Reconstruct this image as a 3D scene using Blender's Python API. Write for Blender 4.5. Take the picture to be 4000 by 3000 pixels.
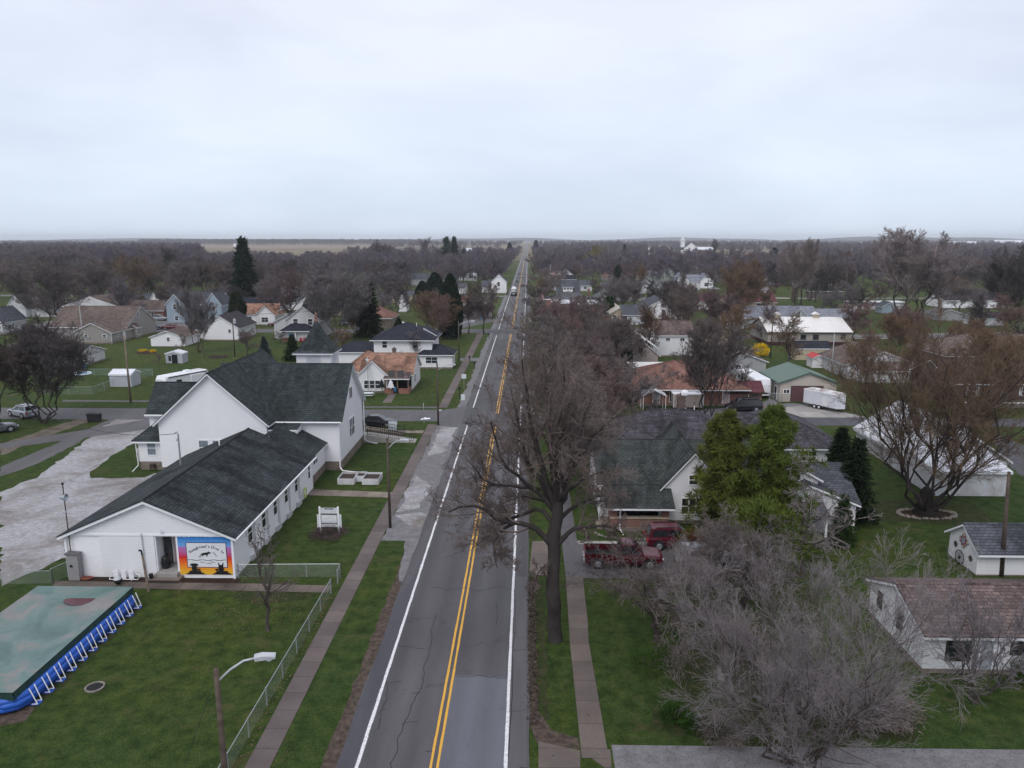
import bpy, math, random
import numpy as np
from mathutils import Vector, Matrix
for o in list(bpy.data.objects): bpy.data.objects.remove(o)
sc = bpy.context.scene
COL = sc.collection
# ---------------------------------------------------------------- camera
CH, FPX, VX, HY = 24.5, 2900.0, 2063.0, 932.0
PIT = math.atan((1500-HY)/FPX); YAW = math.atan((VX-2000)*math.cos(PIT)/FPX)
cam = bpy.data.objects.new('camera', bpy.data.cameras.new('camera')); COL.objects.link(cam)
cam.location = (0, 0, CH); cam.rotation_euler = (math.pi/2-PIT, 0, YAW)
cam.data.sensor_width = 36; cam.data.lens = 36*FPX/4000; cam.data.clip_end = 30000; cam.data.clip_start = .5
sc.camera = cam
sc.render.resolution_x = 1024; sc.render.resolution_y = 768
# ---------------------------------------------------------------- sky, sun, exposure
SUN_EL, SUN_AZ = math.radians(52), math.radians(200)     # azimuth: light comes from behind the camera, a little to the left
w = bpy.data.worlds.new("World"); sc.world = w; w.use_nodes = True
nt = w.node_tree; nt.nodes.clear(); N = nt.nodes.new; Lk = nt.links.new
out = N('ShaderNodeOutputWorld'); bg = N('ShaderNodeBackground'); bg.inputs[1].default_value = .1
sky = N('ShaderNodeTexSky'); sky.sky_type = 'NISHITA'; sky.sun_disc = False; sky.sun_elevation = SUN_EL; sky.sun_rotation = SUN_AZ
tc = N('ShaderNodeTexCoord'); mp = N('ShaderNodeMapping'); mp.inputs['Scale'].default_value = (1, 1, 3.2)
nz = N('ShaderNodeTexNoise'); nz.inputs['Scale'].default_value = 2.2; nz.inputs['Detail'].default_value = 7; nz.inputs['Roughness'].default_value = .5; nz.inputs['Distortion'].default_value = .25
cr = N('ShaderNodeValToRGB'); e = cr.color_ramp.elements
e[0].position = .3; e[0].color = (7.2, 7.45, 8.5, 1); e[1].position = .62; e[1].color = (8.9, 9.05, 10.0, 1)
sx = N('ShaderNodeSeparateXYZ'); r2 = N('ShaderNodeValToRGB'); e = r2.color_ramp.elements
e[0].position = .5; e[0].color = (.84, .94, .99, 1); e[1].position = .72; e[1].color = (1, 1, 1, 1)
el = e.new(.6); el.color = (.91, .96, 1.0, 1)
ma = N('ShaderNodeMath'); ma.operation = 'MULTIPLY_ADD'; ma.inputs[1].default_value = .5; ma.inputs[2].default_value = .5
mu = N('ShaderNodeMix'); mu.data_type = 'RGBA'; mu.blend_type = 'MULTIPLY'; mu.inputs[0].default_value = 1
mx = N('ShaderNodeMix'); mx.data_type = 'RGBA'; mx.inputs[0].default_value = .93
Lk(tc.outputs['Generated'], mp.inputs[0]); Lk(mp.outputs[0], nz.inputs['Vector']); Lk(nz.outputs['Fac'], cr.inputs[0])
Lk(tc.outputs['Generated'], sx.inputs[0]); Lk(sx.outputs[2], ma.inputs[0]); Lk(ma.outputs[0], r2.inputs[0])
Lk(cr.outputs[0], mu.inputs[6]); Lk(r2.outputs[0], mu.inputs[7])
Lk(sky.outputs[0], mx.inputs[6]); Lk(mu.outputs[2], mx.inputs[7]); Lk(mx.outputs[2], bg.inputs[0]); Lk(bg.outputs[0], out.inputs[0])
sun = bpy.data.lights.new('sun', 'SUN'); sun.energy = 1.4; sun.angle = math.radians(35); sun.color = (1, .97, .93)
so = bpy.data.objects.new('sun', sun); COL.objects.link(so)
d = Vector((math.sin(SUN_AZ)*math.cos(SUN_EL), math.cos(SUN_AZ)*math.cos(SUN_EL), math.sin(SUN_EL)))
so.rotation_euler = d.to_track_quat('Z', 'Y').to_euler()
sc.view_settings.view_transform = 'Standard'; sc.view_settings.look = 'None'; sc.view_settings.exposure = 0.14; sc.view_settings.gamma = 1
sc.render.engine = 'CYCLES'
sc.cycles.max_bounces = 5; sc.cycles.diffuse_bounces = 2; sc.cycles.glossy_bounces = 2; sc.cycles.transparent_max_bounces = 12; sc.cycles.volume_bounces = 1
# ---------------------------------------------------------------- survey helpers: a pixel of the photo to a point on the ground
_f = Vector((-math.sin(YAW)*math.cos(PIT), math.cos(YAW)*math.cos(PIT), -math.sin(PIT)))
_r = Vector((math.cos(YAW), math.sin(YAW), 0)); _u = _r.cross(_f)
REG = dict(A=(0,850),B=(1000,850),C=(2000,850),D=(3000,850),E=(0,1550),F=(1000,1550),G=(2000,1550),H=(3000,1550),I=(0,2250),J=(1000,2250),K=(2000,2250),L=(3000,2250),M=(2300,1350),Z=(0,0))
def ray(r, x, y):
    s = 1 if r == 'Z' else 2.212
    u = REG[r][0]+x/s; v = REG[r][1]+y/s
    return _f + (u-2000)/FPX*_r + (1500-v)/FPX*_u
def g(r, x, y, z=0):
    d = ray(r, x, y); t = (z-CH)/d.z
    return (d.x*t, d.y*t)
def hz(r, x, y, Y):          # height (and x) where the sight line meets the plane y = Y
    d = ray(r, x, y); t = Y/d.y
    return d.x*t, CH+d.z*t
# ---------------------------------------------------------------- tags
def tag(o, label=None, cat=None, group=None, kind=None):
    if label: o['label'] = label
    if cat: o['category'] = cat
    if group: o['group'] = group
    if kind: o['kind'] = kind
    return o
MARKS = []                   # landmarks that tree labels may refer to
# ---------------------------------------------------------------- materials
MAT = {}
class NT:
    def __init__(s, name, rough=.8, spec=.3, metal=0):
        s.m = bpy.data.materials.new(name); s.m.use_nodes = True; s.t = s.m.node_tree
        s.b = s.t.nodes['Principled BSDF']; s.b.inputs['Roughness'].default_value = rough
        s.b.inputs['Specular IOR Level'].default_value = spec; s.b.inputs['Metallic'].default_value = metal
        s.out = s.t.nodes['Material Output']; MAT[name] = s.m
    def n(s, k, **kw):
        x = s.t.nodes.new(k)
        for a, b in kw.items():
            if a.startswith('i_'): x.inputs[a[2:].replace('_', ' ')].default_value = b
            else: setattr(x, a, b)
        return x
    def l(s, a, b): s.t.links.new(a, b)
    def vec(s, kind='pos', scale=(1, 1, 1)):
        if kind == 'pos': o = s.n('ShaderNodeNewGeometry').outputs['Position']
        elif kind == 'uv': o = s.n('ShaderNodeUVMap').outputs[0]
        else: o = s.n('ShaderNodeTexCoord').outputs['Object']
        m = s.n('ShaderNodeMapping'); m.inputs['Scale'].default_value = scale; s.l(o, m.inputs[0]); return m.outputs[0]
    def noise(s, sc_, v, det=4, ro=.55, dist=0):
        x = s.n('ShaderNodeTexNoise'); x.inputs['Scale'].default_value = sc_; x.inputs['Detail'].default_value = det
        x.inputs['Roughness'].default_value = ro; x.inputs['Distortion'].default_value = dist; s.l(v, x.inputs['Vector']); return x.outputs['Fac']
    def ramp(s, f, stops):
        x = s.n('ShaderNodeValToRGB'); e = x.color_ramp.elements
        while len(e) < len(stops): e.new(.5)
        for q, (p, c) in zip(e, stops): q.position = p; q.color = (c[0], c[1], c[2], 1) if not isinstance(c, (int, float)) else (c, c, c, 1)
        s.l(f, x.inputs[0]); return x.outputs[0]
    def mix(s, f, a, b, mode='MIX'):
        x = s.n('ShaderNodeMix'); x.data_type = 'RGBA'; x.blend_type = mode
        for sl, v in ((0, f), (6, a), (7, b)):
            if isinstance(v, (int, float)): x.inputs[sl].default_value = v
            elif isinstance(v, tuple): x.inputs[sl].default_value = (*v[:3], 1)
            else: s.l(v, x.inputs[sl])
        return x.outputs[2]
    def math(s, op, a, b=0):
        x = s.n('ShaderNodeMath'); x.operation = op
        for i, v in enumerate((a, b)):
            if isinstance(v, (int, float)): x.inputs[i].default_value = v
            else: s.l(v, x.inputs[i])
        return x.outputs[0]
    def col(s, c):
        if isinstance(c, tuple): s.b.inputs['Base Color'].default_value = (*c[:3], 1)
        else: s.l(c, s.b.inputs['Base Color'])
    def bump(s, h, st=.3, dist=.05):
        x = s.n('ShaderNodeBump'); x.inputs['Strength'].default_value = st; x.inputs['Distance'].default_value = dist
        s.l(h, x.inputs['Height']); s.l(x.outputs[0], s.b.inputs['Normal'])
def cmul(c, k): return tuple(min(1, v*k) for v in c)
def plain(name, c, rough=.6, spec=.3, metal=0, var=.15, sc_=3):
    t = NT(name, rough, spec, metal); f = t.noise(sc_, t.vec(), 5)
    t.col(t.ramp(f, [(.3, cmul(c, 1-var)), (.7, cmul(c, 1+var))])); return t.m
def siding(name, c, lap=.2, vert=False, dirt=.12):
    t = NT(name, .55, .3)
    if vert: s0 = t.n('ShaderNodeSeparateXYZ'); t.l(t.vec('uv'), s0.inputs[0]); z = s0.outputs[0]
    else: s0 = t.n('ShaderNodeSeparateXYZ'); t.l(t.vec(), s0.inputs[0]); z = s0.outputs[2]
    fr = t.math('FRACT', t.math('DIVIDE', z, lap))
    line = t.ramp(fr, [(0, .72), (.14, 1), (.95, 1), (1, .9)])  # shadow line under each lap, put into the colour
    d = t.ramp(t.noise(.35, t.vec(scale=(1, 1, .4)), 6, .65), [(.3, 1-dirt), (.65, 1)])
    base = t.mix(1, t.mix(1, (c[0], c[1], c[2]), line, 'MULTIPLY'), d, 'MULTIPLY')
    t.col(base); t.bump(fr, .5, .02); return t.m
def shingle(name, c, stain=.5, mottle=.25, tab=.26, light=1.5):
    t = NT(name, .9, .15); v = t.vec('uv')
    b = t.n('ShaderNodeTexBrick'); b.offset = .5
    for k, q in (('Scale', 1), ('Mortar Size', .02), ('Mortar Smooth', .1), ('Bias', 0), ('Brick Width', .45), ('Row Height', tab)): b.inputs[k].default_value = q
    b.inputs['Color1'].default_value = (*cmul(c, 1-mottle), 1); b.inputs['Color2'].default_value = (*cmul(c, 1+mottle), 1); b.inputs['Mortar'].default_value = (*cmul(c, .3), 1)
    t.l(v, b.inputs['Vector'])
    s1 = t.ramp(t.noise(.45, t.vec('uv', (1, .3, 1)), 7, .72, .3), [(.46, 1), (.6, 1-stain)])
    s2 = t.ramp(t.noise(1.6, t.vec('uv', (.25, 1, 1)), 5, .6), [(.35, 1.0), (.7, light)])
    t.col(t.mix(1, t.mix(.6, b.outputs['Color'], s2, 'MULTIPLY'), s1, 'MULTIPLY')); t.bump(b.outputs['Fac'], .25, .02); return t.m
def bricks(name, c, mort=(.35, .32, .3), sz=(.22, .075), var=.3):
    t = NT(name, .9, .1); b = t.n('ShaderNodeTexBrick')
    for k, q in (('Scale', 1), ('Mortar Size', .008), ('Mortar Smooth', .1), ('Brick Width', sz[0]), ('Row Height', sz[1])): b.inputs[k].default_value = q
    b.inputs['Color1'].default_value = (*cmul(c, 1-var), 1); b.inputs['Color2'].default_value = (*cmul(c, 1+var), 1); b.inputs['Mortar'].default_value = (*mort, 1)
    t.l(t.vec('uv'), b.inputs['Vector']); f = t.ramp(t.noise(.5, t.vec(), 5), [(.3, .75), (.7, 1.1)])
    t.col(t.mix(1, b.outputs['Color'], f, 'MULTIPLY')); return t.m
def ribbed(name, c, pitch=.3, rust=None, rough=.45, metal=0):
    t = NT(name, rough, .4, metal); s0 = t.n('ShaderNodeSeparateXYZ'); t.l(t.vec('uv'), s0.inputs[0])
    fr = t.math('FRACT', t.math('DIVIDE', s0.outputs[0], pitch)); ln = t.ramp(fr, [(0, .8), (.12, 1), (.88, 1), (1, .8)])
    c1 = t.mix(1, c, ln, 'MULTIPLY'); f = t.noise(.5, t.vec(), 7, .7)
    if rust: c1 = t.mix(t.ramp(f, [(.45, 0.), (.62, 1.)]), c1, rust)
    else: c1 = t.mix(1, c1, t.ramp(f, [(.3, .88), (.7, 1.04)]), 'MULTIPLY')
    t.col(c1); t.bump(fr, .4, .03); return t.m
def ground_mix(name, stops, sc_=1.2, fine=14, rough=.95, extra=None, bump=.4, fdark=.6, flight=1.35):
    t = NT(name, rough, .1); v = t.vec(); f = t.noise(sc_, v, 8, .68)
    c = t.ramp(f, stops); f2 = t.noise(fine, v, 5, .75)
    c = t.mix(1, c, t.ramp(f2, [(.3, fdark), (.7, flight)]), 'MULTIPLY')
    if extra: c = extra(t, c, v)
    t.col(c); t.bump(f2, bump, .06); return t.m
def lawn_extra(t, c, v):
    big = t.ramp(t.noise(.055, v, 6, .6), [(.38, 0.), (.68, 1.)])
    c = t.mix(big, c, t.mix(1, c, (1.35, 1.1, .8), 'MULTIPLY'))
    tan = t.ramp(t.noise(.42, v, 8, .7, .5), [(.55, 0.), (.74, .75)])
    c = t.mix(tan, c, (.085, .068, .032))
    leaf = t.ramp(t.noise(7, v, 2, .5), [(.7, 0.), (.74, .8)]); area = t.ramp(t.noise(.12, v, 3), [(.4, .0), (.65, 1.)])
    c = t.mix(t.math('MULTIPLY', leaf, area), c, (.16, .1, .06))
    # lawn colour pales with distance beyond the side street, and beyond the town lies stubble and bare field
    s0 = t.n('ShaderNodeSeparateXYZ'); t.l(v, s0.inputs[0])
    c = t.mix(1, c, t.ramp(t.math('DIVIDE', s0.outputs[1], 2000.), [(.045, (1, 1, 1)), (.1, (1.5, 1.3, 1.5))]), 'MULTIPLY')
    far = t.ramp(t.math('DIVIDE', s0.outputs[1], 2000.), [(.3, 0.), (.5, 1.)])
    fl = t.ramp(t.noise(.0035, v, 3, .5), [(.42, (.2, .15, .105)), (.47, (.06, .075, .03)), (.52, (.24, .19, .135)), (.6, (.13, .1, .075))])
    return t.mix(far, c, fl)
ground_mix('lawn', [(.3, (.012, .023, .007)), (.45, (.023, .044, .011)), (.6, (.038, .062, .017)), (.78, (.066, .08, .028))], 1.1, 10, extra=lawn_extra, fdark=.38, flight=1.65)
ground_mix('verge', [(.3, (.018, .03, .010)), (.5, (.032, .042, .015)), (.64, (.058, .052, .027)), (.85, (.085, .066, .042))], 1.5, 14)
def puddly(t, c, v):
    c = t.mix(t.ramp(t.noise(.16, v, 7, .65, .7), [(.45, 0.), (.68, .85)]), c, (.12, .1, .08))
    return t.mix(t.ramp(t.noise(.5, v, 6, .7), [(.62, 0.), (.74, .8)]), c, (.045, .06, .028))
ground_mix('gravel', [(.3, (.23, .226, .235)), (.5, (.32, .318, .335)), (.7, (.43, .43, .465))], 2.2, 9, extra=puddly, fdark=.7, flight=1.25)
ground_mix('gravel_road', [(.3, (.12, .117, .122)), (.7, (.22, .215, .23))], 1.5, 9)
ground_mix('dirt', [(.3, (.07, .055, .042)), (.5, (.13, .11, .09)), (.75, (.2, .17, .15))], .8, 9)
ground_mix('mulch', [(.3, (.018, .012, .010)), (.7, (.055, .035, .028))], 4, 18)
def asph(name, a, b, wear=True, crack=.5):
    t = NT(name, .75, .35); v = t.vec(); c = t.ramp(t.noise(.7, t.vec(scale=(1, .12, 1)), 7, .6), [(.3, a), (.7, b)])
    c = t.mix(1, c, t.ramp(t.noise(30, v, 3, .7), [(.3, .82), (.7, 1.15)]), 'MULTIPLY')
    if wear:
        s0 = t.n('ShaderNodeSeparateXYZ'); t.l(v, s0.inputs[0])
        wv = t.math('SINE', t.math('MULTIPLY', t.math('ADD', s0.outputs[0], 4.35), 2*math.pi/1.8))
        c = t.mix(1, c, t.ramp(t.math('MULTIPLY_ADD', wv, .5), [(0, 1.1), (1, .9)]), 'MULTIPLY')
        c = t.mix(1, c, t.ramp(t.noise(.05, t.vec(scale=(.2, 1, 1)), 2), [(.4, .88), (.6, 1.12)]), 'MULTIPLY')
    vo = t.n('ShaderNodeTexVoronoi'); vo.feature = 'DISTANCE_TO_EDGE'; vo.inputs['Scale'].default_value = .22
    nv = t.n('ShaderNodeMix'); nv.data_type = 'RGBA'; nv.inputs[0].default_value = .12; t.l(v, nv.inputs[6])
    n2 = t.n('ShaderNodeTexNoise'); n2.inputs['Scale'].default_value = 1.2; n2.inputs['Detail'].default_value = 6; t.l(v, n2.inputs['Vector'])
    vm = t.n('ShaderNodeVectorMath'); vm.operation = 'MULTIPLY_ADD'; t.l(n2.outputs['Color'], vm.inputs[0]); vm.inputs[1].default_value = (1.6, 1.6, 0); t.l(v, vm.inputs[2])
    t.l(vm.outputs[0], vo.inputs['Vector'])
    keep = t.ramp(t.noise(.11, v, 3), [(.45, 0.), (.55, crack)])
    ck = t.math('MULTIPLY', t.ramp(vo.outputs['Distance'], [(.0, 1.), (.014, 0.)]), keep)
    c = t.mix(ck, c, (.02, .02, .022)); t.col(c); return t.m
asph('asphalt', (.062, .059, .066), (.092, .088, .097))
asph('asphalt_patch', (.095, .098, .118), (.118, .121, .142), crack=.15)
asph('asphalt_old', (.075, .072, .078), (.115, .11, .118), False, .6)
asph('asphalt_dark', (.05, .05, .06), (.075, .075, .088), False, .3)
plain('seal', (.018, .018, .02), .6); plain('curb_dirt', (.075, .058, .048), .95, .1, var=.5)
def paint(name, c, worn):
    t = NT(name, .6); v = t.vec(); f = t.ramp(t.noise(6, v, 6, .75), [(.5, 0.), (.72, worn)])
    t.col(t.mix(f, c, (.1, .1, .11))); return t.m
paint('paint_white', (.66, .66, .68), .7); paint('paint_yellow', (.66, .36, .045), .5)
def slab(name, a, b, size, v_axis_len):
    t = NT(name, .8, .25); v = t.vec(); c = t.ramp(t.noise(.35, v, 7, .6), [(.3, a), (.7, b)])
    c = t.mix(1, c, t.ramp(t.noise(12, v, 4, .7), [(.3, .85), (.7, 1.12)]), 'MULTIPLY')
    br = t.n('ShaderNodeTexBrick'); br.offset = 0
    for k, q in (('Scale', 1), ('Mortar Size', .016), ('Brick Width', size), ('Row Height', v_axis_len)): br.inputs[k].default_value = q
    t.l(t.vec('pos'), br.inputs['Vector']); br.inputs['Color1'].default_value = (.82, .82, .82, 1); br.inputs['Color2'].default_value = (1.12, 1.1, 1.06, 1); br.inputs['Mortar'].default_value = (.35, .33, .33, 1)
    t.col(t.mix(1, c, br.outputs['Color'], 'MULTIPLY')); return t.m
slab('walk_side', (.095, .078, .078), (.15, .125, .12), 50, 1.52)
slab('walk_right', (.11, .09, .085), (.17, .14, .125), 50, 1.9)
slab('walk_cross', (.13, .1, .088), (.3, .26, .22), 1.42, 50)
slab('walk_wet', (.065, .055, .05), (.15, .125, .11), 1.55, 50)
slab('concrete', (.26, .25, .24), (.36, .35, .34), 3, 3)
plain('block', (.2, .165, .14), .9, .1, var=.3, sc_=2); bricks('stone_block', (.19, .155, .13), (.3, .26, .22), (.4, .2), .2)
W = (.8, .8, .83)
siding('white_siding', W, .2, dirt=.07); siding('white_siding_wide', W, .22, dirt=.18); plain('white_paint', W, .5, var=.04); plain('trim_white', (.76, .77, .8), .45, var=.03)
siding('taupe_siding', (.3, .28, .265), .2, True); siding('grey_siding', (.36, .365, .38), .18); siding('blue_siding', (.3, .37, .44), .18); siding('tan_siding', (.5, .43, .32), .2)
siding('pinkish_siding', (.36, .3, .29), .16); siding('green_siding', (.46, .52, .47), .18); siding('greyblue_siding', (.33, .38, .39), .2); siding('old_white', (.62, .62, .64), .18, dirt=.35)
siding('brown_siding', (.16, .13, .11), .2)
ribbed('tan_metal', (.47, .42, .375), .3); ribbed('office_metal', (.34, .315, .29), .3); ribbed('white_metal', (.66, .68, .74), .3); ribbed('white_metal_dirty', (.6, .61, .64), .3, (.42, .4, .4))
ribbed('green_metal', (.075, .13, .1), .4); ribbed('pale_metal', (.72, .7, .68), .45); ribbed('maroon_metal', (.05, .018, .025), .3); ribbed('shed_metal', (.42, .44, .48), .2)
ribbed('rusty_metal', (.5, .5, .5), .6, (.2, .06, .045)); ribbed('galv_roof', (.55, .57, .6), .6, (.36, .36, .38))
bricks('brick_red', (.2, .06, .042)); bricks('brick_dark', (.075, .035, .03)); bricks('brick_orange', (.27, .085, .05))
shingle('roof_church', (.036, .045, .048), .5, .25, light=1.6); shingle('roof_hall', (.031, .038, .042), .6, .28, light=2.1)
shingle('roof_taupe', (.13, .1, .09), .35); shingle('roof_dark', (.045, .042, .048), .3); shingle('roof_grey', (.11, .11, .12), .35); shingle('roof_blackish', (.026, .028, .04), .2)
shingle('roof_terra', (.29, .165, .12), .55, .3, light=1.2); shingle('roof_green', (.048, .054, .053), .6, .2); shingle('roof_old', (.055, .052, .062), .5, .3, light=2.6)
shingle('roof_brown', (.125, .092, .088), .45, .35); shingle('roof_maroon', (.12, .045, .055), .4); shingle('roof_brickred', (.2, .105, .085), .5, .25); shingle('roof_bluegrey', (.2, .21, .25), .2)
shingle('roof_slate', (.075, .08, .095), .35)
def glass():
    t = NT('glass', .12, .6); f = t.noise(.9, t.vec(), 2); t.col(t.ramp(f, [(.4, (.012, .014, .02)), (.7, (.05, .055, .065))]))
glass(); plain('glass_car', (.012, .014, .018), .08, .7, var=.1); plain('glass_sky', (.16, .2, .23), .1, .6, var=.3); plain('pane_white', (.5, .52, .55), .3, var=.1); plain('dark', (.012, .012, .014), .8); plain('black', (.016, .016, .018), .5)
plain('rubber', (.018, .018, .02), .8); plain('chrome', (.45, .46, .48), .3, .5, .6); plain('galv', (.36, .38, .4), .45, .4, .5); plain('rim', (.35, .36, .38), .35, .5, .5)
plain('wood_pole', (.085, .066, .054), .9, .1, var=.35); plain('wood_pole_pale', (.2, .15, .12), .9, .1, var=.3); plain('concrete_pole', (.3, .3, .31), .8); plain('wood', (.15, .1, .07), .85, var=.4); plain('wood_dark', (.05, .038, .032), .9, var=.3)
plain('lamp_grey', (.42, .44, .47), .4); plain('lamp_glass', (.6, .62, .66), .2); plain('wire', (.03, .03, .035), .6)
plain('silver', (.36, .38, .42), .25, .5, .4, var=.03); plain('car_white', (.7, .71, .74), .25, .5, var=.03); plain('car_red', (.085, .007, .018), .22, .6, .2, var=.08); plain('car_maroon', (.075, .01, .02), .25, .5, .2); plain('car_black', (.012, .013, .018), .18, .6)
plain('car_blue', (.02, .035, .06), .22, .6); plain('car_brightred', (.42, .02, .03), .3, .5); plain('car_grey', (.12, .125, .14), .25, .5, .3); plain('taillight', (.4, .012, .015), .25); plain('amber', (.6, .2, .03), .3)
plain('tarp', (.02, .05, .04), .45, .4, var=.3, sc_=2); plain('pool_blue', (.02, .1, .46), .45, .4, var=.12); plain('pink_door', (.5, .4, .4), .5, var=.03); plain('cabinet', (.26, .255, .26), .6, var=.05); plain('grey_lid', (.11, .105, .11), .6)
plain('hose_green', (.4, .48, .1), .5); plain('hose_red', (.2, .06, .04), .6); plain('door_maroon', (.12, .06, .065), .5, var=.1); plain('yellow_flower', (.75, .5, .02), .8, var=.3); plain('blue_plastic', (.05, .3, .6), .4); plain('green_plant', (.03, .07, .015), .9, var=.4)
plain('sign_pale', (.6, .65, .69), .5, var=.03); plain('sign_ink', (.03, .035, .045), .6); plain('sign_grey', (.35, .38, .42), .6); plain('red_paint', (.45, .03, .03), .5); plain('stone', (.19, .17, .15), .9, var=.4, sc_=6); plain('soil', (.045, .032, .026), .95)
plain('foam', (.8, .82, .85), .5); plain('red_chair', (.3, .03, .05), .5); plain('flag_blue', (.02, .03, .12), .8); plain('gold_leaf', (.09, .085, .018), .9, .1, var=.4, sc_=.8)
def tarp_top():
    t = NT('tarp_top', .4, .4); v = t.vec()
    c = t.ramp(t.noise(.45, v, 5, .55, .8), [(.3, (.055, .11, .1)), (.5, (.1, .165, .155)), (.62, (.17, .17, .165)), (.75, (.2, .185, .18))]); f = t.ramp(t.noise(9, v, 4), [(.3, .88), (.7, 1.1)])
    t.col(t.mix(1, c, f, 'MULTIPLY'))
tarp_top()
def mural():
    t = NT('mural_sky', .6); s0 = t.n('ShaderNodeSeparateXYZ'); v = t.vec(); t.l(v, s0.inputs[0])
    z = t.math('ADD', t.math('DIVIDE', t.math('SUBTRACT', s0.outputs[2], .3), 2.9), t.math('MULTIPLY', t.math('SUBTRACT', t.noise(1.5, t.vec(scale=(.6, 1, 4)), 4), .5), .1))
    t.col(t.ramp(z, [(.06, (.75, .42, .03)), (.22, (.8, .22, .02)), (.38, (.7, .09, .015)), (.46, (.6, .02, .02)), (.52, (.5, .06, .16)), (.62, (.42, .13, .33)), (.72, (.42, .14, .42)), (.77, (.14, .35, .68)), (.97, (.04, .2, .55))]))
mural()
# bark, twigs, needles and leaves share one material that takes its colour from the object
PAL = dict(bark=((.05, .042, .038), (.1, .086, .08)), bark_dark=((.036, .03, .029), (.07, .06, .056)), bark_pale=((.13, .115, .105), (.22, .2, .19)), twig_grey=((0.135, 0.12, 0.122), (0.235, 0.21, 0.215)), twig_brown=((0.108, 0.09, 0.086), (0.185, 0.155, 0.15)), twig_red=((0.14, 0.098, 0.096), (0.2, 0.145, 0.142)), twig_orange=((.15, .098, .064), (.225, .158, .108)), twig_pale=((.155, .138, .143), (.275, .245, .252)), twig_olive=((0.1452, 0.1428, 0.0554), (0.2562, 0.2268, 0.0924)), twig_dark=((0.063, 0.0532, 0.0518), (0.126, 0.1092, 0.105)), twig_far=((.07, .06, .062), (.12, .1, .105)), needle_dark=((.008, .016, .009), (.024, .038, .02)), needle_pine=((.05, .08, .018), (.15, .18, .035)), needle_yellow=((.06, .08, .017), (.16, .165, .036)), needle_green=((.012, .032, .01), (.035, .06, .02)), needle_blue=((.03, .045, .045), (.06, .085, .085)), ivy=((.01, .018, .009), (.035, .045, .02)), shrub_purple=((.06, .035, .045), (.13, .09, .1)),
 gold_leaf=((.07, .07, .014), (.12, .11, .024)), yellow_flower=((.55, .36, .015), (.9, .6, .03)), green_plant=((.02, .05, .01), (.04, .09, .02)))
def veg(name, fixed=None):
    t = NT(name, .95, .05); oi = t.n('ShaderNodeObjectInfo'); f = t.ramp(t.noise(.7, t.vec('obj'), 3), [(.3, .66), (.7, 1.34)])
    c = t.mix(1, fixed or oi.outputs['Color'], f, 'MULTIPLY'); t.col(t.mix(1, c, t.ramp(oi.outputs['Random'], [(0, (.84, .86, .92)), (.5, (1, 1, 1)), (1, (1.16, 1.05, .98))]), 'MULTIPLY'))
veg('plant'); veg('twig_far', (.165, .142, .165))
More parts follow.
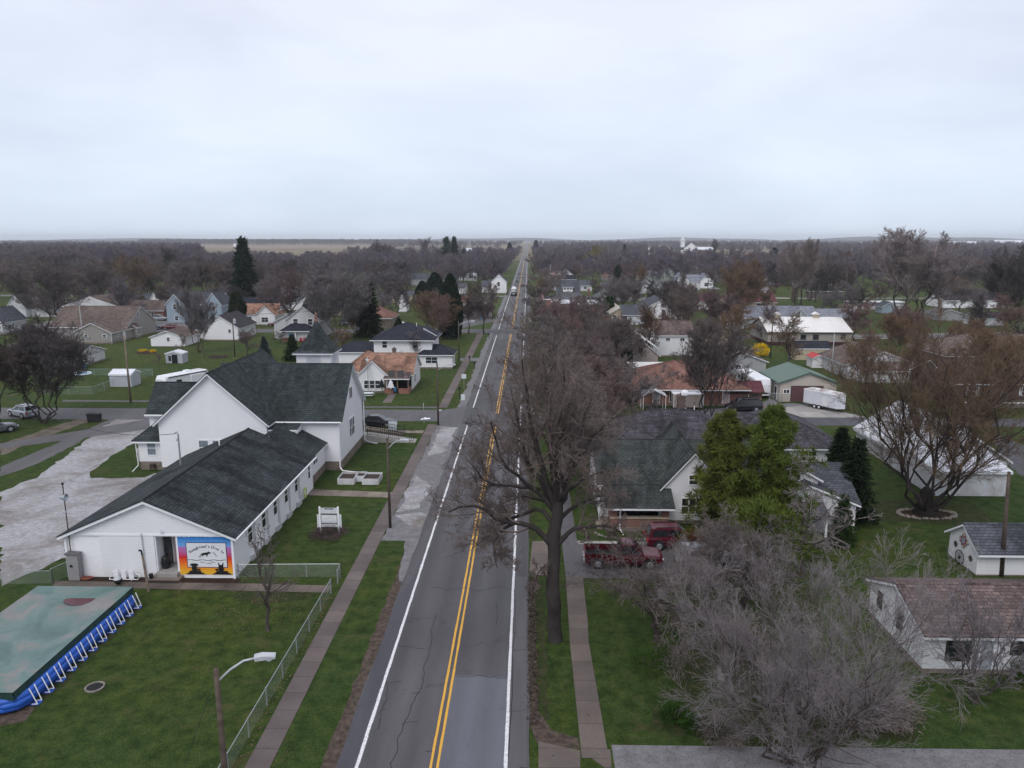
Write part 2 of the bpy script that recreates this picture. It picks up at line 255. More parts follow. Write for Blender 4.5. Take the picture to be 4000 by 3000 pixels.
# ---------------------------------------------------------------- mesh builder
class MB:
    def __init__(s): s.v = []; s.f = []
    def quad(s, *p):
        i = len(s.v); s.v += [tuple(q) for q in p]; s.f.append(tuple(range(i, i+len(p)))); return s
    def box(s, x0, x1, y0, y1, z0, z1):
        i = len(s.v); s.v += [(x, y, z) for z in (z0, z1) for y in (y0, y1) for x in (x0, x1)]
        for q in ((0,2,3,1),(4,5,7,6),(0,1,5,4),(2,6,7,3),(0,4,6,2),(1,3,7,5)): s.f.append(tuple(i+k for k in q))
        return s
    def slab(s, pts, t, b):          # polygon (3-D points) thickened vertically
        i = len(s.v); n = len(pts)
        s.v += [(x, y, z+t) for x, y, z in pts]+[(x, y, z+b) for x, y, z in pts]
        nx = sum((pts[k][0]*pts[(k+1) % n][1]-pts[(k+1) % n][0]*pts[k][1]) for k in range(n))
        a = list(range(i, i+n)); c = list(range(i+n, i+2*n))
        if nx < 0: a.reverse(); c.reverse()
        s.f.append(tuple(a)); s.f.append(tuple(reversed(c)))
        for k in range(n): s.f.append((a[k], c[k], c[(k+1) % n], a[(k+1) % n]))
        return s
    def prism(s, pts, d):            # planar polygon extruded by vector d
        i = len(s.v); n = len(pts); d = Vector(d)
        s.v += [tuple(p) for p in pts]+[tuple(Vector(p)+d) for p in pts]
        s.f.append(tuple(range(i, i+n))); s.f.append(tuple(range(i+2*n-1, i+n-1, -1)))
        for k in range(n): s.f.append((i+k, i+n+k, i+n+(k+1) % n, i+(k+1) % n))
        return s
    def tube(s, pts, r, n=6, cap=True):
        pts = [Vector(p) for p in pts]; rr = r if isinstance(r, (list, tuple)) else [r]*len(pts); base = len(s.v)
        up = None
        for k, p in enumerate(pts):
            d = (pts[min(k+1, len(pts)-1)]-pts[max(k-1, 0)]).normalized()
            if up is None: up = Vector((0, 0, 1)) if abs(d.z) < .9 else Vector((1, 0, 0))
            a = d.cross(up).normalized(); b = a.cross(d)
            if a.length < .1: a = Vector((1, 0, 0)); b = Vector((0, 1, 0))
            for j in range(n):
                t = 2*math.pi*j/n; s.v.append(tuple(p+(a*math.cos(t)+b*math.sin(t))*rr[k]))
            up = b
        for k in range(len(pts)-1):
            for j in range(n):
                q = base+k*n; s.f.append((q+j, q+(j+1) % n, q+n+(j+1) % n, q+n+j))
        if cap: s.f.append(tuple(base+j for j in range(n-1, -1, -1))); s.f.append(tuple(base+(len(pts)-1)*n+j for j in range(n)))
        return s
    def lathe(s, prof, c=(0, 0, 0), n=12, ax='z'):
        base = len(s.v)
        for r, h in prof:
            for j in range(n):
                t = 2*math.pi*j/n; a, b = r*math.cos(t), r*math.sin(t)
                q = (a, b, h) if ax == 'z' else ((h, a, b) if ax == 'x' else (a, h, b))
                s.v.append((c[0]+q[0], c[1]+q[1], c[2]+q[2]))
        for k in range(len(prof)-1):
            for j in range(n): q = base+k*n; s.f.append((q+j, q+(j+1) % n, q+n+(j+1) % n, q+n+j))
        s.f.append(tuple(base+j for j in range(n-1, -1, -1))); s.f.append(tuple(base+(len(prof)-1)*n+j for j in range(n)))
        return s
class Thing:
    """an Empty at the thing's base; parts are given in world coordinates (or local when loc is the origin) and turned by rz about the base"""
    def __init__(s, name, label, cat, loc=(0, 0, 0), rz=0, group=None, mark=None, local=False):
        s.o = bpy.data.objects.new(name, None); COL.objects.link(s.o); s.o.empty_display_size = .2
        s.o.location = loc; s.o.rotation_euler = (0, 0, rz); s.off = (0, 0, 0) if local else tuple(loc)
        tag(s.o, label, cat, group)
        if mark: MARKS.append((loc[0], loc[1], mark))
    def part(s, name, mb, mat, parent=None, label=None, smooth=False):
        if isinstance(mb, MB): me = to_mesh(name, mb, s.off, smooth)
        else: me = mb
        o = bpy.data.objects.new(name, me); COL.objects.link(o); o.parent = parent or s.o
        if not me.materials: me.materials.append(MAT[mat])
        if label: o['label'] = label
        return o
def to_mesh(name, mb, off=(0, 0, 0), smooth=False):
    me = bpy.data.meshes.new(name)
    me.from_pydata([(a-off[0], b-off[1], c-off[2]) for a, b, c in mb.v], [], mb.f)
    uv = me.uv_layers.new(name='UVMap').data
    for p in me.polygons:
        n = p.normal
        if abs(n.z) > .999: t1 = Vector((1, 0, 0)); t2 = Vector((0, 1, 0))
        else: t1 = Vector((-n.y, n.x, 0)).normalized(); t2 = n.cross(t1)
        for li in p.loop_indices:
            co = me.vertices[me.loops[li].vertex_index].co; co = Vector((co.x+off[0], co.y+off[1], co.z+off[2]))
            uv[li].uv = (co.dot(t1), co.dot(t2))
        p.use_smooth = smooth
    return me
def single(name, mb, mat, label=None, cat=None, group=None, kind=None, loc=(0, 0, 0), smooth=False):
    me = to_mesh(name, mb, loc, smooth); me.materials.append(MAT[mat]); o = bpy.data.objects.new(name, me); COL.objects.link(o); o.location = loc
    return tag(o, label, cat, group, kind)
def copy_tree(src, loc, rz, label, group=None, mats=None, scale=None):
    r = src.copy(); COL.objects.link(r); r.location = loc; r.rotation_euler = (0, 0, rz)
    if scale: r.scale = scale
    r['label'] = label
    if group: r['group'] = group
    for ch in src.children:
        c = ch.copy(); COL.objects.link(c); c.parent = r
        for q in ch.children: e = q.copy(); COL.objects.link(e); e.parent = c
        if mats and ch.name.split('.')[0] in mats:
            c.material_slots[0].link = 'OBJECT'; c.material_slots[0].material = MAT[mats[ch.name.split('.')[0]]]
    return r
def sheet(name, pts, z, mat):
    me = bpy.data.meshes.new(name); me.from_pydata([(p[0], p[1], z) for p in pts], [], [tuple(range(len(pts)))])
    if me.polygons[0].normal.z < 0: me.flip_normals()
    me.materials.append(MAT[mat]); o = bpy.data.objects.new(name, me); COL.objects.link(o); o['kind'] = 'structure'; return o
def wob(pts, amp=.15, step=1.0, seed=1):       # roughen the outline of a ground sheet
    r = random.Random(seed); out = []
    for i, p in enumerate(pts):
        q = pts[(i+1) % len(pts)]; n = max(1, int(math.dist(p, q)/step))
        for k in range(min(n, 60)):
            t = k/min(n, 60); out.append((p[0]+(q[0]-p[0])*t+r.uniform(-amp, amp), p[1]+(q[1]-p[1])*t+r.uniform(-amp, amp)))
    return out
def psheet(name, reg, px, z, mat, amp=0, seed=1):
    pts = [g(reg, *p) for p in px]
    return sheet(name, wob(pts, amp, .8, seed) if amp else pts, z, mat)
# ---------------------------------------------------------------- trees
def grow(rng, P, R, n, tlo, thi, ang, av, lr, K, wob_, trop, rr, tp=.5, rmin=0., lenfall=.5):
    m, k, _ = P.shape
    t = (np.arange(n)+rng.random((m, n)))/n*(thi-tlo)+tlo; t = t.ravel(); pi = np.repeat(np.arange(m), n)
    x = np.clip(t*(k-1), 0, k-1.001); i0 = x.astype(int); fr = (x-i0)[:, None]
    base = P[pi, i0]*(1-fr)+P[pi, i0+1]*fr; T = P[pi, i0+1]-P[pi, i0]; T /= np.linalg.norm(T, axis=1)[:, None]+1e-9
    rad = R[pi, i0]*(1-fr[:, 0])+R[pi, i0+1]*fr[:, 0]
    L = np.linalg.norm(np.diff(P, axis=1), axis=2).sum(1)[pi]*lr*(1-lenfall*t)*rng.uniform(.65, 1.25, m*n)
    rv = rng.normal(size=(m*n, 3)); rv -= (rv*T).sum(1)[:, None]*T; rv /= np.linalg.norm(rv, axis=1)[:, None]
    a = np.radians(ang+av*rng.normal(size=m*n))[:, None]; D = np.cos(a)*T+np.sin(a)*rv
    Q = np.empty((m*n, K, 3)); Q[:, 0] = base; st = (L/(K-1))[:, None]
    for j in range(1, K):
        D = D+wob_*rng.normal(size=D.shape)+np.array([0, 0, trop]); D /= np.linalg.norm(D, axis=1)[:, None]
        Q[:, j] = Q[:, j-1]+D*st
    r0 = np.maximum(rad*rr, rmin)
    RR = r0[:, None]*np.linspace(1, tp, K)[None]
    return Q, np.maximum(RR, rmin*.7)
def tubes(P, R, s):
    m, k, _ = P.shape
    T = np.empty_like(P); T[:, 1:-1] = P[:, 2:]-P[:, :-2]; T[:, 0] = P[:, 1]-P[:, 0]; T[:, -1] = P[:, -1]-P[:, -2]
    T /= np.linalg.norm(T, axis=2)[..., None]+1e-9
    M = P[:, -1]-P[:, 0]; ref = np.where(np.abs(M[:, 2:3])*1.2 > np.linalg.norm(M, axis=1)[:, None], np.array([[1., .13, 0]]), np.array([[.1, 0, 1.]]))[:, None]
    A = np.cross(T, np.broadcast_to(ref, T.shape)); A /= np.linalg.norm(A, axis=2)[..., None]+1e-9; B = np.cross(A, T)
    th = 2*np.pi*np.arange(s)/s
    V = P[:, :, None]+R[:, :, None, None]*(A[:, :, None]*np.cos(th)[None, None, :, None]+B[:, :, None]*np.sin(th)[None, None, :, None])
    V = V.reshape(-1, 3)
    b = (np.arange(m)[:, None, None]*k+np.arange(k-1)[None, :, None])*s; j = np.arange(s)[None, None]; j2 = (j+1) % s
    F = np.stack([b+j, b+j2, b+s+j2, b+s+j], -1).reshape(-1, 4)
    return V, F
def np_mesh(name, VF, mat, smooth=True):
    V = np.concatenate([v for v, f in VF]); off = 0; Fs = []
    for v, f in VF: Fs.append(f+off); off += len(v)
    F = np.concatenate(Fs); me = bpy.data.meshes.new(name)
    me.vertices.add(len(V)); me.vertices.foreach_set('co', V.astype(np.float32).ravel())
    me.loops.add(F.size); me.loops.foreach_set('vertex_index', F.astype(np.int32).ravel())
    me.polygons.add(len(F)); me.polygons.foreach_set('loop_start', np.arange(0, F.size, F.shape[1], dtype=np.int32))
    me.polygons.foreach_set('use_smooth', np.full(len(F), smooth)); me.update(calc_edges=True)
    if mat: me.materials.append(MAT['plant' if mat in PAL else mat])
    return me
def line_pts(rng, a, b, K, wobv):
    a, b = np.array(a, float), np.array(b, float); t = np.linspace(0, 1, K)[:, None]; p = a+(b-a)*t
    L = np.linalg.norm(b-a); p[1:-1] += rng.normal(size=(K-2, 3))*wobv*L*.1; return p
def bare_tree(seed, H=10., r0=.22, fork=.3, limbs=6, lang=34, ll=.62, n=(7, 7, 6, 5), ang=(40, 45, 45, 40), trop=.06, wobv=.13, tw=.014, stems=1, lr=(.6, .55, .55, .55), spread=.25, leader=True, lav=9, skel=None):
    rng = np.random.default_rng(seed); P = []; R = []; K0 = 9
    for q in range(stems):
        a = 2*np.pi*(q+rng.random()*.6)/stems; sp = 0 if stems == 1 else spread*H*rng.uniform(.6, 1.1)
        top = H*(.86 if leader else fork*1.15)*rng.uniform(.85, 1)
        p = line_pts(rng, (math.cos(a)*.12*(stems > 1), math.sin(a)*.12*(stems > 1), -.15), (math.cos(a)*sp, math.sin(a)*sp, top), K0, .25)
        if stems > 1: p[:, :2] *= (np.linspace(0, 1, K0)**.75/np.maximum(np.linspace(0, 1, K0), .01))[:, None]
        P.append(p); R.append(np.linspace(1, .22 if leader else .62, K0)**1.0*r0*(1.0 if stems == 1 else 1/stems**.55))
    P = np.array(P); R = np.array(R); R[:, 0] *= 1.35
    lv = [(P, R)]; tlo = fork/(.86 if leader else fork*1.15)*(.85 if leader else .7)
    lim = grow(rng, P, R, limbs, min(tlo, .8), 1., lang, lav, ll*H/np.linalg.norm(P[0, -1]-P[0, 0]), 8, wobv*.8, trop, .62, .3, lenfall=.35 if leader else .0)
    lv.append(lim); cur = lim
    if skel:                      # limbs surveyed one by one: (points, radius at base, radius at tip)
        K1 = 10; Q = []; RR = []
        for pts, ra, rb in skel:
            p = np.array(pts, float); s_ = np.r_[0, np.cumsum(np.linalg.norm(np.diff(p, axis=0), axis=1))]; u = np.linspace(0, s_[-1], K1)
            Q.append(np.stack([np.interp(u, s_, p[:, i]) for i in range(3)], 1)+np.r_[np.zeros((1, 3)), rng.normal(size=(K1-1, 3))*.06*s_[-1]*.12]); RR.append(np.linspace(ra, rb, K1))
        cur = (np.array(Q), np.array(RR)); lv = [(cur[0][:1], cur[1][:1]), (cur[0][1:], cur[1][1:])]; cur = lv[1]
        cur = grow(rng, cur[0], cur[1], limbs, .25, 1., lang, lav, ll, 8, wobv, trop, .6, .35, lenfall=.3); lv.append(cur)
    for i, c in enumerate(n):
        cur = grow(rng, cur[0], cur[1], c, .12 if i else .2, 1., ang[i], 12, lr[i], 5 if i < 2 else (4 if i < 3 else 3), wobv*(1+.25*i), trop*(1 if i < 2 else .6), .5, .4, rmin=tw*(1 if i >= len(n)-1 else 1.5))
        lv.append(cur)
    if not skel:                  # exact height: the twigs end at H
        f_ = H/np.percentile(np.concatenate([q[0][..., 2].ravel() for q in lv[2:]]), 99.8); lv = [(a*f_, b*(f_ if i < 2 else 1)) for i, (a, b) in enumerate(lv)]
    tr = [tubes(lv[0][0], lv[0][1]*(1 if not skel else 1+.06*np.sin(np.arange(lv[0][1].shape[1])*2.1)), 12), tubes(lv[1][0], lv[1][1], 7)]
    cw = [tubes(p, r, 5 if q == 0 and len(n) > 3 else 3) for q, (p, r) in enumerate(lv[2:])]
    return np_mesh('trunk', tr, 'bark'), np_mesh('crown', cw, 'twig_grey')
def quads(rng, C, D, ln, wd):             # leaf-sized quads centred at C along D
    n = len(C); rv = rng.normal(size=(n, 3)); s = np.cross(D, rv); s /= np.linalg.norm(s, axis=1)[:, None]+1e-9
    ln = (ln*rng.uniform(.7, 1.3, n))[:, None]; wd = (wd*rng.uniform(.7, 1.3, n))[:, None]
    V = np.stack([C-s*wd*.5, C+s*wd*.5, C+D*ln+s*wd*.3, C+D*ln-s*wd*.3], 1).reshape(-1, 3)
    return V, np.arange(4*n).reshape(-1, 4)
def conifer(seed, H=10., R=2.6, r0=.2, base=.06, whorls=34, per=9, droop=-.25, ql=.5, qw=.16, dens=26, power=.85, rag=.2, top=0.):
    rng = np.random.default_rng(seed); K = 8
    P = line_pts(rng, (0, 0, -.1), (0, 0, H*.97), K, .05)[None]; Rr = (np.linspace(1, .08, K)*r0)[None]
    C = []; D = []; bp = []; br = []
    for i in range(whorls):
        t = base+(1-base)*((i+.5)/whorls)**.92; z = t*H; rad = max(R*((1-t)/(1-base))**power, top)*rng.uniform(1-rag, 1+rag*.5)+.12
        for j in range(per):
            a = 2*math.pi*(j+rng.random())/per; rl = rad*rng.uniform(.75, 1.1); el = droop+.75*t*t+rng.normal()*.08
            d = np.array([math.cos(a), math.sin(a), el]); tip = np.array([0, 0, z])+d*rl; mid = np.array([0, 0, z])+d*rl*.5+np.array([0, 0, .08*rl])
            bp.append([[0, 0, z], mid, tip]); br.append([.03*r0/.2+.01*rl, .02, .01])
            m = max(4, int(dens*rl/R*1.0)+3); s = rng.uniform(.12, 1, m)**.8; c = np.array([0, 0, z])+d*rl*s[:, None]+np.array([0, 0, .08*rl])*np.sin(s*np.pi)[:, None]
            c += rng.normal(size=c.shape)*np.array([.07, .07, .05])*rl*.9
            dd = d/np.linalg.norm(d)+rng.normal(size=(m, 3))*.55; dd[:, 2] -= .15; dd /= np.linalg.norm(dd, axis=1)[:, None]
            C.append(c); D.append(dd)
    C = np.concatenate(C); D = np.concatenate(D)
    return np_mesh('trunk', [tubes(P, Rr, 7), tubes(np.array(bp), np.array(br), 3)], 'bark_dark'), np_mesh('crown', [quads(rng, C, D, np.full(len(C), ql), np.full(len(C), qw))], 'needle_dark', False)
def pine(seed, H=10., R=3., r0=.16, base=.12, nb=60, tufts=9, per=26, ql=.3, qw=.035, spreadt=.38):
    rng = np.random.default_rng(seed)
    P = line_pts(rng, (0, 0, -.1), (.3, 0, H*.98), 9, .12)[None]; Rr = (np.linspace(1, .1, 9)*r0)[None]
    bp = []; br = []; tc_ = []
    for i in range(nb):
        t = base+(1-base)*(i+rng.random())/nb; t = base+(1-base)*(round((t-base)/(1-base)*13)+rng.normal()*.1)/13.4; z = H*t; a = i*2.4+rng.normal()*.3; prof = min(1., (max(1-t, .02)*1.25)**.7)*(.75+.25*math.sin(min(1, t*3.5)*math.pi/2))
        rl = R*prof*rng.uniform(.45, 1.2)+.2; el = .12+.6*t+rng.normal()*.1; d = np.array([math.cos(a), math.sin(a), el])
        p0 = np.array([.3*t, 0, z]); p1 = p0+d*rl*.5-np.array([0, 0, .06*rl]); p2 = p0+d*rl+np.array([0, 0, .05*rl]); bp.append([p0, p1, p2]); br.append([.05*(1-t)+.02, .025, .012])
        for q in range(tufts):
            s = rng.uniform(.3, 1.05); c = p0+(p2-p0)*s+rng.normal(size=3)*np.array([.2, .2, .13])*rl*.7; tc_.append(c)
    tc_ = np.array(tc_); m = len(tc_); C = np.repeat(tc_, per, 0); D = rng.normal(size=(len(C), 3)); D[:, 2] += .45; D /= np.linalg.norm(D, axis=1)[:, None]
    C = C+D*rng.uniform(0, spreadt, (len(C), 1))
    return np_mesh('trunk', [tubes(P, Rr, 8), tubes(np.array(bp), np.array(br), 4)], 'bark_dark'), np_mesh('crown', [quads(rng, C, D, np.full(len(C), ql), np.full(len(C), qw))], 'needle_pine', False)
def blob(seed, H=2., R=1., n=900, ql=.18, qw=.06, up=.3, shape=1.):        # a shrub: leaf-sized faces through a rounded volume
    rng = np.random.default_rng(seed); u = rng.normal(size=(n, 3)); u /= np.linalg.norm(u, axis=1)[:, None]; lump = 1+.22*np.sin(u[:, 0]*5+seed)*np.cos(u[:, 1]*4)+.12*np.sin(u[:, 2]*9+seed)
    r = rng.uniform(.35, 1, n)**.5; c = u*(r*lump)[:, None]*np.array([R, R, H*.5]); c[:, 2] = c[:, 2]*shape+H*.5
    D = u+rng.normal(size=(n, 3))*.6; D[:, 2] += up; D /= np.linalg.norm(D, axis=1)[:, None]
    st = np.array([[[0, 0, -.05], [R*.3*math.cos(a), R*.3*math.sin(a), H*.4], [R*.6*math.cos(a), R*.6*math.sin(a), H*.75]] for a in np.arange(6)*1.05])
    return np_mesh('stems', [tubes(st, np.full((6, 3), .02), 3)], 'bark_dark'), np_mesh('foliage', [quads(rng, c, D, np.full(n, ql), np.full(n, qw))], 'needle_green', False)
def arbor(seed, H=5., R=.8):
    rng = np.random.default_rng(seed); n = 6000; z = rng.uniform(.02, 1, n); a = rng.uniform(0, 2*np.pi, n); rr = R*np.minimum(1, (1-z)*2.6)**.6*(rng.uniform(.5, 1, n)**.5)*(1+.15*np.sin(a*3+z*9))
    C = np.stack([rr*np.cos(a), rr*np.sin(a), z*H*.97], 1); D = np.stack([np.cos(a)*.4, np.sin(a)*.4, np.ones(n)*1.1], 1)+rng.normal(size=(n, 3))*.3; D /= np.linalg.norm(D, axis=1)[:, None]
    return np_mesh('trunk', [tubes(line_pts(rng, (0, 0, -.1), (0, 0, H*.8), 4, .02)[None], np.array([[.08, .07, .05, .02]]), 5)], 'bark_dark'), np_mesh('crown', [quads(rng, C, D, np.full(n, .42), np.full(n, .2))], 'needle_dark', False)
USED = {}
def uniq(lab):
    USED[lab] = USED.get(lab, 0)+1; return USED[lab] == 1
def place(meshes, name, label, cat, x, y, s, rz=0, mats=None, group=None, sxy=None, z=0, names=('trunk', 'crown')):
    o = bpy.data.objects.new(name, None); COL.objects.link(o); o.location = (x, y, z); o.rotation_euler = (0, 0, rz); o.scale = (s*(sxy or 1), s*(sxy or 1), s)
    tag(o, label, cat, group); uniq(label)
    for i, (me, nm) in enumerate(zip(meshes, names)):
        c = bpy.data.objects.new(nm, me); COL.objects.link(c); c.parent = o
        a_, b_ = PAL[(mats or ('bark', 'twig_grey'))[i]]; c.color = (*((a_[k]+b_[k])/2 for k in range(3)), 1)
    return o
# ---------------------------------------------------------------- building kit
def vol(t, x0, x1, y0, y1, ze, zr, ax, wm, rm, oh=.4, rake=.3, z0=0., found=0., fm='block', trim='trim_white', gm=None, openw=False):
    """walls and roof of one block; ax: x/y = gable with the ridge along that axis, h = hip, p = pyramid, f = flat, sN/sS/sE/sW = lean-to sloping down to that side"""
    zf = z0+found
    if found: t.part('foundation', MB().box(x0+.03, x1-.03, y0+.03, y1-.03, z0-.1, zf), fm)
    sw = ax == 'x'
    mp_ = (lambda a, b, z: (b, a, z)) if sw else (lambda a, b, z: (a, b, z))
    a0, a1, b0, b1 = (y0, y1, x0, x1) if sw else (x0, x1, y0, y1)
    planes = []; k = .14
    if ax in 'xy':
        ac = (a0+a1)/2; s = (zr-ze)/((a1-a0)/2)
        if not openw: t.part('wall', MB().prism([mp_(a0, b0, zf), mp_(a1, b0, zf), mp_(a1, b0, ze-k), mp_(ac, b0, zr-k), mp_(a0, b0, ze-k)], (b1-b0, 0, 0) if sw else (0, b1-b0, 0)), wm)
        for e, sg in ((a0, -1), (a1, 1)): planes.append([mp_(e+sg*oh, b0-rake, ze-s*oh), mp_(ac, b0-rake, zr), mp_(ac, b1+rake, zr), mp_(e+sg*oh, b1+rake, ze-s*oh)])
    elif ax in 'hp':
        if not openw: t.part('wall', MB().box(x0, x1, y0, y1, zf, ze-k), wm)
        X0, X1, Y0, Y1 = x0-oh, x1+oh, y0-oh, y1+oh; hw = min(X1-X0, Y1-Y0)/2; s = (zr-ze)/(hw-oh) if hw > oh else 1; z_ = ze-s*oh*.8; xc, yc = (X0+X1)/2, (Y0+Y1)/2
        if (X1-X0) >= (Y1-Y0): A, B = (X0+hw, yc, zr), (X1-hw, yc, zr)
        else: A, B = (xc, Y0+hw, zr), (xc, Y1-hw, zr)
        c = [(X0, Y0, z_), (X1, Y0, z_), (X1, Y1, z_), (X0, Y1, z_)]
        if (X1-X0) >= (Y1-Y0): planes = [[c[0], c[1], B, A], [c[2], c[3], A, B], [c[3], c[0], A], [c[1], c[2], B]]
        else: planes = [[c[0], c[1], A], [c[1], c[2], B, A], [c[2], c[3], B], [c[3], c[0], A, B]]
        planes = [[p for i, p in enumerate(q) if p != q[i-1]] for q in planes]
    elif ax == 'f':
        if not openw: t.part('wall', MB().box(x0, x1, y0, y1, zf, ze-.1), wm)
        planes = [[(x0-oh, y0-oh, ze), (x1+oh, y0-oh, ze), (x1+oh, y1+oh, ze), (x0-oh, y1+oh, ze)]]
    else:
        X = {'S': (ze, ze, zr, zr), 'N': (zr, zr, ze, ze), 'E': (zr, ze, ze, zr), 'W': (ze, zr, zr, ze)}[ax[1]]
        if not openw:
            m = MB(); m.v = [(x0, y0, zf), (x1, y0, zf), (x1, y1, zf), (x0, y1, zf)]+[(a, b, X[i]-k) for i, (a, b) in enumerate(((x0, y0), (x1, y0), (x1, y1), (x0, y1)))]
            m.f = [(0, 3, 2, 1), (4, 5, 6, 7), (0, 1, 5, 4), (1, 2, 6, 5), (2, 3, 7, 6), (3, 0, 4, 7)]; t.part('wall', m, wm)
        sy = (zr-ze)/((y1-y0) if ax[1] in 'SN' else (x1-x0))
        def zz(a, b):
            if ax[1] == 'S': return ze+sy*(b-y0)
            if ax[1] == 'N': return ze+sy*(y1-b)
            if ax[1] == 'E': return ze+sy*(x1-a)
            return ze+sy*(a-x0)
        e = dict(S=0, N=0, E=0, W=0); X0, X1, Y0, Y1 = x0-oh*(ax[1] != 'E'), x1+oh*(ax[1] != 'W'), y0-oh*(ax[1] != 'N'), y1+oh*(ax[1] != 'S')
        planes = [[(a, b, zz(a, b)) for a, b in ((X0, Y0), (X1, Y0), (X1, Y1), (X0, Y1))]]
    r, f = MB(), MB()
    if ax in 'xyhp':               # ridge and hip caps
        es = {}
        for p in planes:
            for i in range(len(p)):
                k_ = frozenset((tuple(round(c_, 3) for c_ in p[i]), tuple(round(c_, 3) for c_ in p[i-1]))); es[k_] = es.get(k_, 0)+1
        for k_, c_ in es.items():
            if c_ > 1 and len(k_) == 2: a_, b_ = tuple(k_); r.tube([(a_[0], a_[1], a_[2]+.03), (b_[0], b_[1], b_[2]+.03)], .09, 4)
    for p in planes: r.slab(p, .05, -.02); f.slab([((a-(x0+x1)/2)*.998+(x0+x1)/2, (b-(y0+y1)/2)*.998+(y0+y1)/2, z) for a, b, z in p], -.022, -.19)
    t.part('roof', r, rm); t.part('roof_trim', f, trim)
    return t
WC = {}
def win(t, face, pl, c, z, w, h, style='', frame='white_paint', glassm='glass', name='window'):
    """a window (frame part with its pane as sub-part) on the wall facing S, N, E or W; z is the sill height"""
    def bx(m, a0, a1, zz0, zz1, d0, d1):
        if face == 'S': m.box(a0, a1, pl-d1, pl-d0, zz0, zz1)
        elif face == 'N': m.box(a0, a1, pl+d0, pl+d1, zz0, zz1)
        elif face == 'E': m.box(pl+d0, pl+d1, a0, a1, zz0, zz1)
        else: m.box(pl-d1, pl-d0, a0, a1, zz0, zz1)
    F = .09; a0, a1, z1 = c-w/2, c+w/2, z+h
    m = MB(); bx(m, a0-F, a0, z-F, z1+F, -.03, .05); bx(m, a1, a1+F, z-F, z1+F, -.03, .05); bx(m, a0, a1, z-F, z, -.03, .06); bx(m, a0, a1, z1, z1+F, -.03, .05)
    if 'd' not in style: bx(m, a0, a1, z+h*.5-.03, z+h*.5+.03, -.03, .04)
    if 'v' in style: bx(m, c-.03, c+.03, z, z1, -.03, .038)
    if '3' in style:
        for q in (1, 2): bx(m, a0+w*q/3-.05, a0+w*q/3+.05, z, z1, -.03, .042)
    fo = t.part(name, m, frame)
    p = MB(); bx(p, a0-.002, a1+.002, z-.002, z1+.002, -.02, .012); t.part('pane', p, glassm, fo)
    if 's' in style:
        for s in (-1, 1):
            q = MB(); cc = c+s*(w/2+.32); bx(q, cc-.2, cc+.2, z-.05, z1+.05, .0, .05); t.part('shutter', q, 'white_paint')
    return fo
def door(t, face, pl, c, z, w, h, mat, name='door', ribs=0, frame='white_paint'):
    def bx(m, a0, a1, zz0, zz1, d0, d1):
        if face == 'S': m.box(a0, a1, pl-d1, pl-d0, zz0, zz1)
        elif face == 'E': m.box(pl+d0, pl+d1, a0, a1, zz0, zz1)
        else: m.box(pl-d1, pl-d0, a0, a1, zz0, zz1)
    m = MB()
    if ribs:
        for k in range(ribs): bx(m, c-w/2, c+w/2, z+h*k/ribs+.012, z+h*(k+1)/ribs-.012, 0, .05)
        bx(m, c-w/2+.01, c+w/2-.01, z, z+h, 0, .03)
    else: bx(m, c-w/2, c+w/2, z, z+h, 0, .05)
    d = t.part(name, m, mat); m = MB(); bx(m, c-w/2-.1, c-w/2, z, z+h+.1, 0, .06); bx(m, c+w/2, c+w/2+.1, z, z+h+.1, 0, .06); bx(m, c-w/2, c+w/2, z+h, z+h+.1, 0, .06); t.part('door_frame', m, frame)
    if not ribs: m = MB(); bx(m, c+w*.32, c+w*.4, z+.95, z+1.03, .05, .11); t.part('door_handle', m, 'galv', d)
    return d
def chim(t, x, y, z0, z1, s=.6, mat='brick_red'):
    t.part('chimney', MB().box(x-s/2, x+s/2, y-s/2, y+s/2, z0, z1).box(x-s/2-.06, x+s/2+.06, y-s/2-.06, y+s/2+.06, z1-.18, z1-.04).box(x-s*.2, x+s*.2, y-s*.2, y+s*.2, z1, z1+.2), mat)
def spout(t, pts, mat='white_paint', r=.055): t.part('downspout', MB().tube(pts, r, 4), mat)
def vent(t, x, y, z): t.part('vent_pipe', MB().lathe([(.06, z-.2), (.06, z+.35), (.085, z+.36), (.085, z+.44)], (x, y, 0), 8), 'foam')
def bld(name, label, vols, wins=(), wall='white_siding', roof='roof_dark', mark=None, cat='house', rz=0, anchor=None, group=None, found=.3, trim='trim_white', doors=(), oh=.4):
    v0 = vols[0]; a = anchor or ((v0[0]+v0[1])/2, v0[2], 0)
    t = Thing(name, label, cat, (a[0], a[1], 0), rz, group, mark)
    for v in vols:
        o = dict(found=found, trim=trim, oh=oh, wm=wall, rm=roof); o.update(v[7] if len(v) > 7 else {}); wm = o.pop('wm'); rm = o.pop('rm')
        vol(t, *v[:7], wm, rm, **o)
    for q in wins: win(t, *q[:6], *(q[6:]))
    for q in doors: door(t, *q)
    return t
def box_thing(name, label, cat, mb, mat, loc, group=None): return single(name, mb, mat, label, cat, group, loc=loc)
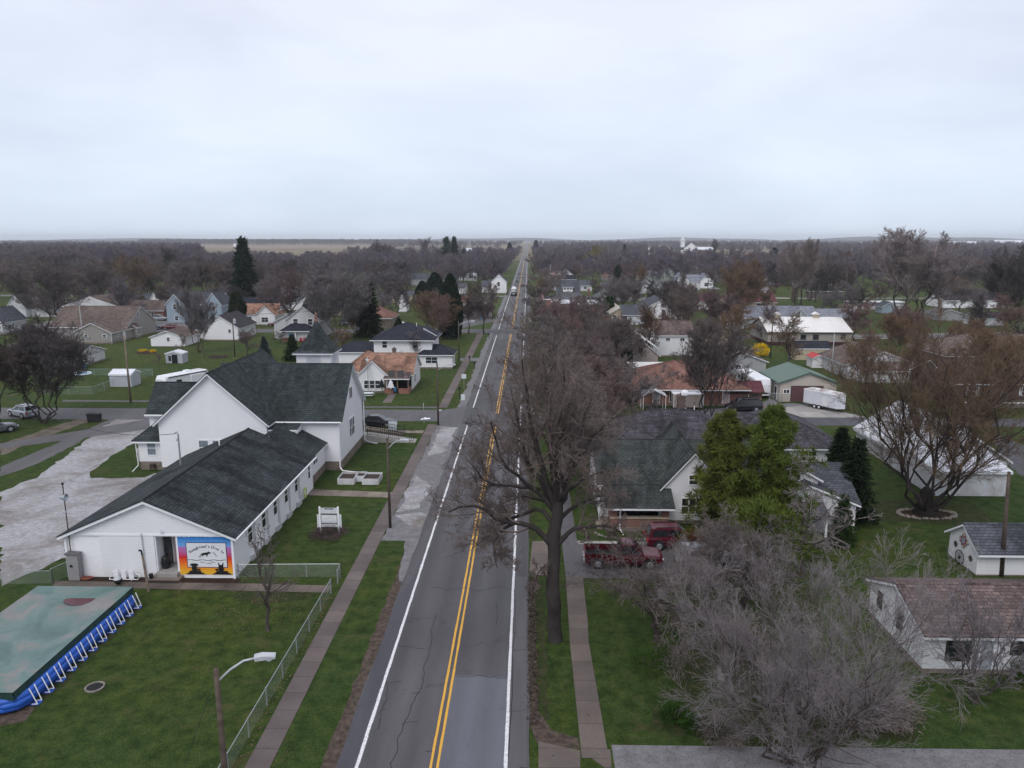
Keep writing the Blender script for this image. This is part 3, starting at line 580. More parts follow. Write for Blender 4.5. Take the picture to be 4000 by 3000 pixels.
# ---------------------------------------------------------------- ground, roads, paths
me = bpy.data.meshes.new('ground'); S_ = 8200
me.from_pydata([(-S_, -300, 0), (S_, -300, 0), (S_, S_, 0), (-S_, S_, 0)], [], [(0, 1, 2, 3)]); me.materials.append(MAT['lawn']); go = bpy.data.objects.new('ground', me); COL.objects.link(go); go['kind'] = 'structure'
def strip(name, x0, x1, y0, y1, z, mat, amp=.06, seed=1, step=2.):
    r = random.Random(seed); n = int(min(300, (y1-y0)/step)); L = [(x0+r.uniform(-amp, amp), y0+(y1-y0)*k/n) for k in range(n+1)]; R_ = [(x1+r.uniform(-amp, amp), y0+(y1-y0)*k/n) for k in range(n+1)]
    m = MB()
    for k in range(n): m.quad((*L[k], z), (*R_[k], z), (*R_[k+1], z), (*L[k+1], z))
    return single(name, m, mat, kind='structure')
strip('verge_strip', -9.7, -8.8, 10, 56, .002, 'curb_dirt', .1, 3, .5); strip('verge_strip', -.2, .62, 35, 50.6, .002, 'curb_dirt', .1, 4, .4); strip('verge_strip', -.2, .75, 58.2, 96, .002, 'verge', .2, 5)
strip('verge_strip', .7, 1.25, 34.5, 50.3, .0015, 'verge', .2, 25, .5)
psheet('verge_strip', 'K', [(120, 1190), (230, 1440), (580, 1500), (590, 1400), (330, 1330), (230, 1150)], .003, 'curb_dirt', .1, 9)
strip('main_road', -9.0, .12, -20, 700, .012, 'asphalt', .07, 6); sheet('main_road', [(-9, 700), (.1, 700), (.1, 9000), (-9, 9000)], .012, 'asphalt_old')
strip('road_shoulder', -10.2, -8.9, 96, 330, .008, 'gravel_road', .25, 7); strip('road_shoulder', -.1, 1.0, 96, 330, .008, 'gravel_road', .2, 8)
sheet('road_patch', [(-4.2, 10), (-1.05, 10), (-1.05, 38.2), (-4.2, 38.4)], .015, 'asphalt_patch'); sheet('road_patch', [(-.82, 22), (.02, 22), (.0, 51), (-.8, 51)], .015, 'asphalt_old')
sheet('main_road', [(-8.95, 22), (-8.95, 48), (-8.15, 52), (-8.15, 22)], .015, 'asphalt_dark')
def line(name, x, w_, y0, y1, mat, seed, z=.019):
    r = random.Random(seed); m = MB(); y = y0
    while y < y1:
        L_ = 1.0 if y < 120 else 12.; a, b = x-w_/2+r.uniform(-.012, .012), x+w_/2+r.uniform(-.012, .012); m.quad((a, y, z), (b, y, z), (b, min(y+L_, y1), z), (a, min(y+L_, y1), z)); y += L_
    return single(name, m, mat, kind='structure')
for a, b in ((15, 96.3), (106.8, 190), (203, 2400)): line('edge_line', -8.0, .17, a, b, 'paint_white', int(a))
line('edge_line', -.97, .17, 15, 2400, 'paint_white', 5)
for x in (-4.5, -4.18): line('centre_line', x, .13, 15, 95.5, 'paint_yellow', 7); line('centre_line', x, .13, 103, 192, 'paint_yellow', 8); line('centre_line', x, .13, 204, 2400, 'paint_yellow', 9)
def cracks():
    r = random.Random(4); m = MB()
    def poly(pts, w_):
        for a, b in zip(pts[:-1], pts[1:]):
            dx, dy = b[0]-a[0], b[1]-a[1]; l = math.hypot(dx, dy) or 1; nx, ny = -dy/l*w_, dx/l*w_
            m.quad((a[0]-nx, a[1]-ny, .023), (b[0]-nx, b[1]-ny, .023), (b[0]+nx, b[1]+ny, .023), (a[0]+nx, a[1]+ny, .023))
    def walk(x, y, dx, dy, n, w_, j=.06):
        p = [(x, y)]
        for k in range(n): x += dx+r.uniform(-j, j)*abs(dy) ; y += dy+r.uniform(-j, j)*abs(dx); p.append((x, y))
        poly(p, w_)
    walk(-6.25, 30, 0, .35, 44, .018, .35); walk(-7.5, 33.5, 0.01, .3, 14, .014, .4)
    for y, a, b in ((38.3, -4.1, -1.05), (37.5, -7.9, -7.0), (41.5, -7.9, -6.2), (44.8, -7.9, -7), (49.2, -6.8, -1.), (54.2, -6.6, -1), (61, -7.5, -3), (70, -7.8, -1.2), (83, -7, -1.5), (36.6, -6.3, -5.8), (34, -6.4, -5.6), (31.9, -4.9, -4.6)): walk(a, y, (b-a)/12, 0, 12, .016, .8)
    for y in (112, 124, 137, 151, 166, 185, 210, 240): walk(-8.2, y, .6, 0, 13, .03, .4)
    walk(-.85, 31.5, 0, .4, 22, .02, .05); walk(-.8, 41, 0, .4, 24, .014, .08); walk(-.8, 41, .1, .02, 8, .015); walk(-1.9, 44, 0, .25, 12, .012, .3); walk(-.3, 30.9, .07, -.01, 7, .025)
    single('road_cracks', m, 'seal', kind='structure')
cracks()
strip('gravel_pulloff', -12.05, -8.9, 57.5, 96.8, .006, 'gravel_road', .15, 11, .8); sheet('gravel_pulloff', wob([(-11.6, 82), (-9.6, 84), (-9.4, 95), (-11.4, 95.8)], .3, .8, 15), .0075, 'gravel'); sheet('gravel_pulloff', wob([(-11.9, 64), (-9.9, 65), (-9.8, 72), (-11.8, 75)], .3, .8, 16), .0075, 'gravel'); psheet('gravel_pulloff', 'F', [(1190, 1030), (1290, 1010), (1420, 1000), (1500, 1030), (1440, 1150), (1330, 1110), (1260, 1060)], .009, 'gravel', .12, 2)
sheet('gravel_shoulder', wob([(-9.3, 50), (-8.7, 50), (-8.7, 60), (-9.9, 60), (-10.1, 58)], .1, .8, 5), .0065, 'gravel_road')
# cross streets
sheet('side_street', [(-300, 98.8), (-9.0, 98.3), (-9.0, 105.2), (-300, 105.6)], .010, 'asphalt_old'); sheet('side_street', wob([(-12, 95.7), (-8.9, 95), (-8.9, 108), (-12.5, 105)], .1, 1, 3), .011, 'asphalt_old')
sheet('side_street', [(.1, 97.2), (250, 96.4), (250, 101), (.1, 101.8)], .010, 'asphalt_dark'); sheet('side_street', [(-.1, 95.5), (2.5, 97.2), (2.5, 101.8), (-.1, 103)], .011, 'asphalt_dark')
sheet('side_street', [(-260, 195), (-8.9, 195), (-8.9, 203.5), (-260, 201)], .010, 'asphalt_old'); sheet('side_street', [(-.1, 187), (300, 186), (300, 192.5), (-.1, 194)], .010, 'asphalt_old')
sheet('side_street', [(-14, 149.5), (-8.9, 149), (-8.9, 153.5), (-14, 153)], .007, 'gravel_road'); psheet('parking_lot', 'B', [(1750, 960), (2100, 890), (2020, 860), (1770, 870)], .007, 'asphalt_old')
sheet('side_street', [(-300, 318), (-8.9, 318), (-8.9, 326), (-300, 326)], .010, 'gravel_road'); sheet('side_street', [(.1, 312), (300, 312), (300, 318), (.1, 318)], .010, 'gravel_road')
sheet('side_street', [(4.2, 32.6), (60, 32.8), (60, 24), (4.2, 24)], .006, 'gravel_road'); 
psheet('concrete_apron', 'K', [(228, 1430), (590, 1510), (590, 1659), (228, 1659)], .012, 'walk_right')
sheet('sidewalk', [(-13.25, 10), (-12.08, 10), (-12.06, 96.5), (-13.3, 96.5)], .03, 'walk_side'); sheet('sidewalk', [(-13.15, 106.5), (-11.85, 106.5), (-11.6, 195), (-13.2, 195)], .03, 'walk_side')
psheet('sidewalk', 'K', [(600, 1509), (800, 1659), (860, 1659), (850, 1500)], .014, 'walk_right')
sheet('sidewalk', [(2.68, 31.6), (3.98, 31.6), (3.85, 42), (4.0, 45), (4.13, 51.2), (2.87, 51.2), (2.75, 45), (2.68, 42)], .03, 'walk_right'); sheet('sidewalk', [(2.87, 51.2), (4.13, 51.2), (4.2, 96), (2.95, 96)], .028, 'asphalt_old')
psheet('driveway', 'G', [(150, 1500), (175, 1250), (330, 1245), (330, 1545), (190, 1545)], .020, 'walk_right'); sheet('driveway', [(4.13, 50.9), (11.5, 50.9), (11.5, 57.6), (4.13, 57.6)], .018, 'asphalt_old'); sheet('driveway', [(4.13, 57.1), (10.6, 57.1), (10.6, 57.75), (4.13, 57.75)], .024, 'concrete')
sheet('path', [(-21.9, 68.35), (-13.2, 67.75), (-13.2, 69.3), (-21.9, 70.1)], .026, 'walk_cross')
sheet('path', [(-34.1, 48.75), (-14.0, 48.2), (-13.9, 49.3), (-20, 49.5), (-34.3, 49.62)], .024, 'walk_wet'); sheet('garden_bed', wob([(-33.6, 49.5), (-20.8, 49.4), (-20.9, 50.35), (-33.6, 50.3)], .08, .6, 5), .016, 'mulch')
sheet('garden_bed', wob([(-21.2, 50), (-17, 49.6), (-15, 48.4), (-14.8, 47.6), (-18, 46.4), (-20.5, 47.2)], .3, .8, 15), .0035, 'verge')
psheet('gravel_lot', 'E', [(0, 830), (300, 700), (620, 470), (900, 250), (1000, 190), (1290, 185), (1290, 300), (1400, 620), (600, 1250), (575, 1380), (500, 1400), (400, 1450), (250, 1540), (0, 1640)], .004, 'gravel', .3, 3)
psheet('grass_island', 'E', [(1190, 390), (1100, 430), (950, 520), (850, 600), (770, 650), (790, 700), (1000, 705), (1250, 695), (1400, 640), (1390, 560), (1190, 560)], .007, 'lawn', .15, 4)
psheet('lane', 'E', [(0, 605), (500, 400), (960, 190), (1020, 185), (900, 250), (640, 420), (300, 590), (0, 690)], .008, 'asphalt_old', .1, 5); sheet('lane', [(-66, 84), (-62, 84), (-42, 99), (-52, 99)], .0085, 'asphalt_old')
psheet('dirt_track', 'E', [(0, 410), (250, 330), (500, 240), (740, 180), (840, 188), (430, 335), (0, 510)], .005, 'dirt', .2, 6)
psheet('alley', 'A', [(540, 1575), (1100, 1580), (1290, 1580), (1290, 1592), (540, 1590)], .006, 'asphalt_old')
psheet('parking_lot', 'A', [(270, 960), (690, 945), (780, 900), (640, 885), (420, 895), (280, 920)], .006, 'concrete'); psheet('parking_lot', 'A', [(1200, 960), (1700, 960), (1560, 900), (1440, 870), (1420, 800), (1260, 830)], .006, 'gravel_road', .4)
psheet('driveway', 'A', [(560, 1100), (650, 1090), (700, 990), (640, 960), (480, 1000), (60, 1100), (60, 1140)], .005, 'asphalt_old', .3)
psheet('driveway', 'B', [(1090, 1600), (1170, 1600), (1215, 1515), (1160, 1515)], .012, 'walk_side'); sheet('path', [(-30, 106.4), (-13.2, 106.4), (-13.2, 107.3), (-30, 107.3)], .010, 'asphalt_old')
psheet('driveway', 'M', [(600, 610), (900, 560), (1200, 540), (1500, 500), (1560, 455), (1660, 500), (1960, 500), (2250, 600), (2500, 640), (1200, 640)], .0065, 'gravel_road', .3, 8); psheet('driveway', 'M', [(1500, 560), (1900, 510), (2400, 620), (1500, 630)], .0075, 'concrete', .3, 8)
psheet('side_street', 'D', [(700, 1035), (2300, 1005), (2300, 985), (700, 1012)], .012, 'gravel_road'); psheet('path', 'D', [(700, 1048), (1400, 1044), (1400, 1040), (700, 1043)], .013, 'concrete')
psheet('driveway', 'D', [(0, 696), (160, 700), (420, 706), (420, 701), (0, 688)], .012, 'concrete'); psheet('driveway', 'C', [(1800, 690), (2140, 670), (2250, 630), (2212, 600), (2130, 600), (2010, 640), (1850, 665)], .012, 'gravel_road')
psheet('side_street', 'C', [(840, 700), (1500, 690), (1500, 705), (840, 720)], .012, 'gravel_road'); psheet('parking_lot', 'C', [(850, 790), (1080, 780), (1080, 800), (850, 805)], .012, 'concrete'); psheet('parking_lot', 'C', [(1000, 950), (1500, 940), (1850, 930), (1700, 1040), (1950, 1100), (2150, 1150), (1300, 1060)], .013, 'gravel_road', .5)
psheet('driveway', 'C', [(1760, 880), (2212, 850), (2212, 890), (1900, 905)], .012, 'concrete'); psheet('parking_lot', 'H', [(1900, 300), (2212, 420), (2212, 700), (2040, 560)], .008, 'asphalt_dark', .2)
psheet('path', 'C', [(850, 445), (1390, 450), (1390, 458), (850, 455)], .012, 'concrete'); psheet('dirt_field', 'C', [(800, 500), (1200, 485), (1200, 465), (900, 470)], .012, 'dirt')
psheet('flower_bed', 'A', [(1160, 1165), (1250, 1150), (1350, 1155), (1340, 1180), (1200, 1185)], .01, 'mulch'); psheet('flower_bed', 'A', [(1780, 1200), (1850, 1190), (1980, 1190), (1960, 1215), (1840, 1222)], .01, 'mulch')
for pts, sd in (([(6.5, 34), (9, 33), (14, 32.9), (19, 33.2), (21, 35), (20, 37.5), (17, 39.5), (13, 41), (10, 42.5), (8, 41), (8.5, 38), (6.8, 36)], 31), ([(9, 43.5), (14, 42), (19, 44), (20.5, 49), (18, 54), (13.5, 55), (12, 50), (9.5, 47)], 32), ([(31, 62.5), (41, 62), (42, 67), (36, 68.6), (31.5, 67)], 35)): sheet('leaf_strewn_ground', wob(pts, .35, .6, sd), .003+sd*.00005, 'verge')
# hedged fields and the far plain
for nm, pts, m in (('field', [(-900, 1900), (-420, 1900), (-560, 2750), (-1250, 2750)], 'f1'), ('field', [(280, 900), (760, 880), (900, 1350), (300, 1350)], 'f2'), ('field', [(-300, 1300), (-60, 1300), (-60, 1750), (-400, 1750)], 'f1')):
    if m not in MAT: ground_mix(m, [(.3, (.19, .145, .105)), (.7, (.26, .2, .15))] if m == 'f1' else [(.3, (.2, .13, .095)), (.7, (.28, .19, .14))], .02, .6)
    sheet(nm, pts, .02, m)
ground_mix('hill_wood', [(.3, (.03, .035, .04)), (.7, (.07, .07, .075))], .02, .15)
def hill(x0, x1, y, h, seed):
    r = np.random.default_rng(seed); n = 60; xs = np.linspace(x0, x1, n); t = np.linspace(0, 1, n); z = h*np.sin(np.pi*t)**.8*(.8+.12*np.sin(t*14+seed))+r.uniform(0, 2.5, n); m = MB()
    for k in range(n-1):
        m.quad((xs[k], y-500, -1), (xs[k+1], y-500, -1), (xs[k+1], y, z[k+1]), (xs[k], y, z[k])); m.quad((xs[k], y, z[k]), (xs[k+1], y, z[k+1]), (xs[k+1], y+700, -1), (xs[k], y+700, -1))
    single('hill', m, 'hill_wood', kind='structure')
hill(1900, 4300, 6200, 46, 3); hill(-1200, 700, 7000, 36, 5); hill(500, 2500, 7300, 40, 8); hill(-5200, -900, 6800, 31, 9)
# ---------------------------------------------------------------- low hall with the mural
t = Thing('hall', 'long low white hall with dark shingle roof and mural on its gable front', 'hall', (-27.5, 50.3, 0), mark='the white hall')
m = MB(); m.prism([(-33.7, 50.3, 3.32), (-21.4, 50.3, 3.32), (-21.4, 50.3, 3.36), (-27.55, 50.3, 5.92), (-33.7, 50.3, 3.36)], (0, 20.2, 0)); t.part('gable_wall', m, 'white_siding')
m = MB(); m.box(-33.7, -27.05, 50.36, 70.5, 0, 3.32).box(-25.6, -21.4, 50.36, 70.5, 0, 3.32).box(-27.05, -25.6, 52.0, 70.5, 0, 3.32); t.part('wall', m, 'white_paint')
t.part('wall_panel', MB().box(-31.15, -27.15, 50.28, 50.36, .05, 3.28), 'white_siding'); t.part('trim_board', MB().box(-33.75, -21.35, 50.25, 50.36, 3.28, 3.4), 'trim_white')
t.part('corner_board', MB().box(-33.78, -33.6, 50.24, 50.4, 0, 3.28), 'trim_white'); t.part('corner_board', MB().box(-21.5, -21.34, 50.24, 50.4, 0, 3.28), 'trim_white')
r, f = MB(), MB(); s = (6.06-3.42)/6.15
for e, sg in ((-33.7, -1), (-21.4, 1)):
    p = [(e+sg*.4, 49.95, 3.42-s*.4), (-27.55, 49.95, 6.06), (-27.55, 70.7, 6.06), (e+sg*.4, 70.7, 3.42-s*.4)]; r.slab(p, .05, -.02); f.slab([(a, b+(.04 if b < 60 else -.04), z) for a, b, z in p], -.022, -.24)
t.part('roof', r, 'roof_hall'); t.part('roof_trim', f, 'trim_white'); t.part('ridge_cap', MB().tube([(-27.55, 50.2, 6.1), (-27.55, 70.6, 6.1)], .09, 6), 'dark')
t.part('gutter', MB().tube([(-20.95, 50, 3.2), (-20.95, 70.6, 3.2)], .07, 6), 'white_paint')
for k, y in enumerate((53.6, 56.6, 59.4, 62.3, 65.2)):
    win(t, 'E', -21.4, y, 1.5, .85, 1.45); t.part('window_recess', MB().box(-21.42, -21.33, y+.62, y+1.0, .5, 3.1), 'old_white'); t.part('foundation_block', MB().box(-21.4, -21.2, y-.2, y+.9, 0, .45), 'old_white')
win(t, 'E', -21.4, 69.3, 1.4, .6, 1.5)
door(t, 'S', 52.0, -26.1, .5, .95, 2.35, 'pink_door'); t.part('screen_door', MB().box(-26.95, -26.72, 51.3, 52.0, .5, 2.9), 'glass')
t.part('step', MB().box(-27.15, -25.5, 49.9, 52, 0, .5), 'concrete').location.z += 0; t.part('step', MB().box(-27.6, -25.2, 49.4, 50.3, 0, .24), 'walk_right')
# the mural: painted sky, a white board with lettering, a leaping dog and a toy, waves, two dogs in chairs
mu_ = MB(); rr_ = random.Random(3); X0, X1, Z0, Z1 = -25.45, -21.5, .28, 3.2
top = [(X0+(X1-X0)*k/40, Z1+rr_.uniform(-.03, .03)) for k in range(41)]; pts = [(X0+rr_.uniform(-.03, .03), Z0)]+top+[(X1, Z0)]
mo = t.part('mural', mu_.prism([(a, 50.352, b) for a, b in pts][::-1], (0, -.02, 0)), 'mural_sky')
def flat(nm, pts, y, mat, par=mo): return t.part(nm, MB().prism([(a, y, b) for a, b in pts], (0, -.008, 0)), mat, par)
flat('board_edge', [(-24.86, .84), (-21.88, .84), (-21.88, 2.8), (-24.86, 2.8)], 50.326, 'flag_blue'); flat('board', [(-24.81, .89), (-21.93, .89), (-21.93, 2.75), (-24.81, 2.75)], 50.316, 'car_white')
def text(s_, size, loc, mat, par, arc=None, rz=0, name='lettering', spacing=1.0, bold=0.):
    objs = []
    def one(ch, x, z, a, al='CENTER'):
        c = bpy.data.curves.new('t', 'FONT'); c.body = ch; c.size = size; c.align_x = al; c.extrude = .004; c.resolution_u = 2; c.space_character = spacing; c.offset = bold
        o = bpy.data.objects.new('t', c); COL.objects.link(o); bpy.context.view_layer.update()
        me = bpy.data.meshes.new_from_object(o); M = Matrix.Translation((x, loc[1], z)) @ Matrix.Rotation(rz, 4, 'Z') @ Matrix.Rotation(math.pi/2, 4, 'X') @ Matrix.Rotation(a, 4, 'Z'); me.transform(M); bpy.data.objects.remove(o); return me
    mes = []
    if arc:
        n = len(s_); R_, half = arc
        for i, ch in enumerate(s_):
            if ch == ' ': continue
            a = half-2*half*i/(n-1); mes.append(one(ch, loc[0]-R_*math.sin(a), loc[2]+R_*math.cos(a)-R_, a))
    else: mes.append(one(s_, loc[0], loc[2], 0))
    m = MB()
    for me in mes:
        i = len(m.v); m.v += [tuple(v.co) for v in me.vertices]; m.f += [tuple(i+k for k in p.vertices) for p in me.polygons]
    return t_text.part(name, m, mat, par)
t_text = t; text("Youngblood's Dive In", .3, (-23.37, 50.305, 2.4), 'sign_ink', mo, arc=(1.75, .72), bold=.004)
dog = [(-24.05, 1.62), (-23.85, 1.8), (-23.75, 1.95), (-23.5, 2.02), (-23.3, 2.04), (-23.2, 2.12), (-23.16, 2.05), (-23.02, 2.02), (-23.04, 1.97), (-23.2, 1.93), (-23.3, 1.85), (-23.32, 1.72), (-23.4, 1.72), (-23.4, 1.84), (-23.55, 1.84), (-23.68, 1.72), (-23.74, 1.73), (-23.68, 1.86), (-23.82, 1.78), (-23.86, 1.62), (-23.9, 1.62), (-23.9, 1.74), (-24.0, 1.66)]
flat('dog_figure', dog[::-1], 50.306, 'black'); flat('toy_figure', [(-22.92, 2.02), (-22.84, 2.1), (-22.6, 1.78), (-22.68, 1.7)], 50.306, 'sign_grey')
def wave(x0, x1, z, a, n, per_): 
    m = MB(); p = [(x0+(x1-x0)*k/n, z+a*math.sin(k*per_)) for k in range(n+1)]
    for (a0, b0), (a1, b1) in zip(p[:-1], p[1:]): m.box(a0, a1+.002, 50.3, 50.308, min(b0, b1)-.012, max(b0, b1)+.012)
    t.part('wave_line', m, 'sign_ink', mo)
wave(-24.8, -21.95, 1.43, .03, 30, .7); wave(-23.9, -23.55, 1.26, .02, 8, .7); wave(-23.15, -22.8, 1.28, .02, 8, .7); wave(-23.45, -23.05, 1.17, .02, 8, .7)
for cx, ears in ((-24.35, 0), (-22.38, 1)):
    ch_ = [(cx-.62, .32), (cx-.55, .42), (cx-.42, .45), (cx-.35, .6), (cx+.45, .6), (cx+.52, .45), (cx+.66, .42), (cx+.75, .32)]; flat('chair_outline', [(cx+(a-cx)*1.12, .3+(b-.3)*1.13) for a, b in ch_][::-1], 50.306, 'paint_yellow'); flat('chair_figure', ch_[::-1], 50.298, 'black')
    hd = [(cx-.17, .6), (cx-.2, .75), (cx-.17, 1.0), (cx-.2, 1.22 if ears else 1.0), (cx-.3, .98) if not ears else (cx-.16, 1.27), (cx-.28, 1.13) if not ears else (cx-.08, 1.08), (cx-.1, 1.18) if not ears else (cx, 1.07), (cx+.1, 1.18) if not ears else (cx+.08, 1.08), (cx+.28, 1.13) if not ears else (cx+.16, 1.27), (cx+.3, .98) if not ears else (cx+.2, 1.22), (cx+.17, 1.0), (cx+.2, .75), (cx+.17, .6)]
    flat('dog_head_figure', hd[::-1], 50.29, 'black'); bx_ = cx+.32 if not ears else cx-.32; flat('bucket_figure', [(bx_-.1, .62), (bx_+.1, .62), (bx_+.12, .76), (bx_-.12, .76)], 50.298, 'black')
# things by the hall front
th = Thing('utility_cabinet', 'tall grey utility cabinet with dark lid against hall front wall', 'cabinet', (-33.0, 49.95, 0)); th.part('body', MB().box(-33.42, -32.6, 49.72, 50.22, 0, 2.0), 'cabinet'); th.part('lid', MB().prism([(-33.5, 49.66, 2.0), (-32.52, 49.66, 2.0), (-32.52, 49.66, 2.04), (-33.5, 49.66, 2.1)], (0, .6, .0)), 'grey_lid'); th.part('dial', MB().lathe([(.1, 49.70), (.1, 49.66)], (-33.1, 0, 1.15), 12, 'y'), 'dark')
th = Thing('floodlight_mast', 'thin steel mast with horn floodlight at hall left corner', 'mast', (-33.3, 50.0, 0)); th.part('pole', MB().tube([(-33.3, 50.15, 0), (-33.3, 50.15, 7.2)], .04, 6), 'wood_pole'); th.part('horn_light', MB().lathe([(.05, 0), (.1, .12), (.26, .5), (.27, .52), (.1, .3)], (-33.5, 49.9, 6.3), 12, 'x'), 'silver'); th.part('bracket', MB().tube([(-33.3, 50.15, 6.5), (-33.5, 50.0, 6.45)], .03, 5), 'galv'); th.part('camera', MB().box(-33.55, -33.25, 50.05, 50.2, 5.1, 5.2), 'lamp_grey'); th.part('cap', MB().lathe([(.1, 7.2), (.08, 7.32)], (-33.3, 50.15, 0), 8), 'dark')
th = Thing('wooden_post', 'leaning wooden post with small floodlight before hall steps', 'post', (*g('I', 1285, 135), 0)); x, y = g('I', 1285, 135); th.part('post', MB().tube([(x, y, 0), (x-.25, y+.1, 2.7)], [.09, .07], 6), 'wood_pole_pale'); th.part('floodlight', MB().tube([(x-.25, y+.1, 2.65), (x-.3, y+.1, 3.05), (x-.4, y, 3.1)], [.06, .06, .09], 6), 'dark')
box_thing('wall_conduit', 'thin pale conduit pipe fixed up the hall front wall', 'pipe', MB().tube([(-27.9, 50.2, .2), (-28.0, 50.2, 3.5)], .035, 5), 'lamp_grey', (-27.95, 50.2, 0))
th = Thing('star_ornament', 'small pale star ornament above hall entrance recess', 'ornament', (-26.5, 50.2, 3.42)); th.part('star', MB().prism([(-26.5+(.17 if k % 2 else .07)*math.sin(k*math.pi/5+math.pi), 50.24, 3.62+(.17 if k % 2 else .07)*math.cos(k*math.pi/5+math.pi)) for k in range(10)], (0, -.04, 0)), 'sign_pale'); th.part('hook', MB().tube([(-26.5, 50.25, 3.72), (-26.5, 50.1, 3.8)], .015, 4), 'galv')
th = Thing('patio_lounger', 'white plastic lounger frame lying on the bed by hall wall', 'lounger', (-29.2, 49.9, 0))
for k in range(3): th.part('slat_panel', MB().box(-30.1+k*.55, -29.75+k*.55, 49.8, 49.86, .15, .8), 'white_paint')
th.part('frame', MB().tube([(-30.4, 49.7, .15), (-28.3, 49.7, .15), (-28.2, 49.9, .35), (-28.6, 50.0, .5), (-30.3, 50.0, .6), (-30.4, 49.7, .15)], .03, 5), 'white_paint'); th.part('leg', MB().tube([(-30, 49.75, 0), (-29.9, 49.8, .3)], .025, 4), 'white_paint'); th.part('leg', MB().tube([(-28.8, 49.75, 0), (-28.9, 49.8, .3)], .025, 4), 'white_paint')
hp = [(-32.2+.32*math.cos(k*.6)*(1+.02*k), 49.9+.22*math.sin(k*.6), .05+.004*k) for k in range(42)]; box_thing('garden_hose', 'coiled red brown hose on the bed beside the grey cabinet', 'hose', MB().tube(hp, .03, 4), 'hose_red', (-32.2, 49.9, 0))
th = Thing('barrel', 'black rounded barrel standing in hall entrance recess', 'barrel', (-26.65, 50.9, .5)); th.part('body', MB().lathe([(.2, .5), (.28, .65), (.3, 1.0), (.26, 1.3), (.15, 1.42)], (-26.75, 50.9, 0), 12), 'black'); th.part('rim', MB().lathe([(.31, .95), (.32, 1.02)], (-26.75, 50.9, 0), 12), 'dark')
box_thing('bucket', 'small black bucket on hall entrance step', 'bucket', MB().lathe([(.12, .24), (.16, .6), (.12, .58)], (-27.3, 49.7, 0), 10), 'black', (-27.3, 49.7, .24))
x, y = g('E', 1025, 1625); th = Thing('barbecue', 'small dark barbecue with white lid on wet path', 'barbecue', (x, y, 0)); th.part('bowl', MB().lathe([(.15, .1), (.3, .3), (.28, .45)], (x, y, 0), 12), 'black'); th.part('lid', MB().lathe([(.28, .46), (.2, .56), (.05, .6)], (x-.05, y, 0), 12), 'lamp_grey')
hp = [(-21.15, 67.1+.42*math.cos(k*.5), .55+.42*math.sin(k*.5)+.01*k) for k in range(38)]; box_thing('garden_hose', 'yellow green hose coiled on a reel at hall back corner', 'hose', MB().tube(hp, .035, 4), 'hose_green', (-21.15, 67.1, 0))
th = Thing('service_mast', 'grey electric service mast standing out of hall roof', 'mast', (*hz('E', 1555, 510, 60.5)[:1], 60.5, 4.5)); x, z = hz('E', 1555, 510, 60.5); th.part('pipe', MB().tube([(x, 60.5, z-.8), (x, 60.5, z+1.9), (x-.12, 60.5, z+2.1), (x-.25, 60.5, z+2.0)], .07, 7), 'galv'); SM = (x-.2, 60.5, z+1.95); th.part('insulator', MB().lathe([(.05, 0), (.07, .1), (.04, .2)], (x-.15, 60.5, z+1.3), 6), 'lamp_grey')
vent(t, -28.6, 66, 5.6)
# ---------------------------------------------------------------- the church
t = Thing('church', 'large white cross gabled church with dark green grey shingle roof and steeple', 'church', (-30, 76.2, 0), mark='the white church')
cs = dict(fm='stone_block')
vol(t, -38.4, -27.05, 74.2, 89.8, 5.9, 11.0, 'y', 'white_siding', 'roof_church', oh=.4, rake=.45, found=.9, **cs)
vol(t, -34, -20.0, 76.25, 87.1, 5.85, 10.7, 'x', 'white_siding', 'roof_church', oh=.45, rake=.45, found=1.0, **cs)
vol(t, -43.2, -38.0, 81.6, 87.0, 5.2, 8.0, 'x', 'white_siding', 'roof_church', oh=.4, found=.9, **cs)
vol(t, -41.7, -38.2, 76.0, 79.2, 3.6, 5.0, 'h', 'white_siding', 'roof_church', oh=.45, found=.95, **cs)
vol(t, -29.6, -21.7, 70.9, 76.4, 3.25, 5.35, 'y', 'white_siding', 'roof_church', oh=.35, rake=.35, found=.9, fm='block')
vol(t, -29.5, -24, 74.5, 76.6, 5.0, 5.45, 'sS', 'white_siding', 'roof_church', oh=.1)
# steeple: louvred belfry under a flared pyramid
st = t.part('belfry', MB().box(-28.0, -23.8, 88.2, 92.0, 0, 10.8), 'white_siding')
t.part('belfry_cornice', MB().box(-28.35, -23.45, 87.8, 92.4, 10.75, 11.0), 'trim_white', st)
for fc, pl, c in (('S', 88.2, -25.9), ('E', -23.8, 90.1)):
    m = MB()
    for k in range(8):
        z = 9.65+k*.13
        if fc == 'S': m.box(c-.85, c+.85, pl-.07, pl-.02, z, z+.075)
        else: m.box(pl+.02, pl+.07, c-.85, c+.85, z, z+.075)
    t.part('louvre', m, 'sign_pale', st)
m = MB(); cx, cy = -25.9, 90.1; rings = [(2.52, 2.36, 10.95), (2.08, 1.95, 11.25), (1.5, 1.42, 11.95), (1.0, .95, 12.75), (.5, .48, 13.7), (.13, .13, 14.7)]
for (a, b, z), (a2, b2, z2) in zip(rings[:-1], rings[1:]):
    c1 = [(cx-a, cy-b, z), (cx+a, cy-b, z), (cx+a, cy+b, z), (cx-a, cy+b, z)]; c2 = [(cx-a2, cy-b2, z2), (cx+a2, cy-b2, z2), (cx+a2, cy+b2, z2), (cx-a2, cy+b2, z2)]
    for k in range(4): m.quad(c1[k], c1[(k+1) % 4], c2[(k+1) % 4], c2[k])
sr = t.part('steeple_roof', m, 'roof_church', st); t.part('finial', MB().lathe([(.22, 14.5), (.27, 14.7), (.16, 14.85), (.23, 15.05), (.13, 15.2), (.17, 15.4), (.05, 15.7)], (cx, cy, 0), 8), 'brick_red', st)
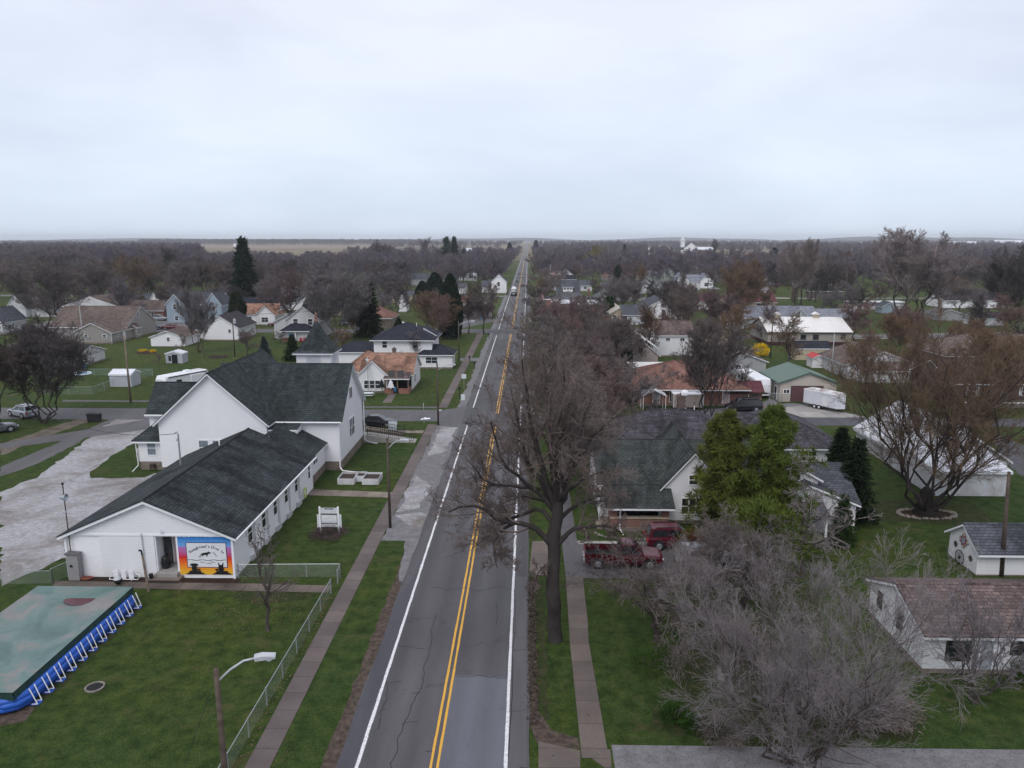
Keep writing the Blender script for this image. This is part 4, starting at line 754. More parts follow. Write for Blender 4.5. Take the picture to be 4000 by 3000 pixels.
WX1, WZ = hz('E', 1757, 378, 74.2)
win(t, 'E', -20.0, 81.7, 2.5, 2.2, 2.0, '3'); win(t, 'E', -20.0, 81.7, 6.8, 1.3, 1.25, 'dv'); win(t, 'S', 74.2, WX1, WZ-1.5, .95, 1.5, '', 'white_paint', 'glass_sky'); win(t, 'S', 74.2, WX1+1.45, WZ-1.5, .95, 1.5, '', 'white_paint', 'glass_sky'); win(t, 'S', 76.0, -40.3, 1.7, .9, 1.5, '', 'white_paint', 'glass_sky'); win(t, 'E', -21.7, 72.6, 1.9, 1.4, 1.1, 'v')
t.part('attic_vent', MB().box(-25.95, -25.4, 70.82, 70.93, 3.9, 4.4), 'sign_pale')
spout(t, [(-20.05, 76.1, 5.4), (-20.05, 76.05, .4), (-19.7, 75.6, .2), (-17.8, 75.2, .12)], r=.08); spout(t, [(-19.85, 87.3, 5.3), (-19.85, 87.3, .4), (-19.2, 87.1, .15), (-18.2, 86.7, .1)], r=.08); spout(t, [(-41.9, 75.8, 3.2), (-41.8, 75.8, .6), (-42.2, 75.2, .05)]); spout(t, [(-42.6, 81.4, 4.9), (-42.6, 81.5, 1.2)])
t.part('gutter', MB().tube([(-27.1, 75.75, 5.42), (-19.7, 75.75, 5.42)], .08, 6), 'white_paint'); t.part('gutter', MB().tube([(-43.5, 81.15, 4.8), (-38.3, 81.15, 4.8)], .08, 6), 'white_paint')
t.part('gas_meter', MB().tube([(-40.6, 75.9, 0), (-40.6, 75.9, .7), (-40.0, 75.9, .7), (-40.0, 75.9, 0)], .05, 5).box(-40.45, -40.1, 75.75, 75.95, .35, .65), 'wood_dark')
# ramp with railings
th = Thing('access_ramp', 'concrete access ramp with black railings beside the church', 'ramp', (-17, 88.5, 0))
th.part('deck', MB().prism([(-20.6, 87.35, 0), (-20.6, 87.35, .95), (-19.6, 87.35, .95), (-13.7, 87.35, .08), (-13.7, 87.35, 0)], (0, 1.6, 0)), 'concrete'); th.part('path', MB().box(-19.5, -13.4, 91.9, 93.2, 0, .06), 'walk_cross'); th.part('upper_deck', MB().prism([(-20.6, 90.4, 0), (-20.6, 90.4, .95), (-16, 90.4, .3), (-15.9, 90.4, 0)], (0, 1.4, 0)), 'walk_cross')
def rail(x0, x1, y, z0, z1, n=22):
    m = MB().tube([(x0, y, z0+1), (x1, y, z1+1)], .035, 5).tube([(x0, y, z0+.12), (x1, y, z1+.12)], .025, 4)
    for k in range(n+1):
        f_ = k/n; m.tube([(x0+(x1-x0)*f_, y, z0+(z1-z0)*f_+(0 if k % 5 == 0 else .12)), (x0+(x1-x0)*f_, y, z0+(z1-z0)*f_+1)], .035 if k % 5 == 0 else .018, 4)
    th.part('railing', m, 'black')
rail(-19.5, -13.9, 87.4, .95, .1); rail(-19.5, -13.9, 88.9, .95, .1); rail(-19.6, -15.8, 90.5, .95, .3, 12)
th.part('railing_post', MB().tube([(-15.8, 92, 0), (-15.8, 92, 1.3)], .04, 5), 'black')
th = Thing('board_sign', 'small pale board sign on two legs between railings and sedan', 'sign', (-17, 91, 0)); th.part('panel', MB().box(-17.6, -16.5, 91.0, 91.06, .7, 1.75), 'sign_pale'); th.part('leg', MB().box(-17.55, -17.48, 91.02, 91.08, 0, .7), 'galv'); th.part('leg', MB().box(-16.62, -16.55, 91.02, 91.08, 0, .7), 'galv')
# raised beds
pl_mesh = {}
def planter(x, y, lab, w_=1.7, d_=2.2, first=[None]):
    if first[0] is None:
        th = Thing('raised_bed', lab, 'planter', (x, y, 0), group='corrugated raised garden beds', local=True); m = MB(); a, b = w_/2, d_/2
        for q in ((-a, a, -b, -b+.05), (-a, a, b-.05, b), (-a, -a+.05, -b+.05, b-.05), (a-.05, a, -b+.05, b-.05)): m.box(*q, 0, .62)
        th.part('side', m, 'white_metal_dirty'); th.part('soil', MB().box(-a+.05, a-.05, -b+.05, b-.05, 0, .42), 'soil'); first[0] = th.o
    else: copy_tree(first[0], (x, y, 0), 0, lab)
planter(-18.4, 72.7, 'corrugated metal raised bed nearest the church corner, left of three'); planter(-15.9, 72.7, 'corrugated metal raised bed, right of three on the church lawn'); 
planter(-17.2, 73.3, 'narrow corrugated metal raised bed between the two others'); bpy.data.objects['raised_bed.002'].scale = (.55, .7, 1)
# the hall sign
x0, x1, y = -17.5, -15.95, 59.1
th = Thing('lawn_sign', 'white two post business sign with phone number on the lawn', 'sign', ((x0+x1)/2, y, 0), mark='the lawn sign')
for x in (x0, x1): th.part('post', MB().box(x-.07, x+.07, y-.07, y+.07, 0, 2.25).lathe([(.09, 2.25), (.05, 2.33)], (x, y, 0), 8), 'white_paint')
t_text = th; pn = th.part('header_panel', MB().box(x0+.07, x1-.07, y-.03, y+.03, 1.72, 2.2), 'car_white')
for z in (1.78, 1.93, 2.08, 2.19): th.part('letter_track', MB().box(x0+.08, x1-.08, y-.045, y-.03, z, z+.015), 'sign_grey', pn)
text('WELCOME', .15, (-16.72, y-.05, 2.09), 'sign_ink', pn, bold=.004)
pn = th.part('main_panel', MB().box(x0+.09, x1-.09, y-.05, y+.03, .48, 1.64), 'sign_ink'); th.part('panel_face', MB().box(x0+.12, x1-.12, y-.06, y-.045, .9, 1.6), 'car_white', pn); th.part('panel_face', MB().box(x0+.12, x1-.12, y-.06, y-.045, .53, .76), 'car_white', pn)
text('765-765-4035', .19, (-16.72, y-.066, .575), 'sign_ink', pn, bold=.003); text('PET FOOD  SUPPLIES  SUPPLEMENTS', .075, (-16.72, y-.066, .8), 'car_white', pn); text("YOUNGBLOOD'S NATURAL", .1, (-16.72, y-.066, .98), 'sign_grey', pn)
lp = [(-17.15, 1.2), (-17.0, 1.32), (-16.75, 1.3), (-16.62, 1.27), (-16.6, 1.4), (-16.45, 1.47), (-16.33, 1.38), (-16.3, 1.2), (-16.4, 1.12), (-16.55, 1.2)]
th.part('outline_emblem', MB().tube([(a, y-.063, b) for a, b in lp], .012, 4), 'sign_grey', pn)
for x, s_ in ((x0-.16, 'CLASSES'), (x1+.16, 'TRAINING')):
    pn = th.part('side_panel', MB().box(x-.1, x+.1, y-.02, y+.02, .45, 1.62), 'car_white')
    for i, ch in enumerate(s_): text(ch, .13, (x, y-.025, 1.47-i*1.0/(len(s_)-.2)), 'sign_grey', pn, name='letter')
# chain-link fences
def mesh_mat(nm, c, cov):
    t_ = NT(nm, .5); tr = t_.n('ShaderNodeBsdfTransparent'); mx_ = t_.n('ShaderNodeMixShader'); w1 = t_.n('ShaderNodeTexChecker'); w1.inputs['Scale'].default_value = 6
    s0 = t_.n('ShaderNodeSeparateXYZ'); t_.l(t_.vec('uv'), s0.inputs[0])
    a = t_.math('FRACT', t_.math('MULTIPLY', t_.math('ADD', s0.outputs[0], s0.outputs[1]), 9)); b = t_.math('FRACT', t_.math('MULTIPLY', t_.math('SUBTRACT', s0.outputs[0], s0.outputs[1]), 9))
    f_ = t_.math('MAXIMUM', t_.math('LESS_THAN', a, cov), t_.math('LESS_THAN', b, cov)); t_.col(c); t_.l(f_, mx_.inputs[0]); t_.l(tr.outputs[0], mx_.inputs[1]); t_.l(t_.b.outputs[0], mx_.inputs[2]); t_.l(mx_.outputs[0], t_.out.inputs[0]); t_.t.nodes.remove(w1)
mesh_mat('chain_mesh', (.42, .46, .48), .07); mesh_mat('chain_mesh_green', (.25, .34, .3), .1)
def fence(label, pts, h, mat='chain_mesh', post='galv', every=2.6, group=None, name='chain_link_fence'):
    th = Thing(name, label, 'fence', (*pts[0], 0), group=group)
    for a, b in zip(pts[:-1], pts[1:]):
        L_ = math.dist(a, b); n = max(1, round(L_/every)); dx, dy = (b[0]-a[0])/L_, (b[1]-a[1])/L_
        th.part('mesh_panel', MB().quad((*a, .04), (*b, .04), (*b, h-.02), (*a, h-.02)), mat); th.part('rail', MB().tube([(*a, h), (*b, h)], .025, 5), post)
        for k in range(n+1):
            q = (a[0]+dx*L_*k/n, a[1]+dy*L_*k/n); th.part('post', MB().tube([(*q, 0), (*q, h+.05)], .035 if k % n else .05, 6), post)
    return th
fence('chain link fence running along the sidewalk beside the lawn', [(-13.95, 20), (-13.75, 48.1)], 1.05); fence('chain link fence across the lawn in front of the white hall', [(-21.2, 50.45), (-13.7, 50.7), (-13.65, 49.6)], 1.05)
fence('chain link gate and fence at the gravel lot corner', [g('E', 600, 1545), g('E', 455, 1615)], 1.15, group=None); fence('low chain link fence leading left along the gravel lot', [g('E', 455, 1615), (-46, 48.4)], 1.0, every=4)
# the covered pool
th = Thing('frame_pool', 'rectangular blue frame pool under a sagging green tarpaulin', 'pool', (-30, 40, 0), mark='the covered pool'); PX0, PX1, PY0, PY1 = -33.3, -26.75, 34.3, 46.3
n = 40; m = MB(); 
def ph(x, y):
    u, v = (x-PX0)/(PX1-PX0), (y-PY0)/(PY1-PY0); e = min(u, 1-u, v, 1-v); s = 1.28-.16*min(1, e*5)
    s += .08*math.sin(v*17+1.4*math.sin(u*4))*min(1, e*9)-.2*math.exp(-((u-.62)/.2)**2-((v-.86)/.06)**2)+.035*math.sin(v*31+u*9)*min(1, e*8)
    return s
for i in range(n):
    for j in range(n):
        q = [(PX0+(PX1-PX0)*a/n, PY0+(PY1-PY0)*b/n) for a, b in ((i, j), (i+1, j), (i+1, j+1), (i, j+1))]; m.quad(*[(a, b, ph(a, b)) for a, b in q])
th.part('tarpaulin_top', m, 'tarp_top', smooth=True)
m = MB(); rs = random.Random(2); per = []
for k in range(60): per.append((PX1+.03, PY0+(PY1-PY0)*k/60))
for k in range(30): per.append((PX1-(PX1-PX0)*k/30, PY1+.03))
for k in range(60): per.append((PX0-.03, PY1-(PY1-PY0)*k/60))
for k in range(31): per.append((PX0+(PX1-PX0)*k/30, PY0-.03))
low = [(a+rs.uniform(0, .05)*(1 if a > -30 else -1), b, .82+rs.uniform(-.05, .04)) for a, b in per]
for k in range(len(per)-1): m.quad((*low[k][:3],), (*low[k+1][:3],), (*per[k+1], 1.27), (*per[k], 1.27))
th.part('tarpaulin_skirt', m, 'tarp'); th.part('puddle', MB().prism([(-29.2+1.35*math.cos(a*.4), 44.6+.5*math.sin(a*.4)+.14*math.cos(a*.8), 1.075) for a in range(16)], (0, 0, .03)), 'car_maroon')
B = .25; rim = [(PX1-B, PY1-.1), (PX1+.12, PY1-.5), (PX1+.12, PY0+.7), (PX1-.1, PY0+.25), (PX1-.6, PY0-.02), (PX0, PY0-.02)]
m = MB()
for dz in (.30, .5, .72): m.tube([(a+(.1 if dz == .5 else 0), b, dz) for a, b in rim], .2, 8)
th.part('pool_wall', m, 'pool_blue', smooth=True)
for k in range(11):
    y0 = PY0+1.0+k*1.05
    for s in (-.21, .21): th.part('leg', MB().tube([(PX1+.3, y0+s, 1.0), (PX1+.62, y0+s*.85, .08)], .03, 5).tube([(PX1+.62, y0+s*.85, .08), (PX1+.3, y0+s*.8, .05)], .03, 5), 'white_paint')
    th.part('strap', MB().quad((PX1+.2, y0-.28, .03), (PX1+.68, y0-.2, .03), (PX1+.68, y0+.2, .03), (PX1+.2, y0+.28, .03)), 'pool_blue')
th.part('ladder', MB().tube([(-33.0, 36.4, .8), (-33.0, 36.4, 1.9), (-33.0, 37.1, 1.9), (-33.0, 37.1, .8)], .05, 4), 'wood'); sheet('garden_bed', wob([(-26.5, 34.2), (-25.9, 34.3), (-25.9, 46), (-26.6, 46.2)], .15, .6, 3), .0045, 'verge'); sheet('garden_bed', wob([(-33, 33.2), (-27.5, 32.8), (-26, 33.9), (-26.5, 35.5), (-33, 34.4)], .2, .7, 6), .005, 'curb_dirt')
x, y = g('I', 820, 968); th = Thing('fire_pit', 'round dark sunken fire pit with stone rim in the lawn', 'fire pit', (x, y, 0)); th.part('rim', MB().lathe([(.5, 0), (.52, .1), (.42, .1), (.42, .03), (.3, .03)], (x, y, 0), 20), 'stone'); th.part('ash', MB().lathe([(.41, .05), (.1, .07)], (x, y, 0), 16), 'dark')
# street lamps and poles
def slamp(label, x, y, h, arm, az=0., pole='wood_pole', name='street_lamp', r=.13, armz=-.3, lean=(0, 0), z0=0):
    th = Thing(name, label, 'street lamp', (x, y, 0)); tx, ty = x+lean[0], y+lean[1]
    th.part('pole', MB().tube([(x, y, -.1), ((x+tx)/2, (y+ty)/2, h/2), (tx, ty, h)], [r, r*.88, r*.75], 9), pole, smooth=True)
    for k, a_ in enumerate(arm):
        dx, dy = math.cos(az), math.sin(az); A = [(tx, ty, h+armz-.7+k*.3), (tx+dx*a_*.35, ty+dy*a_*.35, h+armz-.25+k*.25), (tx+dx*a_*.7, ty+dy*a_*.7, h+armz+.05+k*.25), (tx+dx*a_, ty+dy*a_, h+armz+.1+k*.25)]
        ap = th.part('arm', MB().tube(A, .045, 6), 'lamp_grey', smooth=True); e = A[-1]
        m = MB(); L_, W_ = .75, .17
        m.prism([(e[0]-.05*dx, e[1], e[2]+.08), (e[0]+dx*.25, e[1]+dy*.25, e[2]+.13), (e[0]+dx*L_, e[1]+dy*L_, e[2]+.05), (e[0]+dx*L_, e[1]+dy*L_, e[2]-.03), (e[0], e[1], e[2]-.05)], (-dy*W_*2, dx*W_*2, 0)); m.v = [(a+dy*W_, b-dx*W_, c) for a, b, c in m.v]
        hd = th.part('lamp_head', m, 'lamp_grey', ap); th.part('lens', MB().lathe([(.13, -.13), (.14, -.04)], (e[0]+dx*.5, e[1]+dy*.5, e[2]), 8), 'lamp_glass', hd)
    return th
slamp('brown wooden street lamp between sidewalk and gravel near the lawn sign', -11.81, 60.3, 8.0, (1.1,)); slamp('nearest street lamp, wooden pole with white arm by the fence', -11.9, 25.6, 8.3, (1.45,), .25, 'wood_pole', r=.14, armz=.15); slamp('wooden street lamp at the corner past the church', -11.92, 96.2, 8.4, (1.7,), 0); slamp('wooden street lamp with two arms beside the far sidewalk', -13.96, 149.1, 8.2, (2.4, 2.6))
def upole(label, x, y, h, cross=(), r=.15, mat='wood_pole', tr=False, lean=(0, 0), bars=True):
    th = Thing('utility_pole', label, 'utility pole', (x, y, 0)); th.part('pole', MB().tube([(x, y, -.1), (x+lean[0], y+lean[1], h)], [r, r*.65], 8), mat, smooth=True)
    for z, L_, a in cross: th.part('crossarm', MB().box(x+lean[0]-L_/2, x+lean[0]+L_/2, y-.18, y-.08, z, z+.12) if a == 0 else MB().box(x-.18, x-.08, y-L_/2, y+L_/2, z, z+.12), 'wood')
    if tr: tf = th.part('transformer', MB().lathe([(.25, h-2.1), (.28, h-2.05), (.28, h-1.2), (.2, h-1.1)], (x+.42, y, 0), 10), 'lamp_grey'); th.part('insulator', MB().lathe([(.04, h-1.1), (.06, h-.95), (.03, h-.85)], (x+.42, y, 0), 6), 'stone', tf)
    return th
upole('pale wooden utility pole behind the white storage shed', -60.3, 109, 10.2, r=.17, mat='wood_pole_pale'); upole('grey pole in front of the taupe house garage', -100.3, 164.2, 9.8, r=.16, mat='concrete_pole'); upole('utility pole with transformer left of the church roof', -61.9, 154, 9.1, tr=True); upole('utility pole with boxy transformer by the long pale roofed office', 50.64, 154.2, 8.9, tr=True)
upole('slim pale grey pole between green garage and ribbed white barn', 54.1, 131.4, 8.1, r=.12, mat='concrete_pole'); upole('brown utility pole beside the white shed at right edge', 35.08, 51.9, 8.05, r=.17, lean=(-.45, 0))
for reg, bx, by, tx, ty, lab, kw in (('C', 1168, 745, 1175, 580, 'utility pole with transformer over the grass beyond the white barn house', dict(tr=True)), ('C', 1328, 755, 1325, 520, 'dark utility pole beyond the white barn house', {}), ('C', 603, 625, 603, 415, 'tall pole beside the dark roofed house with dormer', dict(cross=((9.5, 2, 0),))), ('C', 1690, 655, 1690, 440, 'pole topped by a red cross shape beside white houses', dict(cross=((14.2, 3, 0),))),
    ('A', 1362, 830, 1355, 660, 'pole between small white house and blue grey house', {}), ('A', 1375, 690, 1380, 590, 'thin white antenna pole behind the small white house', dict(cross=((9.5, 2.4, 0),), r=.07)), ('B', 42, 745, 30, 612, 'pale utility pole behind terracotta roofed house', dict(cross=((9.3, 1.5, 0),))), ('B', 1622, 545, 1618, 380, 'utility pole among the distant white garages', {}), ('B', 2120, 545, 2122, 375, 'utility pole on far left side of the main road', {}), ('B', 2003, 860, 2005, 690, 'pole between the pollarded street trees', {}),
    ('A', 1768, 1215, 1765, 1050, 'thin pole in the lawn behind the church', dict(r=.06)), ('B', 1448, 1659, 1450, 1620, 'short pole at the side street corner', dict(r=.05)), ('C', 1160, 590, 1160, 470, 'thin pole near the far dark pines', {}), ('D', 100, 460, 108, 370, 'thin white pole beside the dark green pine', dict(r=.12, mat='concrete_pole')), ('D', 1738, 1210, 1740, 1150, 'short post near the brick house roof', dict(r=.06))):
    x, y = g(reg, bx, by); upole(lab, x, y, hz(reg, tx, ty, y)[1], **kw)
def wires(label, pts, sag=.8, r=.018, n=1):
    for a, b in zip(pts[:-1], pts[1:]):
        p = [(a[0]+(b[0]-a[0])*k/12, a[1]+(b[1]-a[1])*k/12, a[2]+(b[2]-a[2])*k/12-sag*4*(k/12)*(1-k/12)) for k in range(13)]
        box_thing('overhead_wire', label, 'wire', MB().tube(p, r, 3), 'wire', a)
wires('overhead wire from the pale pole sagging left over the yard', [(-60.3, 109, 9.9), (-78, 70, 8.5)], 1.2, .03); wires('overhead wire from the pale pole toward the transformer pole', [(-60.3, 109, 9.9), (-61.9, 154, 8.8)], .8, .03); wires('service cable from left edge of the lot to the hall roof mast', [(-58, 77, 9.5), SM], 2.0, .03); wires('wire crossing behind the tall spruce', [(-61.9, 154, 8.8), (-20, 210, 9)], 1, .04)
wires('upper wires over the distant crossroad, left span', [(-40, 330, 9.5), (14, 330, 9.8)], .8, .05); wires('upper wires over the distant crossroad, right span', [(14, 330, 9.8), (120, 330, 9.8)], .8, .05); wires('lower wire over the distant crossroad, left span', [(-40, 331, 8.2), (14, 331, 8.5)], .8, .05); wires('lower wire over the distant crossroad, right span', [(14, 331, 8.5), (120, 331, 8.5)], .8, .05); wires('guy wire from the nearest street lamp to the lawn', [(-12.1, 25.6, 7.6), (-15.5, 27.5, 0)], .05, .012); wires('wire from grey pole to the pale utility pole', [(-100.3, 164, 9.4), (-60.3, 109, 9.4)], 1.2, .03); wires('service wire to long office building', [(50.6, 154.2, 8.5), (66, 175, 4)], .6, .03)
# ---------------------------------------------------------------- houses and other buildings, left of the road
nogab = dict()
bld('house', 'terracotta roofed white bungalow beyond the church, brick porch with tree cutouts', [(-27.2, -18.8, 118.6, 127.5, 3.1, 5.6, 'x', dict(oh=.5)), (-27.3, -22.6, 117.2, 122.6, 3.1, 5.35, 'y'), (-30.6, -24, 121, 128.6, 3.1, 5.7, 'h')],
    [('S', 117.2, -26.0, .75, .75, 1.25), ('S', 117.2, -25.1, .75, .75, 1.25), ('S', 117.2, -24.2, .75, .75, 1.25), ('E', -18.8, 121.6, 1.0, 1.4, 1.3, 'v')], roof='roof_terra', mark='the terracotta roofed bungalow', anchor=(-23, 118))
t = [o for o in bpy.data.objects if o.name == 'house'][0]
class Ref: pass
def ref(o): r = Thing.__new__(Thing); r.o = o; r.off = tuple(o.location); return r
t = ref(t); chim(t, -22.6, 124, 4.6, 6.3, .6, 'brick_dark')
r, f = MB(), MB(); p = [(-23.1, 116.3, 2.5), (-18.9, 116.3, 2.5), (-18.9, 118.6, 3.15), (-23.1, 118.6, 3.15)]; r.slab(p, .05, -.02); f.slab(p, -.022, -.18); t.part('porch_roof', r, 'roof_brown'); t.part('porch_trim', f, 'trim_white')
t.part('porch_wall', MB().box(-23.0, -21.6, 116.5, 116.75, 0, .85).box(-20.7, -19.0, 116.5, 116.75, 0, .85).box(-19.2, -18.95, 116.75, 118.5, 0, .85), 'brick_orange')
for x in (-22.9, -20.9, -19.15): t.part('porch_column', MB().box(x-.1, x+.1, 116.55, 116.75, .85, 2.5), 'wood')
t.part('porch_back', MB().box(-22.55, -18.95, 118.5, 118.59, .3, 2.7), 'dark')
for x, mt in ((-23.35, 'black'), (-21.9, 'white_paint')):
    th = Thing('tree_cutout', ('black' if mt == 'black' else 'white')+' flat christmas tree cutout standing at the bungalow porch', 'decoration', (x, 116.2, .9)); pts = [(-.1, 0), (.1, 0), (.1, .15), (.62, .15), (.35, .5), (.5, .5), (.25, .9), (.38, .9), (0, 1.55), (-.38, .9), (-.25, .9), (-.5, .5), (-.35, .5), (-.62, .15), (-.1, .15)]
    th.part('cutout', MB().prism([(x+a, 116.25, .9+b) for a, b in pts][::-1], (0, -.05, 0)), mt); th.part('stake', MB().box(x-.04, x+.04, 116.25, 116.3, 0, .9), 'wood')
th = Thing('star_light_tree', 'wire light strand cone with star on top before bungalow gable', 'decoration', (-26, 116.4, 0)); th.part('pole', MB().tube([(-25.6, 116.6, 0), (-25.6, 116.6, 5.3)], .04, 5), 'galv')
for k in range(7): th.part('strand', MB().tube([(-25.6, 116.6, 5.2), (-25.6+1.5*math.cos(k*.52-.0), 116.5-1.0*math.sin(k*.52), .2)], .014, 3), 'sign_grey')
th.part('star', MB().prism([(-25.6+(.4 if k % 2 else .16)*math.sin(k*math.pi/5+math.pi), 116.62, 5.5+(.4 if k % 2 else .16)*math.cos(k*math.pi/5+math.pi)) for k in range(10)], (0, -.06, 0)), 'sign_pale')
for k, x in enumerate((-21.9, -20.4)):
    th = Thing('solar_panel', ('left' if k == 0 else 'right')+' dark square panel propped on the bungalow porch roof', 'panel', (x, 117, 2.8)); th.part('panel', MB().prism([(x-.5, 116.7, 2.72), (x+.5, 116.7, 2.72), (x+.5, 117.2, 3.7), (x-.5, 117.2, 3.7)], (0, .06, 0)), 'black'); th.part('strut', MB().box(x-.03, x+.03, 117.2, 117.25, 2.85, 3.5), 'galv')
th = Thing('picnic_table', 'pale picnic table beside church corner on bungalow lawn', 'table', (-25.0, 113.5, 0)); th.part('top', MB().box(-26, -24.2, 113.2, 114.0, .72, .77), 'sign_pale')
for y in (112.85, 114.2): th.part('bench_seat', MB().box(-26, -24.2, y, y+.28, .42, .46), 'sign_pale')
for x in (-25.8, -24.4): th.part('leg', MB().tube([(x, 112.9, 0), (x, 113.5, .72)], .04, 4).tube([(x, 114.4, 0), (x, 113.8, .72)], .04, 4), 'wood')
th = Thing('barrel_planter', 'blue barrel standing on bungalow porch', 'barrel', (-21.4, 117.1, .3)); th.part('body', MB().lathe([(.2, .3), (.25, .6), (.2, .95)], (-21.4, 117.0, 0), 10), 'blue_plastic')
b = bld('house', 'white foursquare house with black hip roof and low sunroom wing', [(-29.6, -18.4, 141.0, 152, 5.7, 8.2, 'h', dict(oh=.7)), (-20.9, -14.4, 140.0, 145.2, 2.9, 4.3, 'h', dict(oh=.4)), (-20.6, -18.2, 145.6, 149.5, 5.9, 7.3, 'sE', dict(oh=.3))],
    [('S', 141.0, -24.0, 1.2, 1.1, 1.6), ('S', 141.0, -21.6, 3.9, .9, 1.3), ('S', 141, -27.5, 3.9, .9, 1.3), ('S', 140.0, -18.4, 1.1, 2.2, 1.1, 'v'), ('E', -14.4, 142.4, 1.1, 1.6, 1.1, 'v'), ('S', 141.0, -23.8, 1.0, 1.0, 1.7)], roof='roof_blackish', mark='the white foursquare house', anchor=(-24, 141))
r = ref(b.o); vent(r, -22, 146, 7.7)
bld('house', 'black roofed rear addition behind white foursquare house', [(-38, -29.5, 143, 150, 2.9, 4.4, 'h')], roof='roof_blackish')
b = bld('house', 'taupe house with brown roof and bay window beyond green yard', [(-107.6, -98.6, 172.6, 184, 2.85, 5.0, 'y', {}), (-118, -98.85, 180.2, 194.5, 3.4, 7.6, 'x', dict(oh=.5)), (-98.9, -97.7, 182.5, 184.8, 2.9, 3.7, 'sE', dict(oh=.25))],
    [('S', 172.6, -104.6, 1.4, .75, .8), ('S', 172.6, -100.2, 1.4, .75, .8), ('E', -98.6, 175.5, 1.5, .6, .7), ('E', -98.85, 186.0, 5.0, .9, 1.2), ('E', -97.7, 183.6, 1.0, 1.8, 1.3, '3'), ('E', -98.85, 181.2, 1.2, 1.0, 1.3)], wall='taupe_siding', roof='roof_taupe', mark='the taupe house', doors=[('E', -98.6, 178.3, .2, .9, 2.0, 'white_paint')], anchor=(-103, 172.6))
for k in range(4): vent(b, -112+k*3, 186, 6.2)
spout(b, [(-107.7, 172.5, 2.5), (-107.7, 172.5, .1)]); spout(b, [(-98.5, 172.5, 2.5), (-98.5, 172.5, .1)])
bld('garage', 'white garage with dark shingle roof and one small window in lawn', [(-87.0, -79.2, 168.3, 176.5, 2.35, 3.75, 'y')], [('S', 168.3, -82.9, 1.3, .6, .8)], roof='roof_taupe', mark='the white garage', found=.1)
bld('house', 'pale blue two storey house with steep gable and round vent', [(-105.6, -100.4, 214.9, 222, 5.9, 8.7, 'y', dict(oh=.4)), (-100.4, -90.5, 217.5, 224, 6.0, 8.9, 'x'), (-93.5, -88.8, 213.5, 222, 6.0, 9.2, 'y'), (-88.8, -80, 215, 224, 3, 5.6, 'h')],
    [('S', 214.9, -103.1, 4.2, .8, 1.5), ('S', 214.9, -102.8, 1.0, 1.0, 1.2), ('S', 217.5, -97, 4, .9, 1.2), ('S', 213.5, -91, 4, .9, 1.3), ('S', 215, -86.5, 1.2, .9, 1.2), ('S', 215, -84, 1.2, .9, 1.2)], wall='blue_siding', roof='roof_slate', mark='the pale blue house', anchor=(-98, 214.9))
bld('house', 'grey ranch house with dark roof behind the bare dark tree', [(-97.3, -90.2, 136, 146, 3.0, 4.7, 'y'), (-93, -86.8, 139.5, 149, 2.4, 3.8, 'x', dict(wm='old_white'))], [('S', 136, -95.4, 1.1, .9, 1.1), ('E', -86.8, 142, 1.1, .8, 1.0)], wall='grey_siding', roof='roof_dark', mark='the grey ranch house', anchor=(-92, 136))
bld('house', 'white house at left edge with dark roof, the farther one', [(-163, -157, 229, 240, 3.6, 7.2, 'y'), (-157, -148, 231, 239, 2.8, 5, 'x')], [('S', 229, -159.5, 1.0, .8, 1.4)], wall='old_white', mark='the far left white house')
bld('house', 'white gabled house cut by the left edge of the picture', [(-142, -135.3, 187.5, 197, 3.6, 6.8, 'y')], [('E', -135.3, 191, 1.2, 1.8, 1.2, 'v'), ('S', 187.5, -139, 1.2, .9, 1.3)], wall='old_white', roof='roof_slate', mark='the left edge white house')
b = bld('house', 'red brick building with wide white pediment and porch', [(-140, -124, 222, 236, 4.2, 7.4, 'y', dict(oh=.8)), (-124, -112, 226, 236, 3.0, 5.5, 'x', dict(wm='brick_red'))], [('S', 222, -136, 1, 1.0, 1.5), ('S', 222, -128, 1, 1.0, 1.5), ('S', 226, -120, 1, .8, 1.3), ('S', 226, -115.5, 1, .8, 1.3)], wall='brick_dark', roof='roof_taupe', mark='the red brick building', anchor=(-132, 222))
b.part('pediment', MB().prism([(-141, 221.2, 4.3), (-123, 221.2, 4.3), (-132, 221.2, 7.2)], (0, .5, 0)), 'old_white'); b.part('porch_column', MB().box(-134.2, -133.8, 219.5, 219.9, 0, 3.2), 'white_paint'); b.part('porch_column', MB().box(-130.4, -130.0, 219.5, 219.9, 0, 3.2), 'white_paint'); b.part('porch_roof', MB().prism([(-134.6, 219, 3.2), (-129.6, 219, 3.2), (-132.1, 219, 4.4)], (0, 3, 0)), 'old_white')
bld('house', 'small white house with porch between yellowish evergreens and blue house', [(-133, -129.4, 259, 268, 3.4, 6.0, 'y'), (-139, -133, 261, 268, 2.8, 5.2, 'x')], [('S', 259, -131.4, 1.2, 1.2, 1.2, 's')], mark='the small white house', roof='roof_slate')
bld('house', 'white house with steep roof and one small window behind the garage', [(-79.3, -70.5, 178.4, 190, 3.4, 6.2, 'y'), (-84, -79.3, 181, 189, 2.6, 4, 'x')], [('S', 178.4, -72.6, 2.0, .6, .8)], mark='the steep roofed white house', roof='roof_dark')
bld('house', 'white cottage with terracotta roof and front gable window', [(-84, -73, 214, 223, 3.2, 5.6, 'x'), (-78, -72.5, 211, 220, 3.2, 5.6, 'y')], [('S', 211, -75.4, 1.0, 1.8, 1.3, 'v'), ('S', 214, -81, 1.0, 1.4, 1.2)], roof='roof_terra', mark='the terracotta cottage', anchor=(-78, 211))
